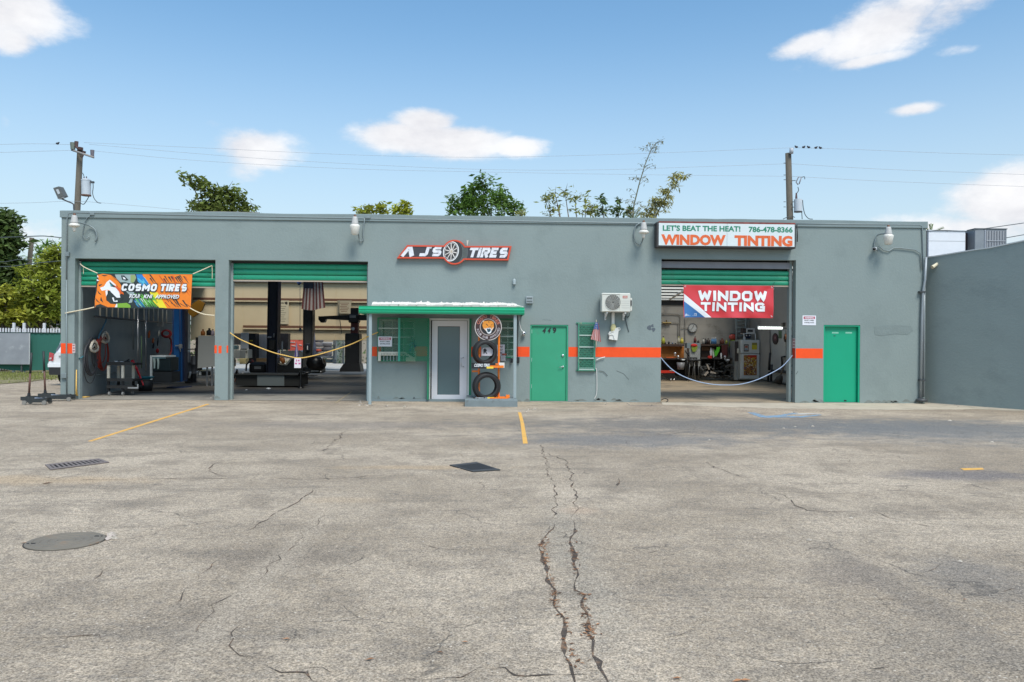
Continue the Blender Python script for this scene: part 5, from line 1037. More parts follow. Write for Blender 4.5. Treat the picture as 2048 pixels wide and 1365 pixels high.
B('frame', MG, wg2, (x0 - .03, x0, D - .07, D - .04, z0, z1), (x0 - .03, x1, D - .07, D - .04, z1, z1 + .03), (x0, x1, D - .069, D - .041, z0 - .03, z0))
for y in (656.5, 673.5): z = W(1015, y, D - .07).z; B('cross_bar', MUNT, wg2, (x0, x1, D - .085, D - .072, z - .014, z + .014))
# cream metal air unit / box under the left window
a0, a1, c0, c1 = rect(756, 704, 831.5, 723, D - .14); CRM = mat('cream_plastic2', (.66, .64, .54), .55, var=.08, vscale=12); ub = thing('window_box', 'broken cream slatted box mounted under the left office window', 'vent box', tuple(W(794, 723, D)))
B('frame', CRM, ub, (a0, a0 + .07, D - .14, D - .003, c0, c1), (a1 - .02, a1, D - .14, D - .003, c0, c1 + .02), (a0 + .07, a1 - .28, D - .14, D - .003, c1 - .1, c1), (a1 - .26, a1 - .02, D - .13, D - .003, c0, c0 + .11), c=.008)
q = MB().use(CRM); q.poly([Vector((x, D - .135, z)) for x, z in ((a1 - .42, c1 - .0), (a1 - .32, c1 + .0), (a1 - .08, c1 - .12), (a1 - .08, c1 - .17), (a1 - .25, c1 - .1))], (0, .1, 0)); q.build('tilted_slat', None, ub)
B('back', mat('box_dark', (.02, .04, .05), .6), ub, (a0 + .07, a1 - .02, D - .04, D - .004, c0, c1 - .1))
for i in range(7): x = a0 + .14 + i * .085; B('slat', mat('slat_grey', (.35, .42, .44), .5), ub, (x, x + .014, D - .11, D - .09, c0 + .005, c1 - .1))
for i in range(16): x = a0 + .09 + i * .038; B('louver', BLACKM, ub, (x, x + .012, D - .144, D - .1395, c1 - .075, c1 - .045))
# plastic bag of blue stuff
q = MB().use(mat('blue_foil', (.02, .22, .28), .15, metal=.3, var=.5, vscale=20)); p = W(826, 690, D - .2); br = random.Random(8)
for i in range(46): c_ = p + Vector((br.gauss(0, .06), br.gauss(0, .03), br.gauss(0, .07))); s_ = br.uniform(.02, .05); q.add([c_ + Vector((br.uniform(-s_, s_), br.uniform(-s_, s_), br.uniform(-s_, s_))) for _ in range(3)], [(0, 1, 2)], False)
q.build('foil_bundle', None, None, label='shiny teal foil bundle hanging on the mesh gate', cat='foil')
# signs: warning plates
def warning(nm, lab, x0, y0, x1, y1, Y, th_=.004):
    t = thing(nm, lab, 'sign', tuple(W((x0 + x1) / 2, y1, Y))); a, b, c, d = rect(x0, y0, x1, y1, Y)
    B('plate', mat('sign_white', (.76, .77, .82), .45), t, (a, b, Y, Y + th_, c, d), c=.001); h = d - c
    B('header', mat('sign_header', (.42, .05, .09), .5), t, (a + .03, b - .03, Y - .0015, Y - .0002, d - h * .36, d - h * .1))
    q = MB().use(mat('sign_white', (.7, .7, .7))); put_text(q, 'WARNING', a + .06, b - .06, d - h * .32, d - h * .14, Y - .0028, .03); q.build('lettering', None, t)
    q = MB().use(mat('sign_ink', (.05, .05, .06), .6)); put_text(q, 'SECURITY CAMERA', a + .05, b - .05, d - h * .56, d - h * .44, Y - .0018, .03); put_text(q, 'SURVEILLANCE', a + .05, b - .05, d - h * .79, d - h * .67, Y - .0018, .03); q.build('lettering', None, t)
warning('warning_sign', 'white warning plate with red header on the office window mesh', 756, 673.5, 784, 693.5, D - .1); warning('warning_sign', 'white warning plate with red header left of the vivid green door', 1605, 631.5, 1632, 651, D - .008)
def sticker_strip(nm, lab, x0, x1, y0, y1, pl):
    t = thing(nm, lab, 'sticker', tuple(pl((x0 + x1) / 2, y1))); q = MB().use(mat('sticker_pale2', (.62, .52, .52), .5)); q.add([pl(x0, y1), pl(x1, y1), pl(x1, y0), pl(x0, y0)], [(0, 1, 2, 3)], False); q.build('film', None, t)
    q = MB().use(mat('sticker_mark', (.30, .05, .05), .5)); c = (pl(x0, y0) + pl(x1, y1)) / 2; u = (pl(x1, y0) - pl(x0, y0)); w_ = (pl(x0, y1) - pl(x0, y0)); n_ = u.cross(w_).normalized() * .002
    n_ = n_ if n_.dot(Vector((0, 0, CAMH)) - c) > 0 else -n_
    for i in range(3):
        for s_, r_ in ((.3, .18), (.68, .14)): o = pl(x0, y0) + u * (s_ + .06 * (i % 2)) + w_ * (.18 + .3 * i) + n_; q.add([o + u * r_ * math.cos(a) + w_ * .10 * math.sin(a) for a in [k * 1.05 for k in range(6)]], [tuple(range(6))], False)
    q.build('print', None, t)
sticker_strip('sticker', 'pale red-printed sticker inside the left column of the first bay', 144.5, 150.5, 688, 706, lambda x, y: W(x, y, D - .004))
sticker_strip('sticker', 'pale red-printed sticker on the right jamb of the tinting bay', 1585, 1590.6, 677, 696.5, lambda x, y: WP(x, y, (b3[1] - .006, D, 0), (b3[1] - .006, D + 1, 0)))
# ---------------------------------------------------------------- block and tire rack
x0, x1, z0, z1 = rect(929.5, 805, 1035, 822, D - 1.75)
lg = thing('concrete_step', 'low grey painted concrete slab under the tire rack', 'step', ((x0 + x1) / 2, D - 1, 0)); B('slab', mat('slab_paint', (.185, .225, .235), .7, var=.15, vscale=3, dirt=(.12, .14, .145), dscale=4), lg, (x0, x1, D - 1.75, D - .004, -.1, .165), c=.012)
# rack
Yr = D - 1.05; ck = conv(930, 620, 6.5); rk = thing('tire_rack', 'orange tire display rack with a round tiger sign on top', 'tire rack', tuple(G(975, 803))); OR = ORANGE2
for px, y0, y1 in ((957.5, 672, 800), (997, 668, 798)):
    p, p2 = W(px, y1, Yr), W(px + (.0), y0, Yr); q = MB().use(OR); q.cyl((p.x, Yr, .17), (p.x, Yr, p2.z), .026, .026, 10); q.build('upright', None, rk)
SHO = mat('shelf_orange', (.88, .20, .01), .4); OW = mat('shelf_white', (.7, .68, .62), .5)
for j, (y, zb_) in enumerate(((731, 0), (800, 0))):
    a, b, c, d = rect(944 if j == 0 else 947, y - 3, 1009, y + (5 if j == 0 else 4), Yr - .25); c = max(c, .17)
    B('shelf_tray', SHO, rk, (a, b, Yr - .22, Yr + .1, d - .03, d), c=.005)
    pl_ = B('sign_strip', BLACKM, rk, (a - .01, a + (b - a) * .72, Yr - .26, Yr - .245, c - .02, d + .02))
    q = MB().use(VW); put_text(q, 'COSMO TIRES', a + .05, a + (b - a) * .55, c + .02, d - .0, Yr - .2615, .03, .2); q.build('lettering', None, rk)
    B('sign_strip', SHO, rk, (a + (b - a) * .55, b - .02, Yr - .265, Yr - .2625, c - .0, c + (d - c) * .6)); B('sign_end', SHO if j else OW, rk, (b - .14, b + .0, Yr - .24, Yr - .225, c, d + .03)); B('splash', mat('splash_yellow', (.85, .6, .05), .5), rk, (a + (b - a) * .45, a + (b - a) * .66, Yr - .268, Yr - .266, c - .02, c + .03))
    for px in (957.5, 997): x = W(px, 800, Yr).x; B('arm', SHO, rk, (x - .02, x + .02, Yr - .24, Yr, d - .06, d - .031))
p = W(944, 743, Yr); B('cross_tube', OR, rk, (p.x, W(957, 743, Yr).x, Yr - .02, Yr + .02, p.z - .02, p.z + .02)); q = MB().use(SHO); p = W(1000, 800, Yr - .1); q.box(p.x - .25, p.x + .2, Yr - .3, Yr + .2, .166, .19); q.build('foot', None, rk)
B('rear_panel', OR, rk, (W(1012, 797, Yr).x, W(1019, 797, Yr).x, Yr - .1, Yr + .1, .17, .24))
# round sign
cS = W(976.5, 654.5, Yr - .1); RS = W(1003.5, 654, Yr - .1).x - W(976.5, 654, Yr - .1).x; rs = B('round_sign', mat('disc_brown', (.05, .025, .022), .45), rk, (cS.x - .001, cS.x + .001, Yr - .08, Yr - .079, cS.z - .001, cS.z + .001))
DB = mat('disc_brown', (.05, .03, .03))
MB().use(DB).lathe([(.001, 0), (RS, 0), (RS, -.02)], (cS.x, Yr - .1, cS.z), (0, -1, 0), n=40, smooth=False).build('disc', None, rs)
def dring(r0, r1, m, o, nm): MB().use(m).lathe([(r0, o), (r1, o)], (cS.x, Yr - .1, cS.z), (0, -1, 0), n=40, smooth=False).build(nm, None, rs)
dring(RS * .95, RS, mat('disc_rim', (.62, .55, .52), .4), .002, 'rim'); dring(RS * .56, RS * .63, mat('disc_ring', (.36, .30, .28), .4), .002, 'ring'); dring(.001, RS * .56, BLACKM, .0015, 'centre_disc')
sc2 = conv(940, 625, 21.0)
def dp(nm, m, uv, o): MB().use(m).poly([W(*sc2(u, v), Yr - .1 - o) for u, v in uv]).build(nm, None, rs)
dp('face_shape', mat('face_orange', (.72, .27, .03), .5), ((545, 420), (600, 370), (760, 350), (900, 360), (990, 420), (1000, 560), (1005, 640), (930, 740), (800, 800), (680, 760), (560, 680), (520, 560)), .004)
dp('muzzle', VW, ((660, 700), (720, 660), (860, 655), (905, 720), (900, 820), (850, 890), (760, 895), (700, 830)), .0055); dp('mouth', mat('mouth_blue', (.03, .07, .10), .4), ((700, 690), (780, 670), (870, 690), (870, 790), (800, 840), (740, 830)), .0065); dp('tooth', VW, ((760, 660), (800, 660), (785, 720)), .0075)
for uv in (((650, 480), (690, 480), (770, 560), (740, 565)), ((960, 490), (900, 540), (860, 560), (930, 500)), ((760, 400), (800, 380), (820, 420), (790, 430)), ((560, 470), (600, 450), (590, 480)), ((770, 610), (900, 605), (890, 630), (770, 630))): dp('stripe', INK, uv, .006)
for uv in (((540, 350), (570, 340), (575, 410), (540, 405)), ((580, 640), (680, 700), (700, 800), (620, 740)), ((940, 640), (1000, 640), (920, 780), (905, 720))): dp('fur_patch', mat('fur_pale', (.75, .55, .4), .5), uv, .005)
def arc_text(txt, m, r, a0, a1, h, flip=False):
    for i, ch in enumerate(txt):
        if ch == ' ': continue
        a = a0 + (a1 - a0) * i / (len(txt) - 1); vs, fs = text_mesh(ch, .03); vs = fit(vs, -h * .36, h * .36, -h / 2, h / 2)
        c_, s_ = math.cos(a), math.sin(a); ux, uz = (s_, -c_) if not flip else (-s_, c_); rx, rz = (c_, s_) if not flip else (-c_, -s_)
        q = MB().use(m); q.add([(cS.x + c_ * r + v[0] * ux + v[1] * rx, Yr - .1035, cS.z + s_ * r + v[0] * uz + v[1] * rz) for v in vs], fs, False); q.build('lettering', None, rs)
arc_text('COSMO TIRES', mat('disc_red_letter', (.50, .15, .10), .5), RS * .8, R(158), R(22), RS * .24); arc_text('ROUI KNI APPROVED', mat('disc_pale_letter', (.42, .38, .40), .5), RS * .79, R(195), R(352), RS * .17, True)
def tire(nm, lab, px, py, rpx, ratio, Y, yaw_, zb_=None):
    c = W(px, py, Y); Rr = rpx / 1600 * Y; ri = Rr * ratio; w = .21; t = thing(nm, lab, 'tire', (c.x, c.y, c.z - Rr), 'tires on the display rack')
    ax = Vector((math.sin(yaw_), -math.cos(yaw_), -.04)).normalized(); q = MB().use(mat('tire_rubber', (.012, .012, .013), .65), True)
    prof = [(ri, -w / 2 + .02), (ri + .012, -w / 2), (ri + (Rr - ri) * .5, -w / 2 - .012), (Rr - .03, -w / 2 + .012), (Rr - .008, -w / 2 + .035)]
    for k in range(4):
        z = -w / 2 + .045 + k * (w - .09) / 4; dz = (w - .09) / 4; prof += [(Rr, z), (Rr, z + dz * .75), (Rr - .008, z + dz * .8), (Rr - .008, z + dz * .98)]
    prof += [(Rr - .008, w / 2 - .035), (Rr - .03, w / 2 - .012), (ri + (Rr - ri) * .5, w / 2 + .012), (ri + .012, w / 2), (ri, w / 2 - .02), (ri + .03, w / 2 - .04), (Rr - .035, w / 2 - .05), (Rr - .035, -w / 2 + .05), (ri + .03, -w / 2 + .04)]
    q.lathe(prof, c, ax, n=48, closed=True); q.build('carcass', None, t)
    q = MB().use(mat('tire_line', (.06, .06, .06), .5)); q.lathe([(ri + .014, w / 2 + .004), (ri + .019, w / 2 + .0045)], c, ax, n=48); q.lathe([(ri + (Rr - ri) * .62, w / 2 + .014), (ri + (Rr - ri) * .66, w / 2 + .0135)], c, ax, n=48); q.build('sidewall_ring', None, t)
    return t
tire('display_tire', 'upper black tire on the orange display rack', 969.5, 705, 25.3, .64, Yr - .08, .30); tire('display_tire', 'lower larger black tire on the orange display rack', 973, 773, 28.3, .64, Yr - .08, .22)
t = thing('tire_insert', 'white printed card standing inside the upper tire', 'card', tuple(W(975, 712, Yr))); q = MB().use(mat('card_white', (.66, .62, .66), .5)); q.poly([W(x, y, Yr - .02) for x, y in ((963, 700), (967, 696), (980, 695), (986, 700), (986, 708), (983, 712), (963, 712))], (0, .006, 0)); q.build('card', None, t)
q = MB().use(BLACKM); q.poly([W(x, y, Yr - .022) for x, y in ((967, 708), (967, 699), (970, 697), (974, 701), (972, 704), (975, 708), (972, 708), (970, 704), (969, 708))]); x_0, x_1, z_0, z_1 = rect(967, 709, 981, 711, Yr - .022); put_text(q, 'Firestone', x_0, x_1, z_0, z_1, Yr - .0222, .02) if False else None; q.build('print', None, t)
t = thing('notice_card', 'white PUT notice card behind the tire rack at the window', 'sign', tuple(W(1003, 716, D - .12))); a, b, c, d = rect(994, 689.5, 1009.5, 713, D - .12); B('card', mat('card_white', (.7, .7, .7)), t, (a, b, D - .12, D - .116, c, d)); h = d - c
q = MB().use(BLACKM); put_text(q, 'PUT', a + .07, b - .05, d - h * .28, d - h * .12, D - .1215, .03); put_text(q, 'OUT', a + .07, b - .05, d - h * .52, d - h * .38, D - .1215, .03); put_text(q, 'BUY', a + .08, b - .06, d - h * .78, d - h * .62, D - .1215, .03); q.build('lettering', None, t)
t = thing('cigarette_bin', 'small grey and red box under the notice card', 'box', tuple(W(1006, 724, D - .2))); PB('body', mat('bin_grey', (.4, .4, .42), .5, var=.4, vscale=15), t, 1001, 711, 1011, 723, D - .2, .18, c=.01); PB('lid', mat('bin_red', (.35, .08, .05), .5), t, 1004, 707.5, 1013, 711, D - .2, .15)
t = thing('padlock', 'black padlock hanging beside the right canopy post', 'padlock', tuple(W(1023.5, 726, D - .1))); q = MB().use(BLACKM); q.box(*rect(1021.5, 718, 1025.5, 726, D - .1)[:2], D - .1, D - .04, *rect(1021.5, 718, 1025.5, 726, D - .1)[2:], c=.008); q.build('body', None, t); q = MB().use(STEEL); p = W(1023.5, 717.5, D - .07); q.tube([p + Vector((-.015, 0, -.01)), p + Vector((-.015, 0, .02)), p + Vector((0, 0, .035)), p + Vector((.015, 0, .02)), p + Vector((.015, 0, -.01))], .005, 6); q.build('shackle', None, t)
# ================================================================== INSIDE THE SERVICE BAYS
def xform(px, py): g = G(px, py); return g
def at_floor(px, py): g = G(px, py, .0); return g
# --- ladder hung on the left wall
lo = .16
def WL(px, py): return WLp(px, py, lo)
ld = thing('wall_ladder', 'long ladder with pale rungs hung level along the left bay wall', 'ladder', tuple(WL(265, 640)))
pA, pB = WL(190, 633.5), WL(345, 647); up_ = Vector((0, 0, .52))
for o in (Vector(), up_): MB().use(DGREY).tube([pA + o, pB + o], .03, 6).build('rail', None, ld)
RUNG = mat('rung_pale', (.72, .66, .55), .5)
for x, y in ((200, 634), (213, 635), (224.5, 636), (236, 637), (247, 638), (258, 639), (268, 640), (288, 641.5), (297.5, 642), (307, 643), (316, 644), (325, 645), (333, 646)):
    p = WL(x, y); p.z = pA.z; MB().use(RUNG).tube([p + Vector((0, 0, -.0)), p + up_], .024, 6).build('rung', None, ld)
# --- hose hangers with coils
def ellipse_loop(q, c, ax1, ax2, r, n=26, a0=0, a1=6.283): q.tube([c + ax1 * math.cos(a0 + (a1 - a0) * i / n) + ax2 * math.sin(a0 + (a1 - a0) * i / n) for i in range(n + 1)], r, 5, caps=False)
def hose_set(nm, lab, cx, cy, loops, hm):
    t = thing('hose_hanger', lab, 'hose hanger', tuple(WLp(cx, cy, .1)), 'air hoses hung on the left bay wall'); s = 21.5 / 1600
    q = MB().use(mat('hanger_cream', (.62, .56, .47), .5)); o = [(0, -12), (4.5, -7), (7.5, 1), (6.5, 7), (0, 10), (-6.5, 7), (-7.5, 1), (-4.5, -7)]; P = [WLp(cx + a, cy + b, .16) for a, b in o]
    q.tube(P + [P[0]], .035, 6); q.tube([WLp(cx - 4, cy + 2, .16), WLp(cx, cy - 5, .16), WLp(cx + 4, cy + 2, .16)], .02, 5); q.build('hanger', None, t)
    MB().use(mat('hanger_brown', (.25, .2, .16), .6)).tube([WLp(cx - 5, cy + 4, .12), WLp(cx, cy + 6, .12), WLp(cx + 5, cy + 4, .12)], .045, 6).build('drum', None, t)
    for (x, y, rx, ry, r) in loops:
        c = WLp(x, y, .12); e1 = WLp(x + rx, y, .12) - c; e2 = WLp(x, y + ry, .12) - c; q = MB().use(hm); ellipse_loop(q, c, e1, e2, r); q.build('hose_loop', None, t)
    return t
HG = mat('hose_grey', (.05, .05, .055), .6); HR = mat('hose_red', (.32, .035, .02), .5)
hose_set('h', 'lower pale hose hanger with dark grey coils on the left wall', 188.5, 694, [(182, 718, 13, 33, .024), (181, 719, 11, 31, .022), (183, 717, 10, 33, .02), (184, 712, 9, 36, .018), (180, 733, 12, 34, .012), (190, 710, 6, 24, .016)], HG)
hose_set('h', 'upper pale hose hanger with red coils on the left wall', 210.5, 676, [(206, 709, 11, 32, .024), (207, 708, 9, 31, .022), (205, 710, 12.5, 30, .02), (208, 706, 8, 33, .02), (204, 700, 7, 26, .012)], HR)
q = MB().use(HR); q.tube([WLp(x, y, .14) for x, y in ((193, 690), (195, 684), (200, 679), (205, 674))], .06, 6); q.build('red_hose', None, None, label='thick red hose bridging the two wall hangers', cat='hose')
q = MB().use(mat('hose_blue', (.05, .16, .25), .5)); q.tube([WLp(x, y, .14) for x, y in ((213, 636), (211, 645), (205, 657), (199, 670), (197, 678))], .022, 6); q.build('blue_hose', None, None, label='thin blue air hose running from the ladder to the hose hanger', cat='hose')
q = MB().use(mat('hook_teal', (.04, .16, .20), .5)); q.tube([WLp(158, 718, .04), WLp(162, 716, .1), WLp(168, 712, .1)], .018, 5); q.tube([WLp(160, 718, .04), WLp(161, 723, .06), WLp(164, 721, .06)], .02, 5); q.build('wall_hook', None, None, label='small teal hook on the left bay wall near the entrance', cat='hook')
q = MB().use(CND); q.tube([WLp(194, 750, .04), WLp(214, 747, .04), WLp(240, 744, .04)], .012, 5); q.build('wall_cable', None, bld)
# --- helper: upright things in the room at distance Y
def room_box(nm, m, lab, cat_, x0, y0, x1, y1, Y, depth, c=.01, **k):
    t = thing(nm, lab, cat_, (W((x0 + x1) / 2, y1, Y).x, Y, max(0, W((x0 + x1) / 2, y1, Y).z)), k.get('group')); PB('body', m, t, x0, y0, x1, y1, Y, depth, c=c); return t
# --- rolling tool cart
Yc_ = 22.6; ct = thing('tool_cart', 'black three-shelf service cart with pale corner posts by the left wall', 'cart', tuple(G(243, 786)))
for (x, y0, y1, dY) in ((217.5, 730, 782, 0), (246, 731, 781, .0), (237.5, 732, 770, .5), (267, 729, 774, .5)):
    a = W(x, y0, Yc_ + dY); z1_ = a.z; zm = W(x, y0 + 29, Yc_ + dY).z; zb0 = max(.1, W(x, y1, Yc_ + dY).z); B('corner_post', RUNG, ct, (a.x - .032, a.x + .032, Yc_ + dY - .03, Yc_ + dY + .03, zm, z1_)); B('leg', BLACKM, ct, (a.x - .03, a.x + .03, Yc_ + dY - .025, Yc_ + dY + .025, zb0 - .02, zm - .002))
xa, xb = W(215, 730, Yc_).x, W(269, 730, Yc_).x
for y0, y1 in ((726.5, 731), (759, 763), (773, 777)): a, b, c, d = rect(215, y0, 266, y1, Yc_); B('shelf', BLACKM, ct, (xa, xb - .02, Yc_ - .04, Yc_ + .56, c, d)); B('shelf_lip', mat('lip_grey', (.03, .03, .03), .6), ct, (xa, xb - .02, Yc_ - .055, Yc_ - .042, c, d + .03))
for x in (219, 246, 265): p = W(x, 782, Yc_ + (.5 if x == 265 else 0)); q = MB().use(mat('caster', (.35, .34, .32), .4)); q.cyl((p.x - .02, p.y, .055), (p.x + .02, p.y, .055), .053, .053, 14); q.build('caster', None, ct)
q = MB().use(STEEL); p = W(240, 726, Yc_ + .2); tr_ = random.Random(9)
for i in range(7): a = p + Vector((tr_.uniform(-.12, .2), tr_.uniform(-.1, .1), .02)); q.tube([a, a + Vector((tr_.uniform(-.12, .12), tr_.uniform(-.1, .1), tr_.uniform(0, .05)))], .014, 5)
q.build('loose_tools', None, None, label='small pile of steel hand tools on top of the black cart', cat='tools'); q = MB().use(BLACKM); p = W(254, 726, Yc_ + .2); q.box(p.x - .06, p.x + .06, p.y - .05, p.y + .05, p.z, p.z + .05, c=.01); q.cyl(p + Vector((0, 0, .05)), p + Vector((.06, 0, .1)), .03, .02, 10); q.build('air_tool', None, None, label='black air tool lying on the right end of the cart top', cat='tool')
q = MB().use(STEEL); a = W(256, 776, Yc_ - .1); b_ = W(277, 775, Yc_ - .1); q.box(a.x, b_.x, a.y - .02, a.y + .02, a.z - .02, a.z + .02); q.box(b_.x - .03, b_.x, a.y - .02, a.y + .02, a.z + .02, a.z + .1); q.build('steel_bar', None, None, label='short steel angle bar on the lower cart shelf', cat='bar')
q = MB().use(mat('red_gloss', (.60, .01, .02), .2, coat=.5)); q.tube([W(264, 721, 23.6), W(268, 729, 23.6), W(275, 741, 23.5), W(287, 771, 23.2)], .03, 8, rs=[.05, .045, .035, .02]); q.build('pry_bar', None, None, label='long glossy red pry bar leaning beside the cart', cat='pry bar')
for x, y0, y1, r, m_, lb_ in ((275.5, 612, 762, .028, STEEL, 'thick steel pipe standing against the left wall behind the red bar'), (291.5, 617, 742, .02, STEEL, 'thin steel pipe standing above the blue bucket'), (283, 672, 737, .015, mat('rod_green', (.12, .22, .1), .5), 'thin greenish rod between the two wall pipes'), (266.5, 643, 700, .014, DGREY, 'thin dark rod hanging above the cart')):
    P = WLp(x, y1, .22); P2 = WLp(x, y0, .18); MB().use(m_).tube([P2, P], r, 6).build('leaning_pipe', None, None, label=lb_, cat='pipe')
Yb_ = 24.8; p = W(291, 762, Yb_); t = thing('bucket', 'black bucket with a teal basin on top by the left wall', 'bucket', (p.x, Yb_, 0)); MB().use(BLACKM).lathe([(.001, .003), (.19, .003), (.23, .33), (.2, .33)], (p.x, Yb_, 0), n=18).build('pail', None, t); MB().use(mat('basin_teal', (.02, .2, .28), .4)).lathe([(.001, .36), (.14, .36), (.24, .42), (.245, .44), (.20, .43)], (p.x, Yb_, 0), n=18).build('basin', None, t)
# --- parts washer with white rim
Yp = 25.4; wsh = thing('parts_washer', 'dark wash bench with white rim and leg beside the blue lift', 'bench', tuple(G(320, 772)))
EW = mat('enamel_white', (.66, .72, .74), .35); PB('top', EW, wsh, 300, 711.5, 332, 714.5, Yp, .8); a = W(302, 714, Yp); B('leg', EW, wsh, (a.x - .03, a.x + .03, Yp, Yp + .05, .0, a.z)); PB('sink', mat('sink_dark', (.008, .02, .025), .5), wsh, 305, 714.6, 341, 743, Yp + .05, .7, c=.02); PB('base', mat('washer_base', (.02, .025, .03), .7), wsh, 304, 744, 343, 765, Yp + .06, .7); PB('inner_rim', mat('rim_cyan', (.30, .5, .55), .3), wsh, 306, 715, 331, 717.5, Yp + .03, .018)
for x0, x1, y1, lb_ in ((305.5, 310.5, 737, 'pale rag hanging at the left of the wash bench'), (313.5, 318, 738, 'pale rag hanging at the middle of the wash bench')):
    q = MB().use(mat('rag_pale', (.40, .52, .52), .8)); q.poly([W(x, y, Yp + .0) for x, y in ((x0, 717), (x1 - .5, 717), (x1, 725), (x1 - 1, y1), (x1 - 3, y1 + 1), (x0 + 1.5, 726))], (0, .03, 0)); q.build('rag', None, None, label=lb_, cat='rag')
# hanging tools on the wall
OH = mat('handle_orange', (.60, .14, .03), .45)
for x, y0, y1, m_, w_, lb_ in ((299, 662, 676, OH, .05, 'orange-handled tool hanging highest on the left wall'), (307, 677, 686, OH, .05, 'orange-handled tool hanging above the wash bench'), (318.5, 661, 673, RUNG, .035, 'pale tool with black grip hanging under the ladder'), (307.5, 687, 697, BLACKM, .04, 'short black tool hanging above the wash bench'), (316.5, 676, 692, BLACKM, .03, 'long black tool hanging above the wash bench')):
    P, P2 = WLp(x, y0, .1), WLp(x - 1.5, y1, .1); MB().use(m_).tube([P, P.lerp(P2, .5), P2], w_, 6, rs=[w_ * .5, w_, w_ * .6]).build('hanging_tool', None, None, label=lb_, cat='tool')
q = MB().use(mat('coil_red', (.30, .02, .02), .5)); c = WLp(333, 668, .12); ellipse_loop(q, c, Vector((.14, .1, 0)), Vector((0, 0, .14)), .03); ellipse_loop(q, c + Vector((0, -.03, .01)), Vector((.11, .08, 0)), Vector((0, 0, .11)), .03); q.build('coiled_hose', None, None, label='small dark red coiled hose high on the left wall', cat='hose')
q = MB().use(mat('coil_red', (.3, .02, .02))); q.tube([WLp(x, y, .12) for x, y in ((338, 674), (342, 680), (343.5, 692), (342, 705), (338, 713))], .035, 6); q.build('red_air_hose', None, None, label='red hose hanging down beside the blue lift column', cat='hose')
p = WLp(315, 702, .1); MB().use(RED).sphere(p, .09, 8, (.6, .6, 1)).build('red_reel', None, None, label='small red reel on the wall above the wash bench', cat='reel')
a = WLp(320, 647, .1); B('tag_card', mat('card_grey', (.35, .35, .35), .6), None, (a.x - .12, a.x + .12, a.y - .02, a.y, a.z - .12, a.z + .05), label='small grey card hanging from the ladder', cat='card')
# --- blue two-post lift column
Yl = 26.6
def lift_col(nm, lab, x0t, x1t, x0b, x1b, ytop, ybot, Y, m_, m2, dp=.5, side=0):
    t = thing(nm, lab, 'lift column', (W((x0b + x1b) / 2, ybot, Y).x, Y, max(0, W(x0b, ybot, Y).z)), 'vehicle lift columns'); z0, z1 = max(0, W(x0b, ybot, Y).z), W(x0t, ytop, Y).z
    xt0, xt1, xb0, xb1 = W(x0t, ytop, Y).x, W(x1t, ytop, Y).x, W(x0b, ybot, Y).x, W(x1b, ybot, Y).x
    q = MB().use(m_); vs = [(xb0, Y, z0), (xb1, Y, z0), (xb1, Y + dp, z0), (xb0, Y + dp, z0), (xt0, Y, z1), (xt1, Y, z1), (xt1, Y + dp, z1), (xt0, Y + dp, z1)]
    q.add(vs, [(0, 1, 5, 4), (4, 5, 6, 7), (2, 3, 7, 6), (3, 0, 4, 7), (0, 3, 2, 1), (1, 2, 6, 5)], False); q.build('column', None, t)
    for s in (0.12, .88): x_b, x_t = xb0 + (xb1 - xb0) * s, xt0 + (xt1 - xt0) * s; MB().use(m2).tube([(x_b, Y - .012, z0), (x_t, Y - .012, z1)], .018, 4).build('edge_rail', None, t)
    B('base_plate', m2, t, (xb0 - .12, xb1 + .12, Y - .12, Y + dp + .1, 0, .03)); return t, z0, z1
t, z0, z1 = lift_col('lift_column', 'bright blue lift column in the left bay with a chrome lock', 346, 362, 343.5, 363, 575, 764, Yl, BLUE, NAVY)
PB('side_channel', mat('navy_dark', (.006, .012, .04), .4), t, 363.5, 575, 369, 761, Yl + .1, .3); q = MB().use(STEEL); p = W(358, 693, Yl - .06)
q.box(p.x - .12, p.x + .02, p.y - .02, p.y + .02, p.z, p.z + .04); q.box(p.x, p.x + .1, p.y - .03, p.y + .03, p.z - .07, p.z + .07, c=.01); q.tube([p + Vector((.03, 0, -.05)), p + Vector((.05, 0, -.18))], .014, 5); q.build('lock_lever', None, t)
# hood panel hanging up high
q = MB().use(mat('panel_amber', (.50, .24, .03), .4, dirt=(.25, .08, .03), dscale=3)); Yh = 29; q.poly([W(x, y, Yh) for x, y in ((372, 622), (386, 607), (397, 600), (409, 607), (404, 621), (392, 631), (385, 635))], (0, .12, 0)); q.build('amber_panel', None, None, label='amber bumper-like panel hung high right of the tiger banner', cat='panel')
# wall behind bay 1: block, shelving and drums
for x0, x1, y0, y1, Y, lb_ in ((370, 381, 705, 749, 29.5, 'left tall grey drum behind the blue lift'), (381.5, 393, 712, 742, 30, 'right grey drum behind the blue lift')):
    c = W((x0 + x1) / 2, y1, Y); r = (W(x1, y1, Y).x - W(x0, y1, Y).x) / 2; z0, z1 = 0, W(x0, y0, Y).z; t = thing('metal_drum', lb_, 'drum', (c.x, Y, 0), 'drums behind the blue lift'); q = MB().use(mat('drum_grey', (.10, .105, .115), .45)); q.lathe([(.001, z0 + .003), (r, z0 + .003), (r, z1 * .33), (r + .012, z1 * .34), (r, z1 * .35), (r, z1 * .66), (r + .012, z1 * .67), (r, z1 * .68), (r, z1), (.001, z1)], (c.x, Y, 0), n=18); q.build('shell', None, t)
q = MB().use(mat('shelf_dark', (.07, .07, .075), .5)); 
t = thing('wall_shelf', 'dim grey shelf rack behind the blue lift column', 'shelf', tuple(G(384, 752))); 
for y in (698, 709): PB('shelf', mat('shelf_dark', (.09, .09, .1)), t, 368, y, 391, y + 2, 30.6, .5)
for x in (369, 390): PB('post', mat('shelf_dark', (.09, .09, .1)), t, x - .8, 696, x + .8, 752, 30.6, .06)
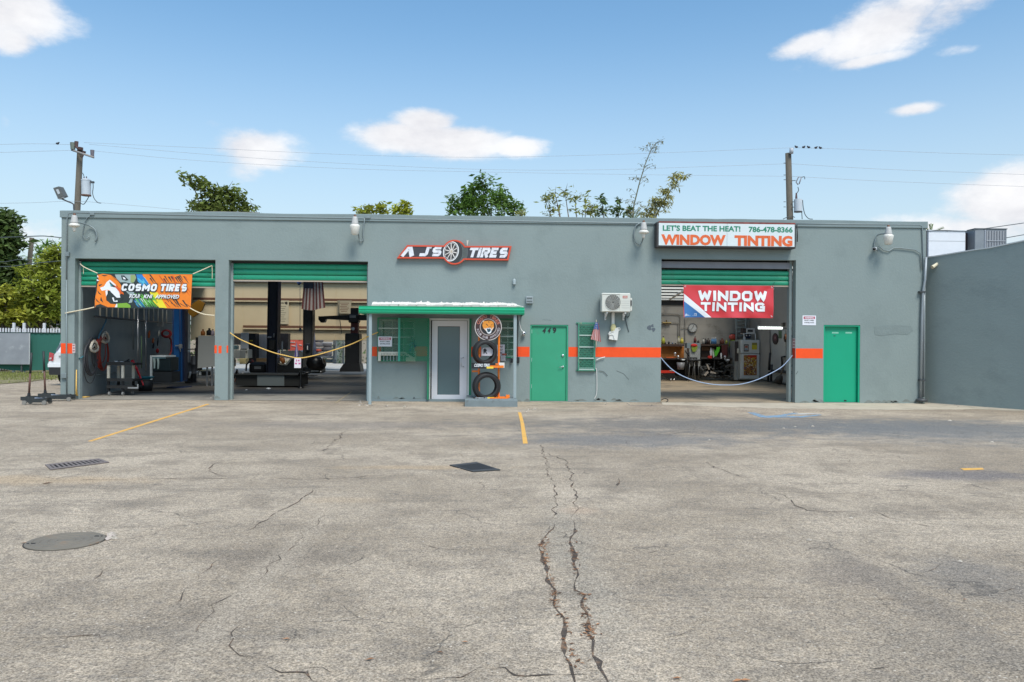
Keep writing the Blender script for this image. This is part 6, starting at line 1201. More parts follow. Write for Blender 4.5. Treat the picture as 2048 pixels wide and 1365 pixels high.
q = MB().use(WHITE); P, P2 = W(381, 744, 29.2), W(378, 757, 29.2); q.tube([P, P2], .04, 6); q.build('white_tube', None, None, label='short white tube leaning low behind the blue lift', cat='tube')
# steel cabinet near the middle column
t = thing('tool_cabinet', 'plain pale grey cabinet at the right edge of the left bay', 'cabinet', tuple(G(412, 748))); Yq = 27.4; CG = mat('cabinet_grey', (.36, .37, .36), .5, var=.05)
q = MB().use(CG); q.poly([W(x, y, Yq) for x, y in ((396.5, 672), (430, 672), (430, 733), (395, 737))], (0, .7, 0)); q.build('case', None, t)
for x in (414, 424): p = W(x, 737, Yq + .3); B('leg', STEEL, t, (p.x - .025, p.x + .025, p.y, p.y + .05, .0, W(x, 734, Yq).z)); 
B('cabinet_side', BLACKM, t, (W(391, 700, Yq + .1).x, W(394.6, 700, Yq + .1).x, Yq + .1, Yq + .6, W(391, 742, Yq).z, W(391, 675, Yq).z))
def bottle(lab, x, yb, yt, Y, m_, m2=None, w=.3, cat_='bottle', group=None, nm='bottle'):
    p = W(x, yb, Y); z0, z1 = p.z, W(x, yt, Y).z; h = z1 - z0; r = h * w; t = thing(nm, lab, cat_, (p.x, Y, z0), group)
    MB().use(m_).lathe([(.001, 0), (r, .0), (r, h * .62), (r * .38, h * .78), (r * .36, h * .9)], (p.x, Y, z0 + .002), n=12).build('body', None, t); MB().use(m2 or BLACKM).lathe([(r * .4, h * .88), (r * .42, h), (.001, h)], (p.x, Y, z0 + .002), n=10).build('cap', None, t); return t
bottle('amber spray bottle on the grey cabinet in the left bay', 406, 671.5, 659, 27.7, mat('amber', (.45, .14, .02), .4), mat('amber_top', (.3, .1, .03), .4), .34); bottle('dark bottle on the grey cabinet near the column', 418.5, 671.5, 657, 27.9, BLACKM, None, .38); bottle('pinkish white bottle at the right end of the grey cabinet', 425.5, 672, 659, 27.6, mat('pinkwhite', (.5, .4, .45), .4), None, .26)
bottle('small white bottle on the floor under the grey cabinet', 400, 751, 742, 27.6, WHITE, None, .3)
# dark clutter in the deep end of bay 1
room_box('storage_box', mat('crate_dark', (.05, .055, .05), .7), 'dark crate deep in the left bay between cabinet and drums', 'crate', 395, 743, 412, 752, 28.6, .5)
# --- middle bay
t, z0, z1 = lift_col('lift_column', 'dark navy lift column left of centre in the middle bay', 536, 556.5, 532.5, 553.5, 556, 747, 33.5, mat('column_navy', (.014, .02, .042), .4), BLACKM)
q = MB().use(STEEL); p = W(541, 675, 33.4); q.box(p.x - .12, p.x + .04, p.y - .03, p.y + .03, p.z - .03, p.z + .03, c=.01); q.box(p.x + .12, p.x + .16, p.y - .03, p.y + .03, p.z, p.z + .16, c=.01); q.build('lock_lever', None, t); PB('control_box', mat('box_brown', (.05, .045, .04), .5), t, 538, 680, 549, 700, 33.3, .16, c=.02)
t, z0, z1 = lift_col('lift_column', 'dark grey lift column behind the hanging striped flag', 606.5, 626, 605.5, 624.5, 556, 742, 36.5, mat('column_grey', (.035, .036, .036), .45), BLACKM)
PB('cover', mat('cover_navy', (.01, .015, .03), .5), t, 610.5, 687, 620, 703, 36.4, .09, c=.06); PB('latch', WHITE, t, 614.2, 692, 615.4, 700, 36.3, .05)
# faded large flag hung vertically
Yf2 = 35.9; t = thing('hanging_flag', 'large faded stars and stripes flag hung vertically before the grey lift column', 'flag', tuple(W(627, 619, Yf2))); MR = mat('flag_maroon', (.17, .055, .05), .8, trans=.2); MW = mat('flag_dull_white', (.44, .39, .36), .8, trans=.2); MN = mat('flag_dull_navy', (.03, .03, .045), .8)
def bf(s, v): xl, xr = 608.5 - 6 * v, 645 + 5 * v; p = W(xl + (xr - xl) * s, 556 + (62 + 3 * math.sin(s * 4)) * v, Yf2); return Vector((p.x, Yf2 + .05 * math.sin(s * 14 + .5) * (.4 + v), p.z))
q = MB()
for i in range(13):
    q.use(MR if i % 2 == 0 else MW)
    for k in range(6):
        for h_ in range(2): s0, s1 = (i + h_ / 2) / 13, (i + h_ / 2 + .5) / 13; q.add([bf(s0, k / 6), bf(s1, k / 6), bf(s1, (k + 1) / 6), bf(s0, (k + 1) / 6)], [(0, 1, 2, 3)], True)
q.build('cloth', None, t); q = MB().use(MN); q.add([bf(s, v) + Vector((0, -.015, 0)) for v in (0, .16, .33) for s in (0, .12, .25, .38, .5)], [(r * 5 + c, r * 5 + c + 1, (r + 1) * 5 + c + 1, (r + 1) * 5 + c) for r in range(2) for c in range(4)], True); q.build('canton', None, t)
# posters on the cream panels
Yo = YB - .17
t = thing('wall_poster', 'tall cream poster with a black emblem between the two lift columns', 'poster', tuple(W(567, 648, Yo))); PB('sheet', mat('poster_cream', (.60, .53, .38), .7, var=.06, vscale=6), t, 556.8, 601.5, 577.5, 648.5, Yo, .01)
q = MB().use(mat('print_dark', (.05, .04, .03), .7)); 
q.poly([W(x, y, Yo - .004) for x, y in ((569, 605), (574, 603.5), (575.5, 606), (574.5, 610), (571.5, 609), (569.5, 608))]); a, b, c, d = rect(559, 605.5, 568, 607.5, Yo - .004); q.box(a, b, Yo - .004, Yo - .001, c, d)
for i in range(8): a, b, c, d = rect(559, 613 + i * 4.2, 572 - (i % 3) * 2, 613.7 + i * 4.2, Yo - .004); q.box(a, b, Yo - .002, Yo - .001, c, d)
q.build('print', None, t)
t = thing('wall_poster', 'small framed tan poster right of the striped flag', 'poster', tuple(W(688, 628, Yo))); PB('sheet', mat('poster_tan', (.44, .38, .27), .7, var=.12, vscale=8), t, 675.5, 602, 702.5, 627.5, Yo, .012); PB('frame', mat('frame_tan', (.33, .27, .18), .6), t, 674.5, 601, 703.5, 602, Yo - .01, .02)
q = MB().use(mat('print_brown', (.22, .12, .08), .7))
for i in range(6): a, b, c, d = rect(680 + (i % 2) * 2, 606 + i * 3.3, 698 - (i % 3) * 2, 607.3 + i * 3.3, Yo); q.box(a, b, Yo - .003, Yo - .001, c, d)
q.build('print', None, t)
# drop cord reel
q = MB().use(mat('cord_pale', (.3, .32, .32), .6)); q.tube([W(600, 560, 34), W(600, 656, 34)], .012, 5); q.build('cord', None, None, label='thin pale cord hanging from the ceiling between the lift columns', cat='cord')
q = MB().use(mat('reel_blue', (.05, .10, .28), .4)); p = W(598.5, 568, 33.9); q.cyl(p + Vector((-.06, 0, 0)), p + Vector((.06, 0, .06)), .08, .06, 10); q.build('cord_reel', None, None, label='small blue reel at the top of the hanging cord', cat='reel')
q = MB().use(mat('plug_grey', (.12, .14, .15), .5)); p = W(600.5, 660, 33.9); q.cyl(p + Vector((0, 0, .08)), p + Vector((0, 0, -.06)), .04, .07, 10); q.build('cord_plug', None, None, label='grey coupling at the lower end of the hanging cord', cat='plug')
cord('power_cable', BLACKM, [(678, 603), (678, 625), (681, 650), (683.5, 668)], YB - .3, .02, None, label='black cord running down the cream wall from the tan poster', cat='cord')
# tilt-back lift with arm
Yt_ = 38.0; t = thing('post_lift', 'dark lift post with a long horizontal arm at the right of the middle bay', 'lift', tuple(W(703, 742, Yt_)))
BK = mat('lift_black', (.012, .013, .015), .45); PB('mast', mat('mast_red', (.13, .02, .015), .5, var=.2), t, 701.5, 616, 716, 668, Yt_, .4); PB('mast_head', BK, t, 701, 617.5, 716.5, 632, Yt_ - .05, .5); PB('collar', BK, t, 696.5, 628.5, 717, 646, Yt_ - .12, .6, c=.05); PB('plate', mat('plate_grey', (.32, .32, .32), .5), t, 699, 631, 711.5, 636, Yt_ - .14, .01)
q = MB().use(BK); q.poly([W(x, y, Yt_ - .05) for x, y in ((640, 633), (697, 630.5), (697, 641), (652, 638.5), (648.5, 645.5), (641.5, 645.5), (637, 640), (636.5, 633))], (0, .35, 0)); q.build('arm', None, t); PB('arm', BK, t, 717.2, 630, 752, 641, Yt_ - .05, .35)
MB().use(WHITE).lathe([(.001, .01), (.08, .01), (.08, 0)], W(706, 658, Yt_ - .01), (0, -1, 0), n=14).build('dial', None, t)
PB('housing', BK, t, 689.5, 667, 718, 738, Yt_ - .2, .9, c=.04); PB('housing_top', mat('housing_top', (.03, .03, .035), .4), t, 693, 681, 702, 697, Yt_ - .215, .01); q = MB().use(BK); q.poly([W(x, y, Yt_ - .3) for x, y in ((687, 728), (719, 728), (721.5, 744), (679, 744), (680, 738))], (0, 1.0, 0)); q.build('foot', None, t)
# counter, panels and lockers along the back opening
room_box('low_counter', mat('counter_grey', (.27, .29, .28), .6), 'low grey counter at the left edge of the middle bay', 'counter', 440, 700.5, 480, 717, 36, .8)
for i, (x, y0, y1) in enumerate(((446, 717.3, 741), (467.5, 717.3, 741), (470, 719, 733))): PB('counter_leg', RUNG if i else DGREY, bpy.data.objects['low_counter'], x - 1, y0, x + 1, y1, 36.2, .08)
t = thing('bench_machine', 'small blue and silver machine on the grey counter', 'machine', tuple(W(466, 700, 36.2))); PB('body', mat('machine_teal', (.10, .18, .20), .3, metal=.4, var=.3, vscale=10), t, 461, 691, 473, 699.6, 36.2, .4, c=.03); q = MB().use(STEEL); q.cyl(W(458, 699, 36.1), W(458, 690.5, 36.1), .07, .05, 10); q.tube([W(456, 691, 36.1), W(460, 689.5, 36.1), W(465, 692, 36.1)], .04, 6); q.build('arm', None, t)
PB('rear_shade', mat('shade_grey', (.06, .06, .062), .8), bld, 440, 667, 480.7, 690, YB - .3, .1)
room_box('white_board', mat('board_white', (.55, .56, .58), .5), 'tall white panel above the pale drawer unit in the middle bay', 'panel', 481, 666, 496.5, 698, 38, .1)
t = room_box('drawer_unit', mat('drawer_pale', (.38, .40, .38), .5), 'pale drawer unit under the white panel', 'drawer unit', 479.5, 699.5, 496, 717, 37.6, .7); PB('drawer_gap', BLACKM, t, 481, 698, 494, 699.2, 37.58, .02); PB('handle', BLACKM, t, 491, 703, 494, 704, 37.55, .04)
room_box('beige_box', mat('box_beige', (.42, .36, .18), .7, var=.06), 'yellowish beige box below the pale drawer unit', 'box', 479, 717.5, 491.5, 728.5, 37.2, .5)
t = room_box('black_locker', mat('locker_black', (.015, .015, .02), .5), 'black locker with a yellow label left of the white ribbed panel', 'locker', 497.3, 667, 510.7, 727, 38.4, .6); PB('label', mat('label_yellow', (.5, .4, .05), .6), t, 498.5, 680.5, 505.5, 683, 38.38, .012)
t = thing('ribbed_panel', 'pale grey ribbed metal door standing in the back opening', 'metal panel', tuple(W(522, 717, 39))); PB('sheet', mat('rib_pale', (.46, .46, .49), .5, metal=.2), t, 511.5, 669, 533, 716.5, 39, .06)
for i in range(7): PB('rib', mat('rib_light', (.55, .55, .58), .5), t, 512.5 + i * 2.95, 669.5, 514 + i * 2.95, 716, 38.96, .03)
room_box('brown_box', mat('box_brown2', (.30, .19, .09), .8), 'flat brown carton under the ribbed metal door', 'carton', 511, 717, 532, 724, 38.6, .6)
room_box('black_locker', mat('locker_black', (.015, .015, .02), .5), 'black locker between the navy lift and the red board', 'locker', 557, 667, 576, 700, 40, .5)
t = room_box('compressor', mat('machine_black', (.014, .014, .016), .5), 'black compressor with a small number plate left of the navy lift', 'compressor', 497, 725, 532, 748, 34, 1.0, c=.1); PB('plate', mat('plate_grey', (.3, .3, .3)), t, 508.5, 733, 522, 738.5, 33.98, .015)
q = MB().use(mat('gauge_red', (.35, .05, .03), .5)); p = W(503.5, 724, 34.2); q.sphere(p, .10, 8); q.build('gauge', None, t); q = MB().use(BLACKM); q.tube([W(x, y, 33.9) for x, y in ((492, 742), (493, 730), (498, 724), (503, 722))], .04, 6); q.build('hose', None, t)
for x, y0, y1, lb_ in ((474, 740, 757, 'small dark jack stand low at the left of the middle bay'),):
    q = MB().use(BLACKM); q.tube([W(x - 6, y1, 31), W(x, y0, 31), W(x + 5, y1, 31)], .04, 5); q.tube([W(x, y1, 31.5), W(x, y0, 31)], .04, 5); q.build('jack_stand', None, None, label=lb_, cat='jack stand')
q = MB().use(WHITE); q.tube([W(486, 746, 31.2), W(485, 757, 31.2)], .03, 5); q.build('white_baton', None, None, label='short white handle standing on the dark floor at the left', cat='handle')
q = MB().use(mat('terracotta', (.30, .12, .07), .8)); p = W(474, 762, 30.6); q.sphere(p, .11, 8, (.8, .8, 1.4)); q.build('clay_bag', None, None, label='small reddish bag on the floor beside the left column', cat='bag')
# platform in front of the navy lift
t = thing('lift_platform', 'low dark platform with a lighter grey front panel', 'platform', tuple(G(541, 776))); PG = mat('platform_dark', (.035, .037, .035), .8)
PB('deck', PG, t, 470, 749, 600, 750.5, 27.0, 1.5); PB('base', mat('platform_side', (.02, .021, .02), .9), t, 471, 750.7, 599, 772, 27.1, 1.3); PB('front_panel', mat('panel_slate', (.13, .15, .15), .6), t, 514.5, 751.5, 568.5, 772, 27.05, .03)
# tyre machines
t = thing('tire_changer', 'black tire changing machine in front of the grey lift column', 'tire changer', tuple(G(632, 752))); BK2 = mat('changer_black', (.008, .008, .009), .35)
c = W(633, 727, 33); MB().use(BK2).lathe([(.001, .35), (.27, .33), (.30, .1), (.30, -.1), (.26, -.33), (.001, -.35)], c, (-.4, -1, .1), n=20).build('drum', None, t); PB('cabinet', BK2, t, 606, 736, 644, 747, 33.2, .8, c=.05); PB('tray', STEEL, t, 622, 742, 637, 743, 33.0, .2); q = MB().use(STEEL); q.sphere(W(641.5, 744, 32.9), .05, 6); q.tube([W(640, 713, 32.9), W(645, 718, 32.9), W(647, 728, 32.9)], .02, 5); q.build('knob', None, t)
t = thing('wheel_balancer', 'black wheel balancer with an amber gun on top right of the navy lift', 'wheel balancer', tuple(G(575, 758))); q = MB().use(BK2); q.poly([W(x, y, 33) for x, y in ((555, 727), (562, 731), (574, 731), (583, 718), (606, 718), (606, 748), (555, 748))], (0, .9, 0)); q.build('cabinet', None, t)
q = MB().use(mat('tray_silver', (.35, .36, .33), .4, metal=.4)); q.poly([W(x, y, 32.95) for x, y in ((562, 731), (574, 731), (584, 718), (580, 718), (571, 728))], (0, .1, 0)); q.build('tray', None, t)
q = MB().use(mat('gun_amber', (.45, .15, .03), .5)); q.tube([W(561.5, 715, 32.9), W(565, 720, 32.9), W(568, 727, 32.9)], .09, 8, rs=[.05, .11, .07]); q.build('impact_gun', None, None, label='amber impact gun lying on the wheel balancer', cat='impact gun')
t = thing('pole_stand', 'slim black stand on a round foot in the middle bay', 'stand', tuple(G(601.5, 777))); p = G(601.5, 777); q = MB().use(BK2); q.cyl((p.x, p.y, .03), (p.x, p.y, W(602, 738, p.y).z), .045, .03, 8); q.build('pole', None, t); MB().use(BK2).lathe([(.001, .05), (.1, .05), (.11, 0)], (p.x, p.y, 0), n=14).build('foot', None, t); q = MB().use(BK2); q.tube([W(596, 753, p.y), W(602, 742, p.y), W(612, 746, p.y), W(622, 745, p.y)], .035, 6); q.build('arm', None, t)
def umbrella(lab, x, y0, y1, w0, Y, m1, m2):
    p, t_ = W(x, y1, Y), W(x, y0, Y); h = t_.z - p.z; r = (W(x + w0, y1, Y).x - W(x - w0, y1, Y).x) / 2; th = thing('folded_umbrella', lab, 'umbrella', tuple(p), 'folded umbrellas in the middle bay')
    for k in range(8):
        q = MB().use(m1 if k % 2 else m2); a0, a1 = k * math.pi / 4, (k + 1) * math.pi / 4; am = (a0 + a1) / 2
        q.add([(p.x, Y, p.z + h), (p.x + r * math.cos(a0), Y + r * math.sin(a0), p.z + .05), (p.x + r * .7 * math.cos(am), Y + r * .7 * math.sin(am), p.z), (p.x + r * math.cos(a1), Y + r * math.sin(a1), p.z + .05)], [(0, 1, 2), (0, 2, 3)], False); q.build('panel', None, th)
    MB().use(BLACKM).tube([p, p + Vector((0, 0, -.25))], .02, 5).build('handle', None, th)
UP = mat('umbrella_purple', (.12, .08, .38), .6); UW = mat('umbrella_white', (.62, .62, .72), .6)
umbrella('purple and white folded umbrella above the hanging tag', 593, 684, 715, 4.5, 31, UP, UW); umbrella('pale lilac folded umbrella right of the grey lift column', 629, 664, 712, 4, 35, mat('umbrella_lilac', (.38, .38, .55), .6), UW)
q = MB().use(WHITE); q.cyl(W(564, 706, 34), W(564.5, 683, 34), .035, .035, 8); q.build('white_post', None, None, label='short white tube standing behind the yellow rope near the navy lift', cat='tube')
q = MB().use(mat('ribbon_lilac', (.4, .4, .6), .6)); q.tube([W(557, 716, 33), W(556.5, 705, 33), W(558.5, 701, 33)], .05, 6); q.build('spray_can', None, None, label='small lilac can beside the navy lift column', cat='can')
p = W(637, 702, 36); t = thing('red_cap_jug', 'red and white jug behind the yellow rope', 'jug', tuple(p)); MB().use(mat('jug_red', (.60, .10, .06), .4)).sphere(p, .12, 8, (1.1, 1, .7)).build('cap', None, t); MB().use(WHITE).sphere(p + Vector((.02, 0, -.07)), .10, 8, (1, 1, .5)).build('body', None, t)
# beyond the back opening: yard things in daylight
Yz = 46.5
t = thing('red_board', 'red wall panel with white scribbles seen through the back opening', 'panel', tuple(W(592, 702, Yz))); PB('panel', mat('board_red', (.58, .10, .07), .6, var=.2, vscale=5, dirt=(.75, .5, .45), dscale=3, dthr=.56), t, 576.5, 671, 608, 702, Yz, .1)
for i, (u0, v0, u1, v1) in enumerate(((579, 685, 590, 685), (590, 678, 594, 674), (583, 692, 592, 693), (598, 690, 604, 691), (598, 680, 605, 678))): q = MB().use(WHITE); q.tube([W(u0, v0, Yz - .02), W(u1, v1, Yz - .02)], .02, 4); q.build('scribble', None, t)
q = MB().use(mat('grey_tarp', (.34, .34, .32), .7, var=.1)); q.poly([W(x, y, 44) for x, y in ((562, 702), (600, 701.5), (607, 706), (607, 716), (584, 718), (570, 716), (560, 714))], (0, 1.5, 0)); q.build('car_hood', None, None, label='grey vehicle hood under the red board beyond the opening', cat='vehicle hood')
TG2 = mat('tire_grey', (.13, .12, .125), .7, var=.15); tb = None
for i, (x, y, Y) in enumerate(((637, 672, 47), (638, 681, 47), (637, 690, 47), (655, 699, 46.2), (655, 690.5, 46.2), (655, 708, 46.2), (639, 699.5, 46.5), (641, 709, 46.5))):
    c = W(x, y, Y); q = MB().use(TG2, True); r, w = .26, .24; q.lathe([(.17, -w / 2), (r - .03, -w / 2), (r, -w / 2 + .05), (r, w / 2 - .05), (r - .03, w / 2), (.17, w / 2)], c, (0, 0, 1), n=20, closed=True)
    o = q.build('stacked_tire', None, None, label='greyish used tire in the %s stack behind the garage, %s in that stack' % ('left' if i in (0, 1, 2, 6, 7) else 'right', {0: 'topmost', 1: 'second from top', 2: 'third from top', 6: 'fourth from top', 7: 'lowest', 4: 'topmost', 3: 'middle', 5: 'lowest'}[i]), cat='tire', group='used tires stacked behind the garage')
t = thing('glass_case', 'glass display case frame seen through the back opening', 'glass case', tuple(W(677, 726, 45))); GLS = glass('case_glass', (.75, .85, .86), .5)
for x in (667.5, 671, 686.5): PB('post', mat('case_silver', (.50, .53, .56), .35, metal=.5), t, x - 1.6, 667, x + 1.6, 727, 45, .1)
for y in (669, 690, 727): PB('rail', mat('case_silver', (.5, .5, .5)), t, 667, y - .8, 690, y + .8, 44.9, .08)
PB('glass', GLS, t, 668, 668, 689, 726, 45.15, .02); q = MB().use(mat('foil_white', (.8, .82, .82), .2)); q.poly([W(x, y, 44.85) for x, y in ((671.5, 690), (673, 684), (674, 700), (673.5, 718), (669, 722), (670.5, 700))], (0, .03, 0)); q.build('plastic_sheet', None, t)
t = thing('shelf_stack', 'grey shelf with folded boxes behind the jug', 'shelf', tuple(W(652, 718, 46.5)))
for i, (y0, y1, cc) in enumerate(((679, 684, (.35, .28, .2)), (684.5, 687.5, (.45, .45, .46)), (712.5, 717, (.35, .35, .36)), (719, 726, (.12, .16, .18)))): PB('box', mat('stack%d' % i, cc, .7), t, 641, y0, 666, y1, 47.5 if i < 2 else 45.5, .5)
B('kerb', mat('kerb_pale', (.5, .48, .45), .8), None, (-12, 10, 53, 53.3, 0, .12), kind='structure')
# foliage wall / fence beyond
FG = mat('far_green', (.10, .14, .05), .8, island=.5, trans=.2); q = MB().use(FG); fr = random.Random(21)
for i in range(3000): c_ = Vector((fr.uniform(-22, 10), fr.uniform(56, 59), fr.uniform(0, 3.6) * (fr.random() ** .3))); s_ = .16; q.add([c_ + Vector((fr.uniform(-s_, s_), fr.uniform(-s_, s_), fr.uniform(-s_, s_))) for _ in range(3)], [(0, 1, 2)], False)
q.build('far_hedge', None, None, kind='stuff', label='hedge behind the rear yard seen through the back opening', cat='hedge', loc=(0, 0, 0)); B('far_wall', mat('far_wall', (.45, .38, .30), .9), None, (-24, 12, 59.2, 59.5, 0, 2.6), label='tan boundary wall behind the rear yard', cat='wall')
# wood offcut and litter on the garage floor
for x, y, lb_ in ((537, 779, 'white crumpled tissue on the middle bay floor'), (493, 781.5, 'tiny white scrap on the middle bay floor at the left')): g = G(x, y, .01); q = MB().use(WHITE); q.sphere((g.x, g.y, .03), .06 if x == 537 else .03, 6, (1.3, .8, .5)); q.build('paper_scrap', None, None, label=lb_, cat='scrap')
q = MB().use(mat('old_line', (.42, .33, .2), .8)); q.poly([Vector((p.x, p.y, .008)) for p in [G(x, y, .006) for x, y in ((670, 806), (673, 806), (704, 784), (702, 784))]], (0, 0, -.002)); q.build('faded_line', None, bpy.data.objects['garage_floor_daylit'])
# --- yellow rope with hanging tag
th = thing('barrier_rope', 'yellow rope sagging across the middle bay with a tag', 'rope', tuple(W(597, 716, D))); cord('rope', ROPE, [(459, 665.5), (480, 679), (510, 692), (545, 705), (570, 711.5), (597, 716.5), (625, 712.5), (660, 703), (700, 690), (737, 673), (756, 665)], [D + .15, D + .1, D, D - .03, D - .05, D - .05, D - .05, D - .03, D, D - .1, D - .12], .015, th, sub=8)
th2 = thing('rope_tag', 'white printed tag hanging from the lowest point of the yellow rope', 'tag', tuple(W(595, 737, D))); q = MB().use(mat('tag_white', (.70, .64, .68), .5)); a, b, c, d = rect(588.5, 717, 602, 736.5, D - .06); q.box(a, b, D - .063, D - .055, c, d, c=.002); q.build('card', None, th2); q = MB().use(mat('tag_pink', (.50, .10, .25), .5))
for (u, v, w_, h_) in ((590, 726, 4, 3), (597, 726, 4, 3), (592, 719.5, 2, 4), (596, 720, 3, 3)): A_ = rect(u, v, u + w_, v + h_, D - .066); q.box(A_[0], A_[1], D - .066, D - .0635, A_[2], A_[3])
q.build('print', None, th2)
# yellow chain/hose down the left reveal
p0 = [W(153, 740, D - .02), W(152.5, 770, D - .03), W(153, 788, D - .05), G(156, 795, .02), G(168, 795, .02), G(180, 793.5, .02)]; q = MB().use(ROPE); q.tube(p0, .022, 6, rs=[.012, .018, .024, .028, .028, .012]); q.build('yellow_hose', None, None, label='yellow hose lying at the foot of the left bay jamb', cat='hose')
# ================================================================== INSIDE THE TINTING BAY
zc = conv(1290, 560, 5.055); zp = conv(1310, 600, 7.585); zq = conv(1440, 600, 7.182)
Yw3 = Y3 - .05
# clock
c = W(*zp(570, 425), Yw3); t = thing('wall_clock', 'round white wall clock above the workbench', 'clock', (c.x, c.y, c.z - .2)); rc_ = 8.8 / 1600 * Yw3
MB().use(mat('clock_rim', (.16, .16, .16), .4)).lathe([(rc_, 0), (rc_ * 1.08, .02), (rc_ * 1.0, .05), (rc_ * .93, .03)], c, (0, -1, 0), n=28).build('rim', None, t); MB().use(mat('clock_face', (.45, .45, .43), .5)).lathe([(.001, .02), (rc_ * .95, .02)], c, (0, -1, 0), n=28).build('face', None, t)
q = MB().use(BLACKM); cy = c.y - .028
for a, l, w_ in ((.35, .6, .012), (3.9, .75, .008)): d_ = Vector((math.sin(a), 0, math.cos(a))); n_ = Vector((d_.z, 0, -d_.x)); b0 = Vector((c.x, cy, c.z)); q.add([b0 + n_ * w_, b0 - n_ * w_, b0 - n_ * w_ + d_ * rc_ * l, b0 + n_ * w_ + d_ * rc_ * l], [(0, 1, 2, 3)], False)
for k in range(12): a = k * math.pi / 6; d_ = Vector((math.sin(a), 0, math.cos(a))); n_ = Vector((d_.z, 0, -d_.x)) * .006; b0 = Vector((c.x, cy, c.z)) + d_ * rc_ * .75; q.add([b0 + n_, b0 - n_, b0 - n_ + d_ * .03, b0 + n_ + d_ * .03], [(0, 1, 2, 3)], False)
q.build('hands', None, t)
# conduit on back wall
for pts in ([(95, 212), (300, 215), (370, 235), (380, 290), (378, 560)], [(95, 348), (330, 350), (350, 375), (350, 560)], [(400, 425), (500, 425)], [(455, 270), (455, 640)]): cord('wall_conduit', mat('conduit_dim', (.20, .19, .17), .5), [zp(*p) for p in pts], Yw3, .014, bld)
t = thing('tap_valve', 'brass valve on the pipe at the left of the tinting bay wall', 'valve', tuple(W(*zp(175, 350), Yw3 - .05))); q = MB().use(mat('brass_dull', (.22, .16, .06), .4, metal=.5)); p = W(*zp(175, 350), Yw3 - .06); q.cyl(p - Vector((.18, 0, 0)), p + Vector((.2, 0, 0)), .045, .035, 8); q.cyl(p, p + Vector((0, 0, .12)), .03, .03, 8); q.build('body', None, t)
# long bench, pegboards, shelf
bw = thing('workbench', 'long dark workbench along the back wall of the tinting bay', 'workbench', tuple(W(*zc(500, 1000), Y3 - 1.2))); Yk = Y3 - .95; PLY = mat('pegboard_orange', (.42, .14, .02), .7, var=.2, vscale=4); DKW = mat('shelf_darkwood', (.055, .03, .02), .6)
def zb_(nm, m_, par, u0, v0, u1, v1, Y, dp, cv=zp, **k): a, b = cv(u0, v0), cv(u1, v1); return PB(nm, m_, par, a[0], a[1], b[0], b[1], Y, dp, **k)
zb_('peg_board', PLY, bw, 80, 705, 440, 880, Y3 - .2, .05); zb_('peg_board', DKW, bw, 705, 700, 1105, 900, Y3 - .2, .05); zb_('peg_board', mat('ply_brown', (.26, .12, .05), .6), bw, 712, 712, 830, 770, Y3 - .23, .02)
zb_('shelf', DKW, bw, 80, 672, 445, 702, Y3 - .5, .45); zb_('shelf', DKW, bw, 700, 672, 1115, 698, Y3 - .5, .45); zb_('bench_top', mat('bench_top', (.05, .04, .035), .6), bw, 80, 885, 690, 905, Yk, .85); zb_('bench_top', mat('bench_top', (.05, .04, .035)), bw, 700, 880, 1190, 900, Yk, .85)
zb_('under_bench_shade', mat('bench_shadow', (.015, .015, .016), .8), bw, 80, 905, 1190, 1150, Y3 - .12, .05)  # near-black sheet, the shade under the bench put in as colour
for u in (90, 470, 690, 900, 1180): zb_('leg', mat('bench_leg', (.02, .02, .02), .6), bw, u - 8, 905, u + 8, 1190, Yk + .05, .08)
zb_('orange_edge', mat('edge_orange', (.5, .10, .02), .5), bw, 175, 866, 300, 884, Yk - .02, .02)
# bottles, jars, cans
sh = Y3 - .35; k_ = 'bottles and jars on the tinting bay shelf'
YB_ = mat('bottle_yellow', (.42, .42, .05), .4); 
for u, vb, vt, m_, m2, w, lab in ((125, 672, 555, YB_, BLACKM, .24, 'big yellow-green bottle at the left end of the shelf'), (360, 668, 560, mat('bottle_cream', (.45, .42, .3), .4), YB_, .2, 'cream bottle left of the yellow can'), (408, 668, 575, mat('can_yellow', (.55, .45, .05), .4), mat('can_yellow', (.5, .4, .05)), .28, 'yellow can at the right end of the left shelf'), (160, 672, 640, BLACKM, None, .3, 'short black jar beside the yellow-green bottle'), (210, 672, 625, BLACKM, mat('g_cap', (.1, .2, .1), .4), .3, 'black jar with dull green cap on the left shelf'), (265, 672, 642, mat('jar_blue', (.08, .12, .2), .4), WHITE, .4, 'small dark blue jar on the left shelf'), (310, 672, 648, BLACKM, WHITE, .4, 'small black jar on the left shelf next to the blue jar'),
                              (607, 655, 555, mat('tin_maroon', (.13, .03, .025), .5), None, .22, 'tall maroon tin on the pale cabinet'), (655, 655, 615, BLACKM, None, .45, 'squat black tin on the pale cabinet'), (735, 672, 585, mat('white_jar2', (.38, .36, .32), .4), BLACKM, .28, 'round white jar at the left end of the right shelf'), (765, 672, 590, BLACKM, BLACKM, .33, 'black bottle beside the round white jar'), (808, 672, 585, mat('brown_black', (.04, .02, .015), .4), BLACKM, .32, 'dark brown bottle on the right shelf'), (865, 670, 575, mat('bottle_blue', (.12, .28, .5), .35), WHITE, .17, 'first blue bottle on the right shelf'), (892, 670, 575, mat('bottle_blue', (.1, .2, .4)), WHITE, .17, 'second blue bottle on the right shelf, between its twins'), (920, 670, 572, mat('bottle_blue', (.1, .2, .4)), WHITE, .17, 'third blue bottle on the right shelf'), (1018, 672, 585, mat('box_brownred', (.16, .05, .03), .6), mat('box_brownred', (.1, .1, .1)), .42, 'wide brown-red canister on the right shelf'), (1083, 668, 605, YB_, mat('cap_y', (.5, .35, .03), .4), .3, 'small yellow bottle at the right end of the shelf')):
    a, b = zp(u, vb), zp(u, vt); bottle(lab, a[0], a[1], b[1], sh, m_, m2, w, 'bottle', k_)
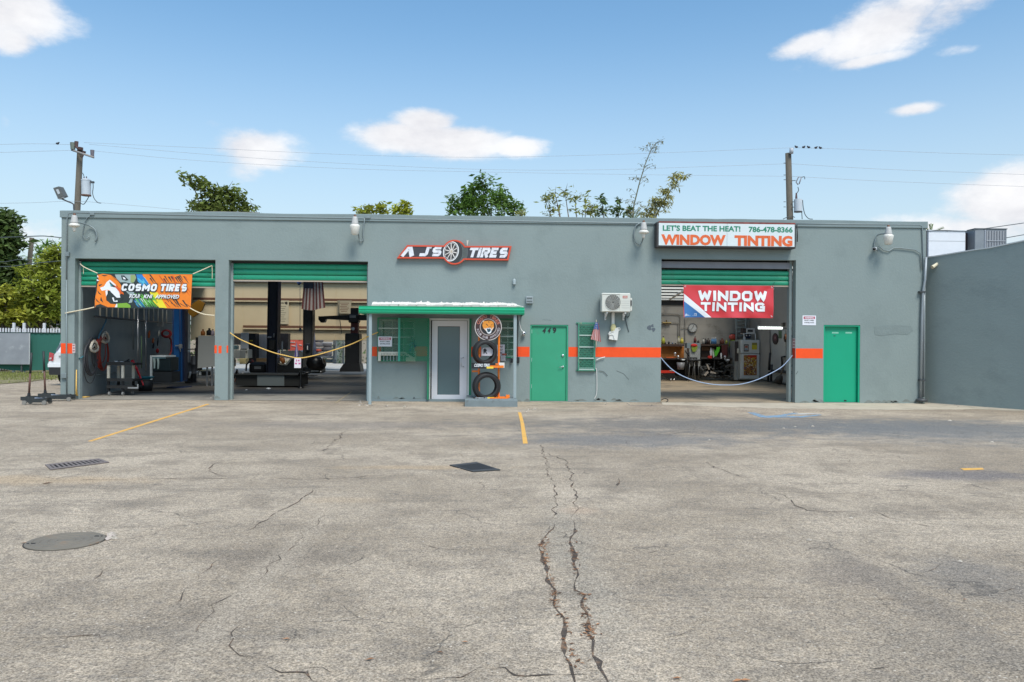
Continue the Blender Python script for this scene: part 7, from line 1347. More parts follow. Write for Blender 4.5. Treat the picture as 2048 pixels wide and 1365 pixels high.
# pale cabinet between the pegboards
t = thing('pale_cabinet', 'pale tall cabinet between the orange pegboard and the brown one', 'cabinet', tuple(W(*zp(600, 1000), Yk))); zb_('case', mat('cabinet_pale', (.33, .34, .33), .5, var=.06), t, 520, 735, 685, 1008, Yk - .05, .4); zb_('top_panel', mat('cabinet_blue', (.20, .25, .27), .5), t, 485, 655, 690, 733, Yk - .06, .4); 
q = MB().use(mat('rag_red', (.55, .03, .02), .8)); q.sphere(W(*zp(592, 692), Yk - .1), .12, 8, (1.2, .5, .6)); q.build('red_cloth', None, None, label='red cloth hanging on the pale cabinet', cat='cloth')
def rag(lab, uv, m_, Y, cv=zp, nm='rag', cat_='rag'): q = MB().use(m_); q.poly([W(*cv(u, v), Y) for u, v in uv], (0, .04, 0)); q.build(nm, None, None, label=lab, cat=cat_)
rag('yellow-green cloth under the red cloth', ((560, 705), (650, 700), (640, 745), (610, 790), (570, 785), (555, 745)), mat('cloth_lime', (.22, .28, .03), .8), Yk - .12); rag('white pointed cloth hanging from the brown pegboard', ((850, 725), (865, 780), (868, 850), (840, 850), (832, 790)), mat('cloth_white', (.52, .52, .52), .8), Yk - .05); rag('pale green cloth beside the white one', ((880, 735), (895, 800), (905, 865), (885, 880), (870, 800)), mat('cloth_mint', (.42, .5, .38), .8), Yk - .05)
rag('bright green cloth hanging from the brown pegboard', ((940, 720), (985, 715), (975, 780), (930, 860), (905, 850), (905, 750), (925, 790)), mat('cloth_green', (.08, .45, .02), .8), Yk - .05); rag('red rag lying under the white cloth', ((810, 850), (860, 845), (868, 885), (830, 890), (800, 875)), mat('rag_red', (.4, .02, .02)), Yk - .08); rag('white paper roll strip right of the green cloth', ((993, 808), (1012, 808), (1014, 890), (998, 895)), WHITE, Yk - .05, nm='paper_strip', cat_='paper'); rag('dark red board at the right end of the bench', ((1010, 690), (1100, 690), (1095, 860), (1040, 870), (1012, 800)), mat('board_maroon', (.10, .02, .015), .6), Yk + .3, nm='maroon_board', cat_='board')
for u, v, lab in ((350, 862, 'shiny small lamp head on the orange side of the bench'), (305, 815, 'tiny silver clip on the orange pegboard'), (1060, 865, 'small silver cup at the right of the bench')):
    p = W(*zp(u, v), Yk - .05); q = MB().use(STEEL); q.sphere(p, .06, 8); q.cyl(p, p + Vector((0, 0, -.1)), .02, .03, 6); q.build('silver_cup', None, None, label=lab, cat='cup')
a = zp(410, 900); b = zp(455, 917); PB('white_tray', WHITE, None, a[0], a[1], b[0], b[1], Yk - .2, .3, label='small white tray at the edge of the bench', cat='tray'); a = zp(1085, 903); b = zp(1130, 920); PB('white_tray', WHITE, None, a[0], a[1], b[0], b[1], Yk - .2, .3, label='small white tray at the right end of the bench', cat='tray')
# stools and tools before the bench
def stool(lab, u, vt, vb, Y):
    a = W(*zp(u, vt), Y); t = thing('stool', lab, 'stool', (a.x, Y, 0), 'dark stools before the workbench'); MB().use(BLACKM).lathe([(.001, 0), (.19, 0), (.2, .03), (.19, .06), (.001, .065)], (a.x, Y, a.z - .06), n=16).build('seat', None, t)
    for k in range(4): an = k * math.pi / 2 + .6; MB().use(mat('stool_steel', (.16, .16, .16), .4, metal=.6)).tube([(a.x + .12 * math.cos(an), Y + .12 * math.sin(an), a.z - .06), (a.x + .2 * math.cos(an), Y + .2 * math.sin(an), 0)], .014, 6).build('leg', None, t)
stool('left dark stool in front of the pale cabinet', 560, 905, 1130, Yk - .6); stool('right dark stool in front of the pale cabinet', 620, 905, 1100, Yk - .2)
t = thing('grey_pail', 'small grey pail under the left part of the bench', 'pail', tuple(W(*zp(390, 1060), Yk - .1))); p = W(*zp(390, 1040), Yk - .1); MB().use(mat('pail_grey', (.20, .20, .21), .5)).lathe([(.001, 0), (.14, 0), (.17, .3), (.15, .3)], (p.x, p.y, p.z - .05), n=16).build('body', None, t)
t = thing('floor_jack', 'red floor jack parked at the left of the tinting bay', 'floor jack', tuple(W(*zp(200, 1180), 33.2))); q = MB().use(mat('jack_red', (.55, .03, .015), .35)); q.poly([W(*zp(u, v), 33.2) for u, v in ((60, 1075), (285, 1075), (310, 1095), (295, 1110), (60, 1112))], (0, .35, 0)); q.build('frame', None, t); zb_('plate', mat('jack_pale', (.5, .35, .3), .4), t, 225, 1070, 290, 1082, 33.18, .1)
for u in (240, 288): c_ = W(*zp(u, 1212), 33.2); MB().use(STEEL).lathe([(.001, .03), (.035, .03), (.04, 0)], c_, (0, -1, 0), n=12).build('wheel', None, t); 
q = MB().use(BK2); q.poly([W(*zp(u, v), 33.22) for u, v in ((110, 1115), (300, 1112), (310, 1210), (230, 1225), (120, 1150))], (0, .3, 0)); q.build('body', None, t)
for uv, lab in ((((780, 985), (800, 980), (835, 1055), (815, 1065)), 'upper pale cylinder in the dark heap under the bench'), (((740, 1140), (795, 1080), (818, 1100), (765, 1158)), 'lower pale cylinder in the dark heap under the bench'), (((845, 1080), (925, 1105), (925, 1125), (840, 1110)), 'grey flat bar in the dark heap under the bench')): rag(lab, uv, mat('pale_tube', (.38, .33, .28), .5), Yk - .7, nm='pale_cylinder', cat_='cylinder')
hp_ = random.Random(14); q = MB().use(mat('dark_scrap', (.05, .05, .048), .6, island=.8))
for i in range(70):
    p = W(*zp(hp_.uniform(700, 1190), hp_.uniform(930, 1180)), Yk + hp_.uniform(-.55, .5)); p.z = max(.03, p.z); M_ = Matrix.Translation(p) @ Matrix.Rotation(hp_.uniform(0, 3), 4, 'X') @ Matrix.Rotation(hp_.uniform(0, 3), 4, 'Z'); s_ = hp_.uniform(.03, .13); q.box(-s_, s_, -s_ * .4, s_ * .4, -s_ * .3, s_ * .3, M=M_, c=.01)
q.build('scrap_heap', None, None, kind='stuff', loc=(0, 0, 0), label='dark heap of parts and scrap under the workbench', cat='scrap')
t = thing('handheld_rack', 'black stand with hanging tools left of the pale cabinet', 'tool stand', tuple(W(*zp(500, 1150), Yk - .3)))
for uv in (((520, 790), (515, 1100)), ((455, 770), (520, 860)), ((525, 880), (640, 885)), ((545, 890), (548, 1000)), ((585, 890), (590, 1005)), ((630, 890), (632, 1010)), ((490, 900), (500, 1130))): MB().use(BLACKM).tube([W(*zp(*p), Yk - .3) for p in uv], .03, 5).build('bar', None, t)
# warning reflector and lime bag
p = W(*zq(185, 535), Yw3 - .1); MB().use(mat('reflector', (.75, .12, .08), .3)).sphere(p, .15, 10, (1.2, .3, .8)).build('red_reflector', None, None, label='bright red round lamp on the wall left of the ladder', cat='lamp'); zb_('wall_box', BLACKM, None, 155, 488, 215, 600, Yw3 - .05, .06, cv=zq, label='black box behind the bright red round lamp', cat='box')
p = W(*zq(185, 640), Yw3 - .15); MB().use(mat('lime_bag', (.28, .38, .03), .6)).sphere(p, .18, 10, (1.0, .5, 1.1)).build('lime_bag', None, None, label='lime green bag hanging below the red lamp', cat='bag')
# step ladder behind the fridge
t = thing('tall_ladder', 'tall pale ladder leaning on the wall behind the fridge', 'ladder', tuple(W(*zq(350, 700), Yw3 - .4))); LDm = mat('ladder_pale', (.30, .31, .28), .5)
for uv in (((232, 270), (240, 700)), ((375, 260), (350, 640))): MB().use(LDm).tube([W(*zq(*p), Yw3 - .3) for p in uv], .05, 6).build('rail', None, t)
for v in (300, 350, 400, 460, 520): MB().use(LDm).tube([W(*zq(235 + (v - 270) * .02, v), Yw3 - .3), W(*zq(375 - (v - 270) * .06, v), Yw3 - .3)], .035, 6).build('rung', None, t)
zb_('wall_pier', BLK2, bld, 385, 255, 490, 600, Yw3 - .1, .1, cv=zq)
# dark board left of the fridge and side cabinet
t = thing('side_cabinet', 'tall grey cabinet with a dark mat left of the fridge', 'cabinet', tuple(W(*zq(240, 1150), Y3 - 1.3))); zb_('case', mat('side_grey', (.30, .29, .26), .6), t, 205, 590, 292, 1152, Y3 - 1.2, .6, cv=zq); zb_('mat', mat('mat_brown', (.045, .035, .03), .7), t, 212, 600, 262, 880, Y3 - 1.22, .015, cv=zq)
# fridge
Yfr = Y3 - 1.55; t = thing('refrigerator', 'white refrigerator with a food poster and stickers on its doors', 'refrigerator', tuple(W(*zq(430, 1150), Yfr))); FRW = mat('fridge_white', (.60, .60, .57), .4, var=.04)
zb_('freezer_door', FRW, t, 300, 582, 570, 772, Yfr, .12, cv=zq, c=.02); zb_('fridge_door', FRW, t, 297, 780, 570, 1138, Yfr, .12, cv=zq, c=.02); zb_('body', mat('fridge_side', (.45, .44, .38), .5), t, 285, 575, 560, 1150, Yfr + .125, .6, cv=zq, c=.01)
zb_('handle', mat('fridge_handle', (.5, .49, .42), .4), t, 252, 700, 275, 770, Yfr - .05, .1, cv=zq, c=.02); zb_('handle', mat('fridge_handle', (.5, .49, .42)), t, 284, 790, 296, 880, Yfr - .05, .05, cv=zq, c=.01)
po = zb_('poster', mat('food_base', (.32, .13, .04), .45, var=.5, vscale=9), t, 342, 795, 528, 1085, Yfr - .012, .008, cv=zq); fq = random.Random(6)
zb_('poster_red', mat('food_red', (.5, .03, .01), .45), t, 400, 797, 525, 850, Yfr - .0135, .001, cv=zq)
q = MB()
for i in range(110):
    u, v = fq.uniform(350, 518), fq.uniform(820, 1075); d_ = math.hypot((u - 440) / 90, (v - 900) / 60)
    cc = fq.choice(('y', 'y', 'c', 'o')) if v < 950 else fq.choice(('y', 'o', 'b', 'c', 'k', 'k')); m_ = {'y': mat('food_yellow', (.62, .45, .06), .4), 'c': mat('food_cream', (.65, .58, .40), .4), 'o': mat('food_orange', (.50, .22, .03), .4), 'b': mat('food_blue', (.08, .10, .28), .4), 'k': mat('food_dark', (.06, .02, .02), .4)}[cc]
    q.use(m_); a = fq.uniform(0, 3.1); l, w_ = fq.uniform(8, 22), fq.uniform(4, 8); P = [W(*zq(u + l * math.cos(a) * s1 - w_ * math.sin(a) * s2, min(1082, v + l * math.sin(a) * s1 + w_ * math.cos(a) * s2)), Yfr - .0145 - i * .00012) for s1, s2 in ((-1, 0), (0, 1), (1, 0), (0, -1))]; q.add(P, [(0, 1, 2, 3)], False)
q.build('poster_print', None, t)
stk = zb_('sticker', mat('sticker_dark', (.06, .05, .05), .5), t, 343, 640, 412, 742, Yfr - .012, .008, cv=zq); zb_('sticker_print', mat('sticker_grey', (.42, .40, .36), .5), t, 352, 655, 405, 728, Yfr - .0135, .001, cv=zq); zb_('sticker_print', mat('sticker_redp', (.45, .08, .04), .5), t, 360, 665, 398, 688, Yfr - .0145, .001, cv=zq); zb_('sticker_print', mat('sticker_blue', (.15, .25, .35), .5), t, 358, 705, 396, 720, Yfr - .0145, .001, cv=zq)
zb_('sticker', mat('sticker_yellow', (.60, .50, .03), .5), t, 458, 650, 532, 715, Yfr - .012, .008, cv=zq); zb_('sticker', mat('sticker_olive', (.28, .24, .05), .5), t, 460, 618, 534, 650, Yfr - .012, .008, cv=zq)
# stand with microwave
Ymw = Yfr + .15; t = thing('wire_stand', 'white wire stand on top of the refrigerator', 'stand', tuple(W(*zq(430, 575), Ymw)))
for u in (345, 510): zb_('post', WHITE, t, u - 5, 485, u + 5, 576, Ymw, .03, cv=zq)
for u in (345, 510): zb_('post', WHITE, t, u - 5, 485, u + 5, 576, Ymw + .4, .03, cv=zq)
zb_('shelf', WHITE, t, 340, 482, 515, 490, Ymw, .45, cv=zq)
t = thing('microwave', 'small white microwave on the wire stand above the fridge', 'microwave', tuple(W(*zq(440, 480), Ymw))); zb_('case', mat('mw_white', (.62, .62, .60), .4), t, 380, 408, 500, 480, Ymw + .02, .38, cv=zq, c=.01); zb_('window', mat('mw_dark', (.05, .055, .055), .2), t, 398, 432, 470, 460, Ymw + .012, .006, cv=zq); zb_('frame_print', mat('mw_grey', (.3, .3, .3), .4), t, 392, 424, 478, 467, Ymw + .0165, .003, cv=zq)
zb_('dark_box', mat('box_umber', (.05, .035, .03), .6), None, 328, 410, 378, 482, Ymw + .05, .3, cv=zq, label='dark box beside the microwave', cat='box')
t = thing('coffee_maker', 'dark blue-black coffee maker under the microwave shelf', 'coffee maker', tuple(W(*zq(405, 560), Ymw))); zb_('body', mat('cm_navy', (.02, .03, .07), .3), t, 365, 492, 448, 555, Ymw + .1, .25, cv=zq, c=.03)
for u in (382, 425): MB().use(STEEL).sphere(W(*zq(u, 512), Ymw + .08), .035, 8).build('knob', None, t)
for u, vt, m_, lab in ((352, 525, mat('cup_white', (.6, .6, .58), .4), 'white cup left of the coffee maker'), (290, 560, mat('fruit_tan', (.4, .28, .1), .6), 'tan packet on the left corner of the fridge')): a, b = zq(u, 577), zq(u, vt); bottle(lab, a[0], a[1], b[1], Ymw + .05, m_, m_, .35, 'cup', None, 'cup')
# white double door on the right wall side (metal panel cabinet) 
XW = X3 - .012
def RW(px, py, off=.0): return WP(px, py, (X3 - off, 20, 0), (X3 - off, 40, 0))
def rwpoly(nm, m_, par, uv, off=.02, th=.02, **k): q = MB().use(m_); q.poly([RW(*zq(u, v), off) for u, v in uv], (th, 0, 0)); return q.build(nm, None, par, **k)
t = thing('white_door_panel', 'pale door panel beside the refrigerator under the tube light', 'door panel', tuple(W(*zq(640, 1160), Y3 - 1.3))); zb_('leaf', mat('door_pale', (.44, .47, .43), .4, var=.05), t, 578, 435, 715, 745, Y3 - .3, .06, cv=zq); zb_('leaf', mat('door_pale2', (.42, .42, .38), .5, var=.05), t, 578, 750, 715, 1170, Y3 - .36, .06, cv=zq); zb_('handle', BLACKM, t, 650, 903, 688, 910, Y3 - .4, .03, cv=zq)
rwpoly('white_board', mat('rw_board', (.43, .44, .41), .5, var=.05), bld, ((722, 435), (930, 440), (960, 1190), (722, 1150)), .03, .02)
# tube light
Ytl = 29.6; a, b = zq(566, 392), zq(898, 420); TA, TB = rect(a[0], a[1], b[0], b[1], Ytl), None
t = thing('tube_light', 'lit fluorescent tube light on the right wall of the tinting bay', 'light', (TA[0], Ytl, TA[2])); B('diffuser', emis('tube_glow', (.93, 1.0, .93), 3.0), t, (TA[0], TA[1], Ytl, Ytl + .14, TA[2], TA[3])); B('housing', WHITE, t, (TA[0] - .02, TA[1] + .02, Ytl, Ytl + .2, TA[3] + .003, TA[3] + .04))
B('mount', mat('mount_dim', (.1, .1, .1), .6), t, (TA[1] - .1, X3 - .002, Ytl + .05, Ytl + .09, TA[3] - .02, TA[3] + .001 + .04) if False else (TA[1] + .021, X3 - .002, Ytl + .05, Ytl + .09, TA[3] - .05, TA[3] - .02))
zb_('junction_box', mat('jb_brown', (.12, .1, .07), .6), None, 900, 328, 942, 385, 28.8, .15, cv=zq, label='small brown electrical box right of the tube light', cat='electrical box')
# things on the right wall
def oval(u, v, ru, rv, n=20): return [(u + ru * math.cos(2 * math.pi * i / n), v + rv * math.sin(2 * math.pi * i / n)) for i in range(n)]
t = thing('oval_plaque', 'dark oval plaque on the right wall beneath the tube light', 'plaque', tuple(RW(*zq(790, 640), .05))); rwpoly('rim', mat('plaque_dark', (.035, .025, .025), .5), t, oval(790, 560, 40, 82), .06, .03); rwpoly('centre', mat('plaque_maroon', (.12, .04, .05), .5), t, oval(792, 545, 24, 50), .067, .004); rwpoly('print', mat('plaque_pale', (.3, .2, .2), .5), t, oval(792, 545, 9, 18), .073, .003)
rwpoly('green_card', mat('card_green', (.10, .16, .08), .6), None, ((840, 445), (882, 445), (882, 555), (840, 552)), .05, .01, label='narrow green printed card on the right wall', cat='card')
t = thing('tool_cluster', 'tangle of straps and an orange tool hanging on the right wall', 'straps', tuple(RW(*zq(960, 590), .1)))
for uv in (((940, 490), (925, 560), (940, 600)), ((970, 488), (985, 540), (975, 600)), ((955, 485), (960, 530), (930, 590)), ((990, 490), (1000, 560), (985, 610)), ((1010, 490), (1028, 530), (1000, 560))): MB().use(mat('strap_dark', (.05, .04, .035), .7)).tube([RW(*zq(*p), .1) for p in uv], .035, 5).build('strap', None, t)
MB().use(mat('tool_rustorange', (.35, .13, .05), .6)).tube([RW(*zq(*p), .14) for p in ((950, 505), (965, 535), (955, 560))], .06, 6).build('orange_tool', None, t)
for uv, r, lab, m_ in ((((985, 560), (982, 760), (988, 940), (1030, 945)), .045, 'thick dark pipe running down the right wall', BLACKM), (((745, 1010), (880, 1020), (1030, 1030)), .03, 'upper low rail along the right wall', DGREY), (((745, 1030), (880, 1042), (1030, 1056)), .03, 'lower low rail along the right wall', DGREY), (((720, 440), (718, 620), (725, 760)), .02, 'thin cable beside the pale door panel', DGREY), (((965, 620), (960, 720)), .02, 'short dangling cord under the straps', BLACKM), (((975, 850), (968, 1050), (955, 1190)), .02, 'thin tan rod leaning low on the right wall', mat('rod_tan', (.2, .16, .1), .6)), (((935, 815), (885, 820), (895, 1000)), .035, 'black bent bar hanging on the right wall', BLACKM)): MB().use(m_).tube([RW(*zq(*p), .09) for p in uv], r, 6).build('wall_pipe', None, None, label=lab, cat='pipe')
t = thing('push_broom', 'old broom leaning on the right wall of the tinting bay', 'broom', tuple(RW(*zq(850, 1170), .3))); MB().use(mat('broom_stick', (.20, .17, .13), .6)).tube([RW(*zq(955, 860), .12), RW(*zq(870, 1090), .3)], .028, 6).build('handle', None, t); MB().use(mat('bristle', (.08, .07, .055), .9)).tube([RW(*zq(878, 1085), .3), RW(*zq(860, 1120), .34), RW(*zq(835, 1180), .36)], .1, 7, rs=[.06, .13, .16]).build('bristles', None, t)
for uv, lab in ((((722, 760), (712, 900), (705, 1010)), 'first dark rod standing beside the pale door panel'), (((745, 930), (738, 1050), (735, 1170)), 'second dark rod standing beside the pale door panel'), (((712, 1040), (695, 1100), (690, 1175)), 'third short dark rod at the foot of the pale door panel')): MB().use(BLACKM).tube([RW(*zq(*p), .3) for p in uv], .05, 5).build('dark_rod', None, None, label=lab, cat='rod')
rwpoly('wall_base', mat('base_dark', (.05, .055, .05), .7), bld, ((560, 1150), (1035, 1245), (1035, 1222), (560, 1132)), .035, .03)
# skirting & rope
th = thing('blue_rope', 'pale blue rope sagging across the tinting bay opening', 'rope', tuple(W(1448, 770, D + .1))); cord('rope', mat('rope_blue', (.33, .42, .58), .6, var=.15, vscale=40), [(1321, 715), (1340, 736), (1362, 751), (1390, 762), (1420, 768.5), (1450, 770.5), (1480, 769), (1510, 761.5), (1540, 748), (1565, 733), (1585, 711)], D + .1, .013, th, sub=8)
cord('black_cable', BLACKM, [(1322, 801), (1330, 797.5), (1336, 801), (1330, 806), (1322, 806.5)], D - .02, .012, None, label='loop of black cable at the left foot of the tinting bay', cat='cable')
p = RW(*zq(1030, 348), .1); MB().use(WHITE).sphere(p, .10, 8).build('white_ball', None, None, label='white round knob at the right edge of the tinting bay', cat='knob')
# ================================================================== LEFT SIDE: fence, jacks, car
Yfn = 38.0; PWM = mat('picket_white', (.62, .62, .64), .7, var=.08, vscale=3); fx0, fx1 = -34.0, W(135, 700, Yfn).x + 3
fn = thing('picket_fence', 'white picket fence with a green screen stretched along its front', 'fence', (W(60, 740, Yfn).x, Yfn, 0))
ztopf, zpost = W(60, 656.5, Yfn).z, W(60, 646.5, Yfn).z; zs0, zs1 = W(60, 738, Yfn).z, W(60, 666, Yfn).z
q = MB().use(PWM); q.box(-.035, .035, 0, .03, .12, ztopf - .04); q.poly([Vector((-.035, 0, ztopf - .04)), Vector((.035, 0, ztopf - .04)), Vector((0, 0, ztopf))], (0, .03, 0)); pk = q.build('picket', None, None, kind='stuff', loc=(0, 0, 0)); del pk['kind']; pk.parent = fn
x = fx0; i = 0
while x < fx1:
    o = pk if i == 0 else pk.copy()
    if i: sc.collection.objects.link(o); o.parent = fn
    o.location = (x - fn.location.x, 0, 0); x += .128 if True else 0; i += 1
    if i > 290: break
for px in (-200, -130, -60, 25.5, 46, 86.5, 140): 
    xx = W(px, 700, Yfn).x; B('post', PWM, fn, (xx - .055, xx + .055, Yfn + .03, Yfn + .13, 0, zpost), c=.012)
B('rail', PWM, fn, (fx0, fx1, Yfn + .031, Yfn + .07, zs1 - .06, zs1 + .02)); B('rail', PWM, fn, (fx0, fx1, Yfn + .031, Yfn + .07, .35, .43))
SCR = mat('screen_green', (.025, .13, .10), .8, var=.12, vscale=8, stretch=(12, 1, .3)); q = MB().use(SCR, True); nx = 140; vs = []
for j in range(6):
    for i in range(nx + 1):
        x = fx0 + (fx1 - fx0) * i / nx; t_ = j / 5; zlo = zs0 + .10 * math.sin(x * .8 + 2) + .05 * math.sin(x * 2.1); vs.append((x, Yfn - .10 - .05 * math.sin(x * 1.3) * (1 - t_) - .012 * math.sin(x * 23), zlo + (zs1 - zlo) * t_))
q.add(vs, [(j * (nx + 1) + i, j * (nx + 1) + i + 1, (j + 1) * (nx + 1) + i + 1, (j + 1) * (nx + 1) + i) for j in range(5) for i in range(nx)], True); q.build('privacy_screen', None, fn)
B('screen_hem', mat('hem_dark', (.02, .05, .045), .7), fn, (fx0, fx1, Yfn - .14, Yfn - .12, zs1 - .02, zs1 + .02))
a, b, c, d = rect(-60, 666.5, 59.5, 729, Yfn - .35); t = thing('metal_sheet', 'scuffed grey metal sheet leaning on the green fence screen', 'metal sheet', ((a + b) / 2, Yfn - .4, 0)); q = MB().use(mat('sheet_metal', (.30, .31, .335), .45, metal=.25, var=.14, vscale=1.6, dirt=(.42, .43, .45), dscale=2.2, dthr=.55)); q.box(a, b, Yfn - .35, Yfn - .31, c, d); q.build('panel', None, t); B('edge', LGREY, t, (b - .03, b + .01, Yfn - .36, Yfn - .345, c, d))
for x in (a + .4, b - .4): B('support_leg', DGREY, t, (x - .03, x + .03, Yfn - .3, Yfn - .26, 0, c + .2))
# grass verge
g4 = [G(x, y) for x, y in ((-400, 800), (0, 769), (60, 764), (112, 757), (150, 750))]; VM = mat('verge_soil', (.22, .19, .09), .95, var=.3, vscale=3, dirt=(.14, .17, .05), dscale=1.2)
q = MB().use(VM); q.poly([Vector((p.x, p.y, .012)) for p in g4] + [Vector((-13.5, 44, .012)), Vector((-60, 44, .012))]); q.build('grass_verge', None, None, kind='structure', loc=(0, 0, 0))
gr_ = random.Random(17); q = MB().use(mat('grass_blade', (.20, .22, .055), .8, island=.5, trans=.2))
def verge_y(x):
    for p, n in zip(g4, g4[1:]):
        if p.x <= x <= n.x: return p.y + (n.y - p.y) * (x - p.x) / (n.x - p.x)
    return 31
for i in range(15000):
    x = gr_.uniform(-34, -14.5); y = gr_.uniform(verge_y(x) - .05, Yfn + .3) 
    if mnoise.noise(Vector((x * .7, y * .7, 0))) < gr_.uniform(-.6, .2): continue
    h = gr_.uniform(.03, .13); w_ = .012; dx, dy = gr_.uniform(-.04, .04), gr_.uniform(-.03, .03); q.add([(x - w_, y, .01), (x + w_, y, .01), (x + dx, y + dy, h)], [(0, 1, 2)], False)
q.build('verge_grass', None, None, kind='stuff', loc=(0, 0, 0), label='dry yellowish grass along the fence foot', cat='grass')
# floor jacks with long handles
def jack(lab, px, py, hx, hy, ln, rot):
    g = G(px, py); t = thing('trolley_jack', lab, 'floor jack', (g.x, g.y, 0), 'long-handled floor jacks by the left corner'); Rz = Matrix.Translation(g) @ Matrix.Rotation(rot, 4, 'Z'); JK = mat('jack_black', (.03, .035, .037), .4, var=.3, vscale=20); JG = mat('jack_green', (.05, .07, .065), .35)
    for s in (-.13, .13): q = MB().use(JK); q.box(-.12, ln, s - .012, s + .012, .05, .15, M=Rz); q.box(-.16, .14, s - .014, s + .014, .10, .19, M=Rz); q.build('side_plate', None, t)
    q = MB().use(JG); q.box(.1, ln * .8, -.05, .05, .07, .13, M=Rz, c=.01); q.build('lift_arm', None, t); q = MB().use(JK); P0 = Rz @ Vector((ln * .82, 0, .12)); q.lathe([(.001, .05), (.06, .05), (.065, .03), (.03, 0)], P0, n=12); q.build('saddle', None, t)
    q = MB().use(STEEL); q.cyl(Rz @ Vector((.02, 0, .13)), Rz @ Vector((.3, 0, .10)), .045, .045, 10); q.build('hydraulic_unit', None, t)
    for x in (-.07, ln - .05):
        for s in (-.16, .16): q = MB().use(mat('jack_wheel', (.22, .21, .19), .5)); q.cyl(Rz @ Vector((x, s - .02, .05)), Rz @ Vector((x, s + .02, .05)), .05, .05, 14); q.build('wheel', None, t)
    b0 = Rz @ Vector((-.04, 0, .14)); top = W(hx, hy, g.y - .0); q = MB().use(BLACKM); q.cyl(b0, b0 + (top - b0) * .12, .045, .03, 10); q.build('handle_socket', None, t); q = MB().use(RUST); q.tube([b0 + (top - b0) * .1, b0 + (top - b0) * .55], .024, 8); q.build('handle', None, t); q = MB().use(mat('grip_black', (.02, .025, .025), .6)); q.tube([b0 + (top - b0) * .55, top], .027, 8); q.build('grip', None, t)
jack('floor jack in front with its tall handle upright', 61, 809, 63, 706, .42, .10); jack('second floor jack behind, its tall handle leaning left', 94, 802, 87, 703, .62, .12)
# white SUV seen from behind
g = G(95, 771.5); suv = thing('white_suv', 'white SUV parked beyond the left corner, seen from behind', 'car', (g.x + 1.0, g.y, 0)); cx_, cy_ = g.x + 1.0, g.y; CW = mat('car_white', (.72, .73, .75), .25, coat=.6); CB = mat('car_black', (.02, .02, .022), .5); CGl = mat('car_glass', (.10, .11, .12), .06, spec=.7)
def sect(y, pts): return [(cx_ + x, cy_ + y, z) for x, z in pts]
half = [(.86, .50), (.96, .62), (1.0, .95), (.985, 1.08), (.93, 1.14), (.80, 1.55), (.72, 1.68), (.55, 1.73)]
def ring_(y, sx, zt, zb=.5):
    P = []
    for x, z in half: zz = zb + (z - .5) * (zt - zb) / 1.23; P.append((x * sx, zz))
    return sect(y, P + [(-x, z) for x, z in reversed(P)])
secs = [ring_(.0, .98, 1.14), ring_(.12, .99, 1.22), ring_(.42, 1.0, 1.66), ring_(.62, 1.0, 1.73), ring_(2.6, 1.0, 1.75), ring_(3.3, .99, 1.66), ring_(3.85, .98, 1.15), ring_(4.75, .94, 1.0), ring_(4.9, .88, .85)]
q = MB().use(CW, True); n = len(secs[0]); vs = [v for s in secs for v in s]; q.add(vs, [(i * n + j, i * n + (j + 1) % n, (i + 1) * n + (j + 1) % n, (i + 1) * n + j) for i in range(len(secs) - 1) for j in range(n)] , True); q.poly(secs[0]); q.build('body', None, suv)
def quadp(nm, m_, pts, par=suv, th=(0, -.02, 0)): return MB().use(m_).poly([Vector((cx_ + x, cy_ + y, z)) for x, y, z in pts], th).build(nm, None, par)
quadp('rear_window', CGl, ((-.80, .12, 1.16), (.80, .12, 1.16), (.70, .40, 1.58), (-.70, .40, 1.58))); quadp('rear_bumper', CB, ((-.93, -.03, .36), (.93, -.03, .36), (.95, -.03, .62), (-.95, -.03, .62)), th=(0, .25, 0)); quadp('bumper_top', CW, ((-.97, -.05, .62), (.97, -.05, .62), (.98, -.04, .74), (-.98, -.04, .74)), th=(0, .2, 0)); quadp('licence_plate', mat('plate_pale', (.5, .5, .5), .5), ((-.16, -.02, .80), (.16, -.02, .80), (.16, -.02, .94), (-.16, -.02, .94))); quadp('trim_strip', CB, ((-.62, -.02, .985), (.62, -.02, .985), (.62, -.02, 1.005), (-.62, -.02, 1.005)))
for s in (-1, 1):
    tl_ = quadp('taillight', mat('taillight_red', (.50, .02, .03), .2, coat=.5), [(s * a, b_, z) for a, b_, z in ((.99, .06, .82), (.80, -.03, .84), (.78, -.03, 1.08), (.97, .07, 1.12))]); quadp('lamp_lens', mat('lens_clear', (.6, .5, .5), .2), [(s * a, b_, z) for a, b_, z in ((.93, -.0, .88), (.84, -.045, .89), (.84, -.045, .95), (.93, .0, .94))], par=tl_)
    for yy in (.95, 3.95):
        q = MB().use(BLACK); q.cyl((cx_ + s * .72, cy_ + yy, .37), (cx_ + s * .97, cy_ + yy, .37), .37, .37, 24); w_ = q.build('wheel', None, suv); q = MB().use(STEEL); q.cyl((cx_ + s * .96, cy_ + yy, .37), (cx_ + s * .985, cy_ + yy, .37), .25, .22, 16); q.build('rim', None, w_)
    quadp('side_window', CGl, [(s * .955, .9, 1.2), (s * .955, 3.2, 1.2), (s * .84, 2.9, 1.6), (s * .84, .9, 1.6)], th=(s * .015, 0, .0))
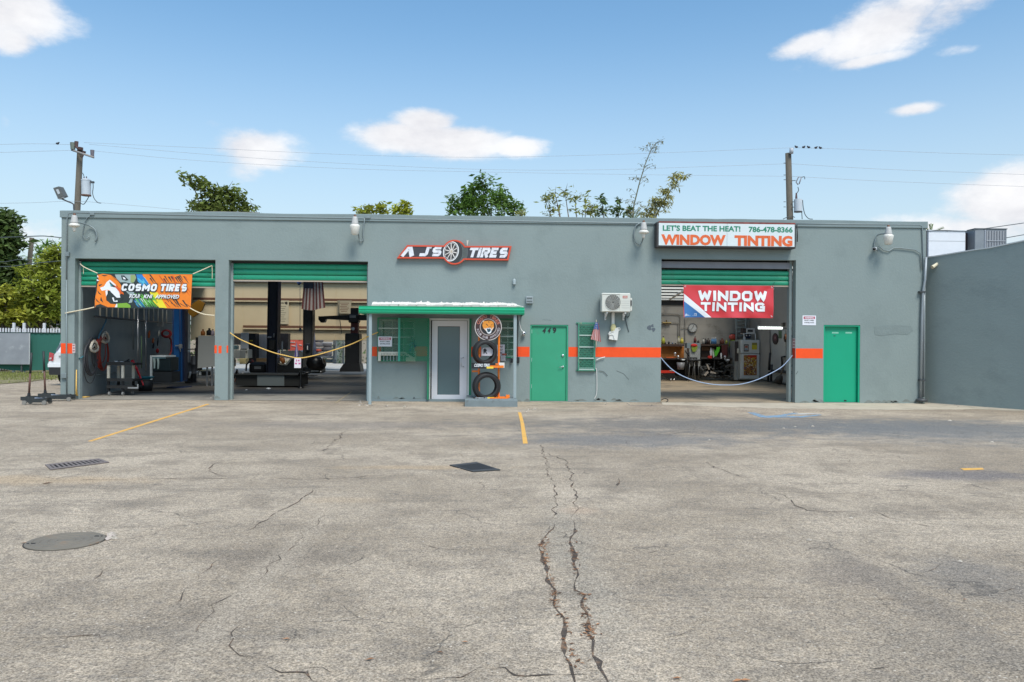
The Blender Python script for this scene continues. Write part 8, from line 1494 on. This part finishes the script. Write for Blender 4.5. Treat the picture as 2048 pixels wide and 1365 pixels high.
# ================================================================== TREES
def leafmat(nm, col, isl=.45): return mat(nm, (col[0] * 2.5, col[1] * 1.85, col[2] * 1.8), .6, island=isl, trans=.38, var=.3, vscale=.8)
def leaves(q, rng, c, rad, n, s, flat=.55, droop=0.0, aspect=2.2):
    c = Vector(c)
    for _ in range(n):
        d_ = Vector((rng.gauss(0, 1), rng.gauss(0, 1), rng.gauss(0, 1))).normalized() * (rng.random() ** .45); p = c + Vector((d_.x * rad[0], d_.y * rad[1], d_.z * rad[2]))
        u = Vector((rng.gauss(0, 1), rng.gauss(0, 1), rng.gauss(0, flat) - droop)).normalized(); v = u.cross(Vector((rng.gauss(0, .5), rng.gauss(0, .5), 1))).normalized(); l = s * rng.uniform(.6, 1.3); w = l / aspect
        q.add([p, p + u * l * .5 + v * w * .5, p + u * l, p + u * l * .5 - v * w * .5], [(0, 1, 2, 3)], False)
def tree(nm, lab, Y, trunk_px, base_z, blobs_, s, dens, col, seed=1, clump=.42, group=None, twigs=True, shape=2.2, droop=.1, trunk_r=.18, isl=.45):
    """blobs_: (px, py, rx px, ry px) crown masses in the photograph at distance Y"""
    rng = random.Random(seed); k = Y / 1600; b0 = W(trunk_px, 700, Y); t = thing(nm, lab, 'tree', (b0.x, Y, 0), group); q = MB(); lm = leafmat(nm + str(seed), col, isl); q.use(lm)
    limbs = []
    for (px, py, rx, ry) in blobs_:
        c = W(px, py, Y); R3 = (rx * k, max(rx, ry) * k * .8, ry * k); vol = rx * ry; nc = max(2, int(vol / 55)); limbs.append(c)
        for _ in range(nc):
            d_ = Vector((rng.gauss(0, 1), rng.gauss(0, 1), rng.gauss(0, 1))).normalized() * (rng.random() ** .33) * .92; cc = c + Vector((d_.x * R3[0], d_.y * R3[1], d_.z * R3[2])); cr_ = clump * rng.uniform(.6, 1.3)
            leaves(q, rng, cc, (cr_, cr_, cr_ * .7), int(dens * rng.uniform(.6, 1.3)), s, droop=droop, aspect=shape)
    q.build('crown', None, t)
    q = MB().use(BARK); top = sum(limbs, Vector()) / len(limbs); fork = Vector((b0.x + (top.x - b0.x) * .4, Y, max(1.2, top.z * .45))); q.tube([(b0.x, Y, 0), fork], trunk_r, 8, rs=[trunk_r, trunk_r * .7]); q.build('trunk', None, t)
    q = MB().use(BARK)
    for c in limbs: m_ = fork.lerp(c, .5) + Vector((rng.uniform(-.2, .2), rng.uniform(-.2, .2), .2)); q.tube([fork, m_, c], .07, 5, rs=[trunk_r * .55, trunk_r * .3, trunk_r * .1])
    if twigs:
        for c in limbs:
            for _ in range(3): q.tube([c, c + Vector((rng.uniform(-1, 1), rng.uniform(-1, 1), rng.uniform(-.2, 1))) * clump], .02, 3, rs=[.025, .006])
    q.build('limb', None, t); return t
tree('dark_tree', 'large dark green tree at the left edge above the fence', 43, 12, 0, [(-5, 460, 32, 45), (12, 500, 24, 40), (-20, 560, 50, 60), (15, 565, 30, 45), (-60, 500, 60, 80), (-30, 630, 60, 30), (20, 610, 40, 30), (8, 445, 16, 20)], .40, 60, (.045, .09, .026), 1, .62, shape=2.0, trunk_r=.3)
tree('lime_tree', 'bright yellow-green tree behind the fence beside the building', 41, 70, 0, [(85, 560, 40, 34), (105, 530, 26, 26), (60, 595, 34, 26), (110, 600, 26, 34), (80, 625, 44, 20), (118, 505, 16, 18), (55, 545, 18, 14)], .36, 46, (.135, .205, .03), 2, .5, shape=2.6, trunk_r=.22)
tree('lime_tree', 'small yellowish tree low at the left edge behind the fence', 40, 8, 0, [(8, 590, 20, 20), (12, 625, 30, 20), (-25, 620, 30, 24), (38, 635, 24, 14)], .32, 44, (.14, .19, .025), 3, .45, shape=2.4)
tree('feathery_tree', 'feathery green tree top just left of the building corner', 47, 100, 0, [(95, 505, 30, 18), (112, 492, 16, 14), (75, 520, 20, 14)], .42, 26, (.07, .16, .03), 4, .5, shape=4.0)
tree('broad_tree', 'olive-green tree leaning left above the roof near the left pole', 50, 450, 0, [(380, 352, 15, 9), (398, 368, 18, 14), (420, 385, 26, 18), (440, 400, 34, 18), (465, 395, 20, 18), (400, 410, 26, 16), (480, 405, 20, 18), (505, 415, 16, 10), (455, 378, 10, 12), (430, 420, 70, 12), (470, 425, 60, 12)], .34, 34, (.062, .105, .022), 5, .52, shape=1.8)
tree('low_tree', 'two small yellow-green crowns peeping over the roof centre-left', 55, 780, 0, [(742, 420, 26, 12), (760, 414, 12, 8), (800, 418, 24, 14), (818, 426, 20, 8), (725, 425, 10, 6)], .40, 40, (.14, .20, .02), 6, .5, shape=2.4)
tree('round_tree', 'dense rounded dark green tree behind the middle of the roof', 50, 968, 0, [(965, 366, 22, 16), (945, 385, 28, 16), (985, 390, 28, 18), (925, 405, 30, 16), (965, 410, 44, 18), (1015, 405, 26, 16), (1030, 418, 14, 12), (905, 418, 14, 10), (975, 425, 64, 10)], .36, 40, (.05, .12, .022), 7, .55, shape=2.4)
tree('wispy_tree', 'thin open olive tree right of the rounded tree', 50, 1165, 0, [(1090, 400, 14, 10), (1110, 388, 16, 10), (1130, 385, 14, 8), (1150, 395, 18, 12), (1115, 412, 18, 12), (1172, 405, 16, 10), (1100, 425, 18, 6), (1165, 425, 30, 10), (1185, 415, 12, 14)], .34, 24, (.11, .16, .04), 8, .5, shape=2.8)
tree('cypress_pair', 'pair of narrow dark green shrubs above the parapet', 48, 1230, 0, [(1204, 400, 7, 14), (1204, 422, 9, 14), (1240, 405, 10, 12), (1235, 422, 20, 12), (1262, 425, 12, 8)], .28, 30, (.04, .085, .025), 9, .34, shape=1.8)
# airy bamboo-like shoots
def shoot(lab, Y, pts, nleaf, s, col, seed, spread=20, side=None, fill=0):
    rng = random.Random(seed); P = [W(x, y, Y) for x, y in pts]; t = thing('bamboo_shoot', lab, 'bamboo', (P[0].x, Y, 0), 'airy shoots above the roof'); q = MB().use(mat('shoot_stem', (.14, .14, .08), .7)); root = Vector((P[0].x, Y, 0)); q.tube([root] + P, .03, 5, rs=[.07] + [.045 * (1 - .7 * i / len(P)) for i in range(len(P))])
    lv = MB().use(leafmat('shoot_leaf%d' % seed, col)); k = Y / 1600
    for i in range(nleaf):
        f = rng.random() * (len(P) - 1); i0 = int(f); b_ = P[i0].lerp(P[i0 + 1], f - i0); a = rng.choice((-1, 1)) if side is None else side; L_ = spread * k * rng.uniform(.3, 1.1) * (1 - .55 * f / len(P)); e = b_ + Vector((a * L_ * rng.uniform(.4, 1), rng.uniform(-.4, .4), L_ * rng.uniform(-.1, .6))); q.tube([b_, b_.lerp(e, .5) + Vector((0, 0, .1 * L_)), e], .010, 3)
        for _ in range(5 + fill): leaves(lv, rng, b_.lerp(e, rng.uniform(.5, 1.05)), (.16 + fill * .02, .16, .14), 1 + fill // 3, s, droop=.6, aspect=4.2)
    q.build('stem', None, t); lv.build('leaves', None, t)
shoot('tall thin bamboo shoot, sparse, reaching highest above the roof', 46, [(1265, 436), (1268, 410), (1278, 370), (1290, 330), (1302, 300), (1312, 286)], 46, .22, (.10, .12, .05), 31, 34)
shoot('leafier bamboo shoot leaning right beside the lightbox sign', 46, [(1310, 438), (1318, 420), (1330, 400), (1345, 375), (1362, 352)], 34, .32, (.15, .19, .06), 32, 30, fill=5)
shoot('short bamboo clump at the foot of the tall shoot', 46, [(1292, 438), (1300, 425), (1308, 408), (1312, 396)], 14, .30, (.13, .17, .06), 33, 20, fill=4)
shoot('pale bamboo tuft beside the rounded tree', 47, [(1040, 436), (1043, 428), (1047, 420)], 8, .25, (.14, .2, .06), 34, 8, fill=3)
def palm(lab, Y, px, py, nf, L_, seed, w=.05):
    rng = random.Random(seed); c = W(px, py, Y); t = thing('palm_tree', lab, 'palm', (c.x, Y, 0), 'palm crowns behind the roofs'); MB().use(BARK).tube([(c.x, Y, 0), (c.x, Y, c.z)], .16, 8).build('trunk', None, t); PL = leafmat('palm_leaf', (.06, .12, .03))
    for i in range(nf):
        a = math.pi * (.1 + .8 * i / max(1, nf - 1)) + rng.uniform(-.1, .1); d_ = Vector((math.cos(a), rng.uniform(-.5, .5), math.sin(a))).normalized(); q = MB().use(PL); n_ = 12; pts = [c + d_ * L_ * j / n_ + Vector((0, 0, -.25 * L_ * (j / n_) ** 2)) for j in range(n_ + 1)]; q.tube(pts, .015, 3)
        for j in range(2, n_ + 1):
            for s in (-1, 1): o = Vector((-d_.z, .3 * s, d_.x)).normalized() * s; tip = pts[j] + (o * .5 + d_ * .7).normalized() * .3 * L_ * .6; q.add([pts[j], pts[j] + d_ * w, tip], [(0, 1, 2)], False)
        q.build('frond', None, t)
palm('small fan palm crown above the parapet left of the lightbox sign', 48, 1268, 442, 9, .9, 41); palm('palm frond tips above the right corner of the building', 42, 1862, 470, 6, .75, 42)
tree('dark_tree', 'dark shrubbery filling the space under the trees behind the fence', 44, 60, 0, [(30, 640, 50, 16), (90, 640, 50, 16), (-40, 645, 50, 18), (120, 600, 20, 40)], .34, 40, (.035, .07, .018), 12, .5, shape=2.0)
t = thing('trunk_cluster', 'grey forked tree trunks behind the picket fence', 'tree', tuple(W(55, 700, 40)))
for pts, r in (([(55, 720), (54, 660), (50, 620), (44, 590)], .14), ([(57, 720), (58, 660), (63, 625), (72, 600)], .12), ([(52, 720), (51, 650), (47, 610)], .06)): MB().use(mat('trunk_grey', (.13, .11, .095), .9, var=.3, vscale=4)).tube([W(x, y, 43) if y < 700 else Vector((W(x, y, 43).x, 43, 0)) for x, y in pts], r, 7, rs=[r * (1 - .15 * i) for i in range(len(pts))]).build('trunk', None, t)
# little house behind the leaves
hx = W(70, 640, 52); hs = thing('far_house', 'pale house just visible between the trunks behind the fence', 'house', (hx.x, 52, 0)); B('wall', mat('house_pale', (.48, .44, .40), .8), hs, (hx.x - 2.5, hx.x + 5, 52, 57, 0, 2.9)); q = MB().use(mat('house_roof', (.25, .15, .12), .8)); q.add([(hx.x - 3, 51.6, 2.9), (hx.x + 5.5, 51.6, 2.9), (hx.x + 5.5, 54.5, 4.0), (hx.x - 3, 54.5, 4.0), (hx.x - 3, 57.4, 2.9), (hx.x + 5.5, 57.4, 2.9)], [(0, 1, 2, 3), (3, 2, 5, 4), (0, 3, 4), (1, 5, 2)], False); q.build('roof', None, hs); fr = B('window', WHITE, hs, (hx.x - .6, hx.x + .5, 51.95, 51.99, 1.4, 2.4)); B('pane', DGL, fr, (hx.x - .5, hx.x + .4, 51.93, 51.945, 1.5, 2.3))
# ================================================================== POLES, WIRES, BIRDS
Yp = 46.0
def pole(lab, xt, yt, xb, yb, r, Y=Yp):
    a, b = W(xt, yt, Y), W(xb, yb, Y); d_ = (a - b) / (a.z - b.z); root = b - d_ * b.z; t = thing('utility_pole', lab, 'utility pole', tuple(root)); MB().use(WOODP).tube([root, a], r, 12, rs=[r * 1.15, r * .92]).build('pole', None, t); return t
PK = mat('xarm_wood', (.16, .10, .085), .8, var=.2, vscale=8); TRN = mat('transformer_grey', (.52, .56, .60), .4, var=.05); INS = mat('insulator', (.10, .055, .05), .35)
t = pole('weathered utility pole with crossarm and transformer behind the left corner', 160.5, 296, 154.5, 420, .17)
PO = conv(130, 270, 8.53)
q = MB().use(mat('xarm_grey', (.30, .27, .25), .8, var=.2, vscale=8)); a, b = W(*PO(120, 262), Yp - .15), W(*PO(485, 385), Yp - 1.2); q.tube([a, b], .075, 4); q.build('crossarm', None, t)
for (u0, v0, u1, v1, r, m_) in ((135, 250, 135, 135, .15, mat('ins_green', (.16, .19, .16), .5)), (195, 200, 195, 115, .11, INS), (258, 262, 262, 215, .15, INS), (466, 375, 466, 262, .11, mat('ins_grey', (.16, .14, .16), .5)), (320, 320, 330, 280, .10, INS)):
    A_, B_ = W(*PO(u0, v0), Yp - .2), W(*PO(u1, v1), Yp - .2); q = MB().use(m_); q.cyl(A_, B_, r * .8, r, 10); q.build('insulator', None, t)
q = MB().use(INS); q.tube([W(*PO(*p), Yp - .25) for p in ((180, 190), (215, 230), (270, 240))], .07, 5); q.tube([W(*PO(*p), Yp - .25) for p in ((260, 370), (300, 385), (315, 350), (290, 340))], .03, 5); q.build('bracket', None, t)
c0_, c1_ = W(*PO(362, 1025), Yp - .2), W(*PO(362, 785), Yp - .2); q = MB().use(TRN); q.cyl(c0_, c1_, .25, .25, 20); q.lathe([(.26, 0), (.27, .05), (.15, .12), (.001, .14)], c1_, n=20); tr = q.build('transformer', None, t); MB().use(BROWN).cyl(c0_ + Vector((0, 0, -.06)), c0_ + Vector((0, 0, -.001)), .26, .26, 20).build('base_ring', None, tr)
for u in (325, 366): MB().use(INS).cyl(W(*PO(u, 775), Yp - .25), W(*PO(u, 710), Yp - .25), .045, .025, 8).build('bushing', None, tr)
for pts in (((478, 820), (480, 900), (472, 1000), (500, 1090), (560, 1155), (615, 1165)), ((410, 1050), (370, 1120), (320, 1185), (270, 1170)), ((300, 650), (322, 700))): cord('lead_wire', CBL, [PO(*p) for p in pts], Yp - .25, .022, t)
q = MB().use(DGREY); q.box(*[v for v in (W(*PO(430, 830), Yp - .3).x, W(*PO(490, 830), Yp - .3).x)], Yp - .32, Yp - .2, W(*PO(430, 840), Yp).z, W(*PO(430, 810), Yp).z); q.build('clamp', None, t)
# floodlight on the parapet bracket
fl = thing('flood_light', 'tilted grey floodlight on a bar above the left corner of the roof', 'floodlight', tuple(W(148, 412, D + .6))); FLc = conv(0, 260, 4.551); Yfl = D + .6
cord('arm', DGREY, [FLc(560, 628), FLc(610, 650), FLc(665, 675), FLc(672, 715), FLc(674, 745)], Yfl, .02, fl); q = MB().use(mat('flood_dark', (.10, .105, .10), .4)); q.poly([W(*FLc(u, v), Yfl - .1) for u, v in ((483, 530), (535, 515), (580, 602), (525, 622))], (.05, .14, 0)); q.build('housing', None, fl); q = MB().use(mat('flood_glass', (.45, .48, .5), .15)); q.poly([W(*FLc(u, v), Yfl - .105) for u, v in ((508, 545), (530, 540), (548, 578), (528, 588))], (0, .003, 0)); q.build('lens', None, fl); q = MB().use(LGREY); q.poly([W(*FLc(u, v), Yfl - .08) for u, v in ((520, 622), (580, 604), (582, 615), (530, 630))], (0, .1, 0)); q.build('visor', None, fl)
t2 = pole('plain weathered utility pole behind the tinting bay roof', 1576.5, 307, 1580, 440, .185); RC = conv(1560, 260, 4.197); Yr_ = Yp - .25
MB().use(mat('ins_pale', (.42, .44, .47), .4)).tube([W(*RC(95, 200), Yr_), W(*RC(97, 155), Yr_)], .12, 8).build('insulator', None, t2)
a_, b_ = W(*RC(152, 685), Yr_), W(*RC(152, 585), Yr_); q = MB().use(TRN); q.cyl(a_, b_, .23, .23, 18); tr = q.build('transformer', None, t2); MB().use(DGREY).cyl(a_ + Vector((0, 0, -.05)), a_ - Vector((0, 0, .001)), .235, .235, 18).build('base_ring', None, tr); MB().use(INS).cyl(W(*RC(137, 578), Yr_), W(*RC(137, 530), Yr_), .07, .04, 8).build('bushing', None, tr)
MB().use(mat('fuse_grey', (.3, .3, .33), .4)).tube([W(*RC(152, 462), Yr_), W(*RC(135, 440), Yr_), W(*RC(155, 395), Yr_), W(*RC(180, 400), Yr_), W(*RC(160, 455), Yr_)], .035, 5).build('fuse_cutout', None, t2)
for pts in (((100, 428), (130, 426)), ((180, 400), (205, 395), (208, 415)), ((150, 480), (155, 510), (135, 540)), ((190, 590), (195, 650), (210, 710), (240, 745), (275, 750)), ((180, 640), (186, 750)), ((25, 750), (60, 735), (105, 728)), ((105, 728), (125, 735)), ((100, 605), (118, 605)), ((100, 648), (118, 650))): cord('lead_wire', CBL, [RC(*p) for p in pts], Yr_, .022, t2)
for v in (280, 380, 420, 605, 648): B('step_bolt', DGREY, t2, (W(*RC(48, v), Yp).x - .12, W(*RC(48, v), Yp).x, Yp - .02, Yp + .02, W(*RC(48, v), Yp).z - .015, W(*RC(48, v), Yp).z + .015))
# third pole stub
t3 = pole('short bare pole top between the left trees', 63.8, 476, 61, 505, .13, 45); 
WIR = mat('wire_dark', (.38, .40, .43), .5)
for lab, pts, r in (('top power line between the two poles', [(168, 285.5), (400, 296), (700, 310), (900, 314.5), (1050, 314), (1300, 307), (1583, 296)], .007), ('middle power line between the two poles', [(178, 289), (500, 316), (800, 333), (1000, 340), (1200, 340), (1400, 334), (1571, 328)], .007), ('lower power line between the two poles', [(185, 302), (400, 322), (700, 338), (1000, 345), (1300, 350), (1571, 353)], .007),
                    ('top power line running right from the right pole', [(1583, 296), (1700, 299), (1900, 307), (2120, 312)], .008), ('middle power line running right from the right pole', [(1583, 328), (1750, 338), (1950, 346), (2120, 352)], .008), ('lower power line running right from the right pole', [(1583, 353), (1750, 362), (1950, 370), (2120, 376)], .008),
                    ('top power line running left from the left pole', [(150, 290), (60, 288), (-80, 292)], .008), ('middle power line running left from the left pole', [(145, 301), (80, 303), (-80, 308)], .008), ('faint service line at the left behind the trees', [(-60, 408), (60, 406), (150, 403), (250, 410), (360, 420)], .008)):
    cord('power_line', WIR, pts, Yp - .2, r, None, sub=10, label=lab, cat='power line', group='power lines across the sky')
for lab, pts, r, Y in (('thick cable between the left tree and the building', [(-20, 476), (30, 474.5), (80, 472.5), (100, 473.5), (124, 476)], .018, 32), ('upper sagging cable crossing the left trees', [(-20, 523), (10, 524), (40, 519), (60, 521)], .014, 33), ('lower dark cable crossing the left trees', [(-20, 534), (25, 533), (60, 528), (124, 522)], .016, 31)): cord('service_cable', CBL, pts, Y, r, None, sub=8, label=lab, cat='cable', group='service cables at the left')
for lab, pts in (('thin cable over the white rooftop housing', [(1852, 464), (1880, 461), (1930, 463), (1960, 459), (2120, 436)]), ('thin cable behind the rooftop air unit at the right', [(2013, 476), (2060, 468), (2120, 460)])): cord('roof_cable', CBL, pts, 25.0, .012, None, label=lab, cat='cable')
BRD = mat('bird_dark', (.035, .033, .04), .7)
def bird(px, py, lab, flip=1):
    p = W(px, py, Yp - .2); t = thing('perched_bird', lab, 'bird', (p.x, p.y, p.z - .08), 'birds on the power line'); q = MB().use(BRD); q.sphere(p, .07, 8, (1.25, .8, .9)); q.sphere(p + Vector((.075 * flip, 0, .055)), .038, 7); q.add([p + Vector((.105 * flip, 0, .055)), p + Vector((.145 * flip, 0, .05)), p + Vector((.105 * flip, .01, .045))], [(0, 1, 2)], False); q.add([p + Vector((-.06 * flip, .02, .02)), p + Vector((-.06 * flip, -.02, .02)), p + Vector((-.19 * flip, 0, -.04))], [(0, 1, 2)], False); q.build('body', None, t)
for i, (x, y) in enumerate(((1593, 294.5), (1607, 294.8), (1617.5, 295), (1631.5, 296), (1641, 296.3))): bird(x, y, 'small dark bird on the top power line, %s from the right pole' % ('nearest', 'second', 'third', 'fourth', 'fifth')[i], 1 if i % 2 else -1)
bird(115, 287.5, 'lone dark bird on the wire left of the left pole')
# ================================================================== ROOFTOP at the right
Yq2 = 25.5; rt = thing('rooftop_housing', 'white rooftop duct housing on the neighbouring roof', 'housing', tuple(W(1905, 505, Yq2))); zr = 3.46
a, b, c, d = rect(1857, 462.5, 1931, 507, Yq2); B('case', mat('housing_white', (.72, .73, .76), .5, var=.03), rt, (a, b, Yq2, Yq2 + 1.5, c - .2, d), c=.01); B('lid', mat('housing_lid', (.60, .62, .64), .5), rt, (a - .02, b + .02, Yq2 - .03, Yq2 + 1.5, d + .001, d + .03)); B('seam', LGREY, rt, (a, b, Yq2 - .004, Yq2 - .001, W(1890, 483, Yq2).z, W(1890, 483, Yq2).z + .015)); B('opening', mat('opening_dark', (.03, .02, .025), .7), rt, (b + .002, W(1948, 480, Yq2).x, Yq2 + .3, Yq2 + 1.2, c, W(1940, 464, Yq2).z)); B('leg', DGREY, rt, (a - .1, a - .04, Yq2, Yq2 + .06, 3.3, d)); B('curb', mat('curb_tan', (.5, .45, .38), .8), rt, (a - .1, b, Yq2 - .2, Yq2 + 1.6, 3.3, c - .202))
ru = thing('rooftop_air_unit', 'grey louvred rooftop air conditioning unit at the right', 'air conditioner', tuple(W(1980, 500, Yq2))); a, b, c, d = rect(1950, 459, 2013.5, 500, Yq2 - .1); RUm = mat('unit_grey', (.22, .24, .26), .5, var=.06); B('case', RUm, ru, (a, b, Yq2 - .1, Yq2 + 1.1, c - .3, d), c=.01)
xg0, xg1 = W(1972, 480, Yq2 - .1).x, b - .06
B('coil', mat('coil_grey', (.30, .31, .33), .5), ru, (xg0, xg1, Yq2 - .106, Yq2 - .101, c - .1, d - .05))
for i in range(8): x = xg0 + (xg1 - xg0) * i / 7; B('louver', mat('louver_grey', (.17, .18, .2), .5), ru, (x - .012, x + .012, Yq2 - .122, Yq2 - .107, c - .1, d - .05))
B('rail', mat('louver_pale', (.42, .43, .45), .5), ru, (xg0, xg1, Yq2 - .13, Yq2 - .1225, W(1990, 483, Yq2).z - .01, W(1990, 483, Yq2).z + .01)); B('corner', mat('corner_pale', (.36, .38, .42), .5), ru, (W(1965, 480, Yq2).x, xg0 - .02, Yq2 - .12, Yq2 - .101, c - .1, d - .02)); B('top', mat('unit_top', (.12, .13, .14), .5), ru, (a - .01, b + .01, Yq2 - .12, Yq2 + 1.12, d + .001, d + .03))
# rooftop debris along the coping
q = MB().use(mat('roof_strip', (.25, .25, .23), .7)); q.tube([W(378, 424.5, D + .5), W(430, 424, D + .5), W(520, 426, D + .5)], .012, 5); q.build('roof_cable', None, None, label='thin cable lying along the roof edge under the leaning tree', cat='cable')
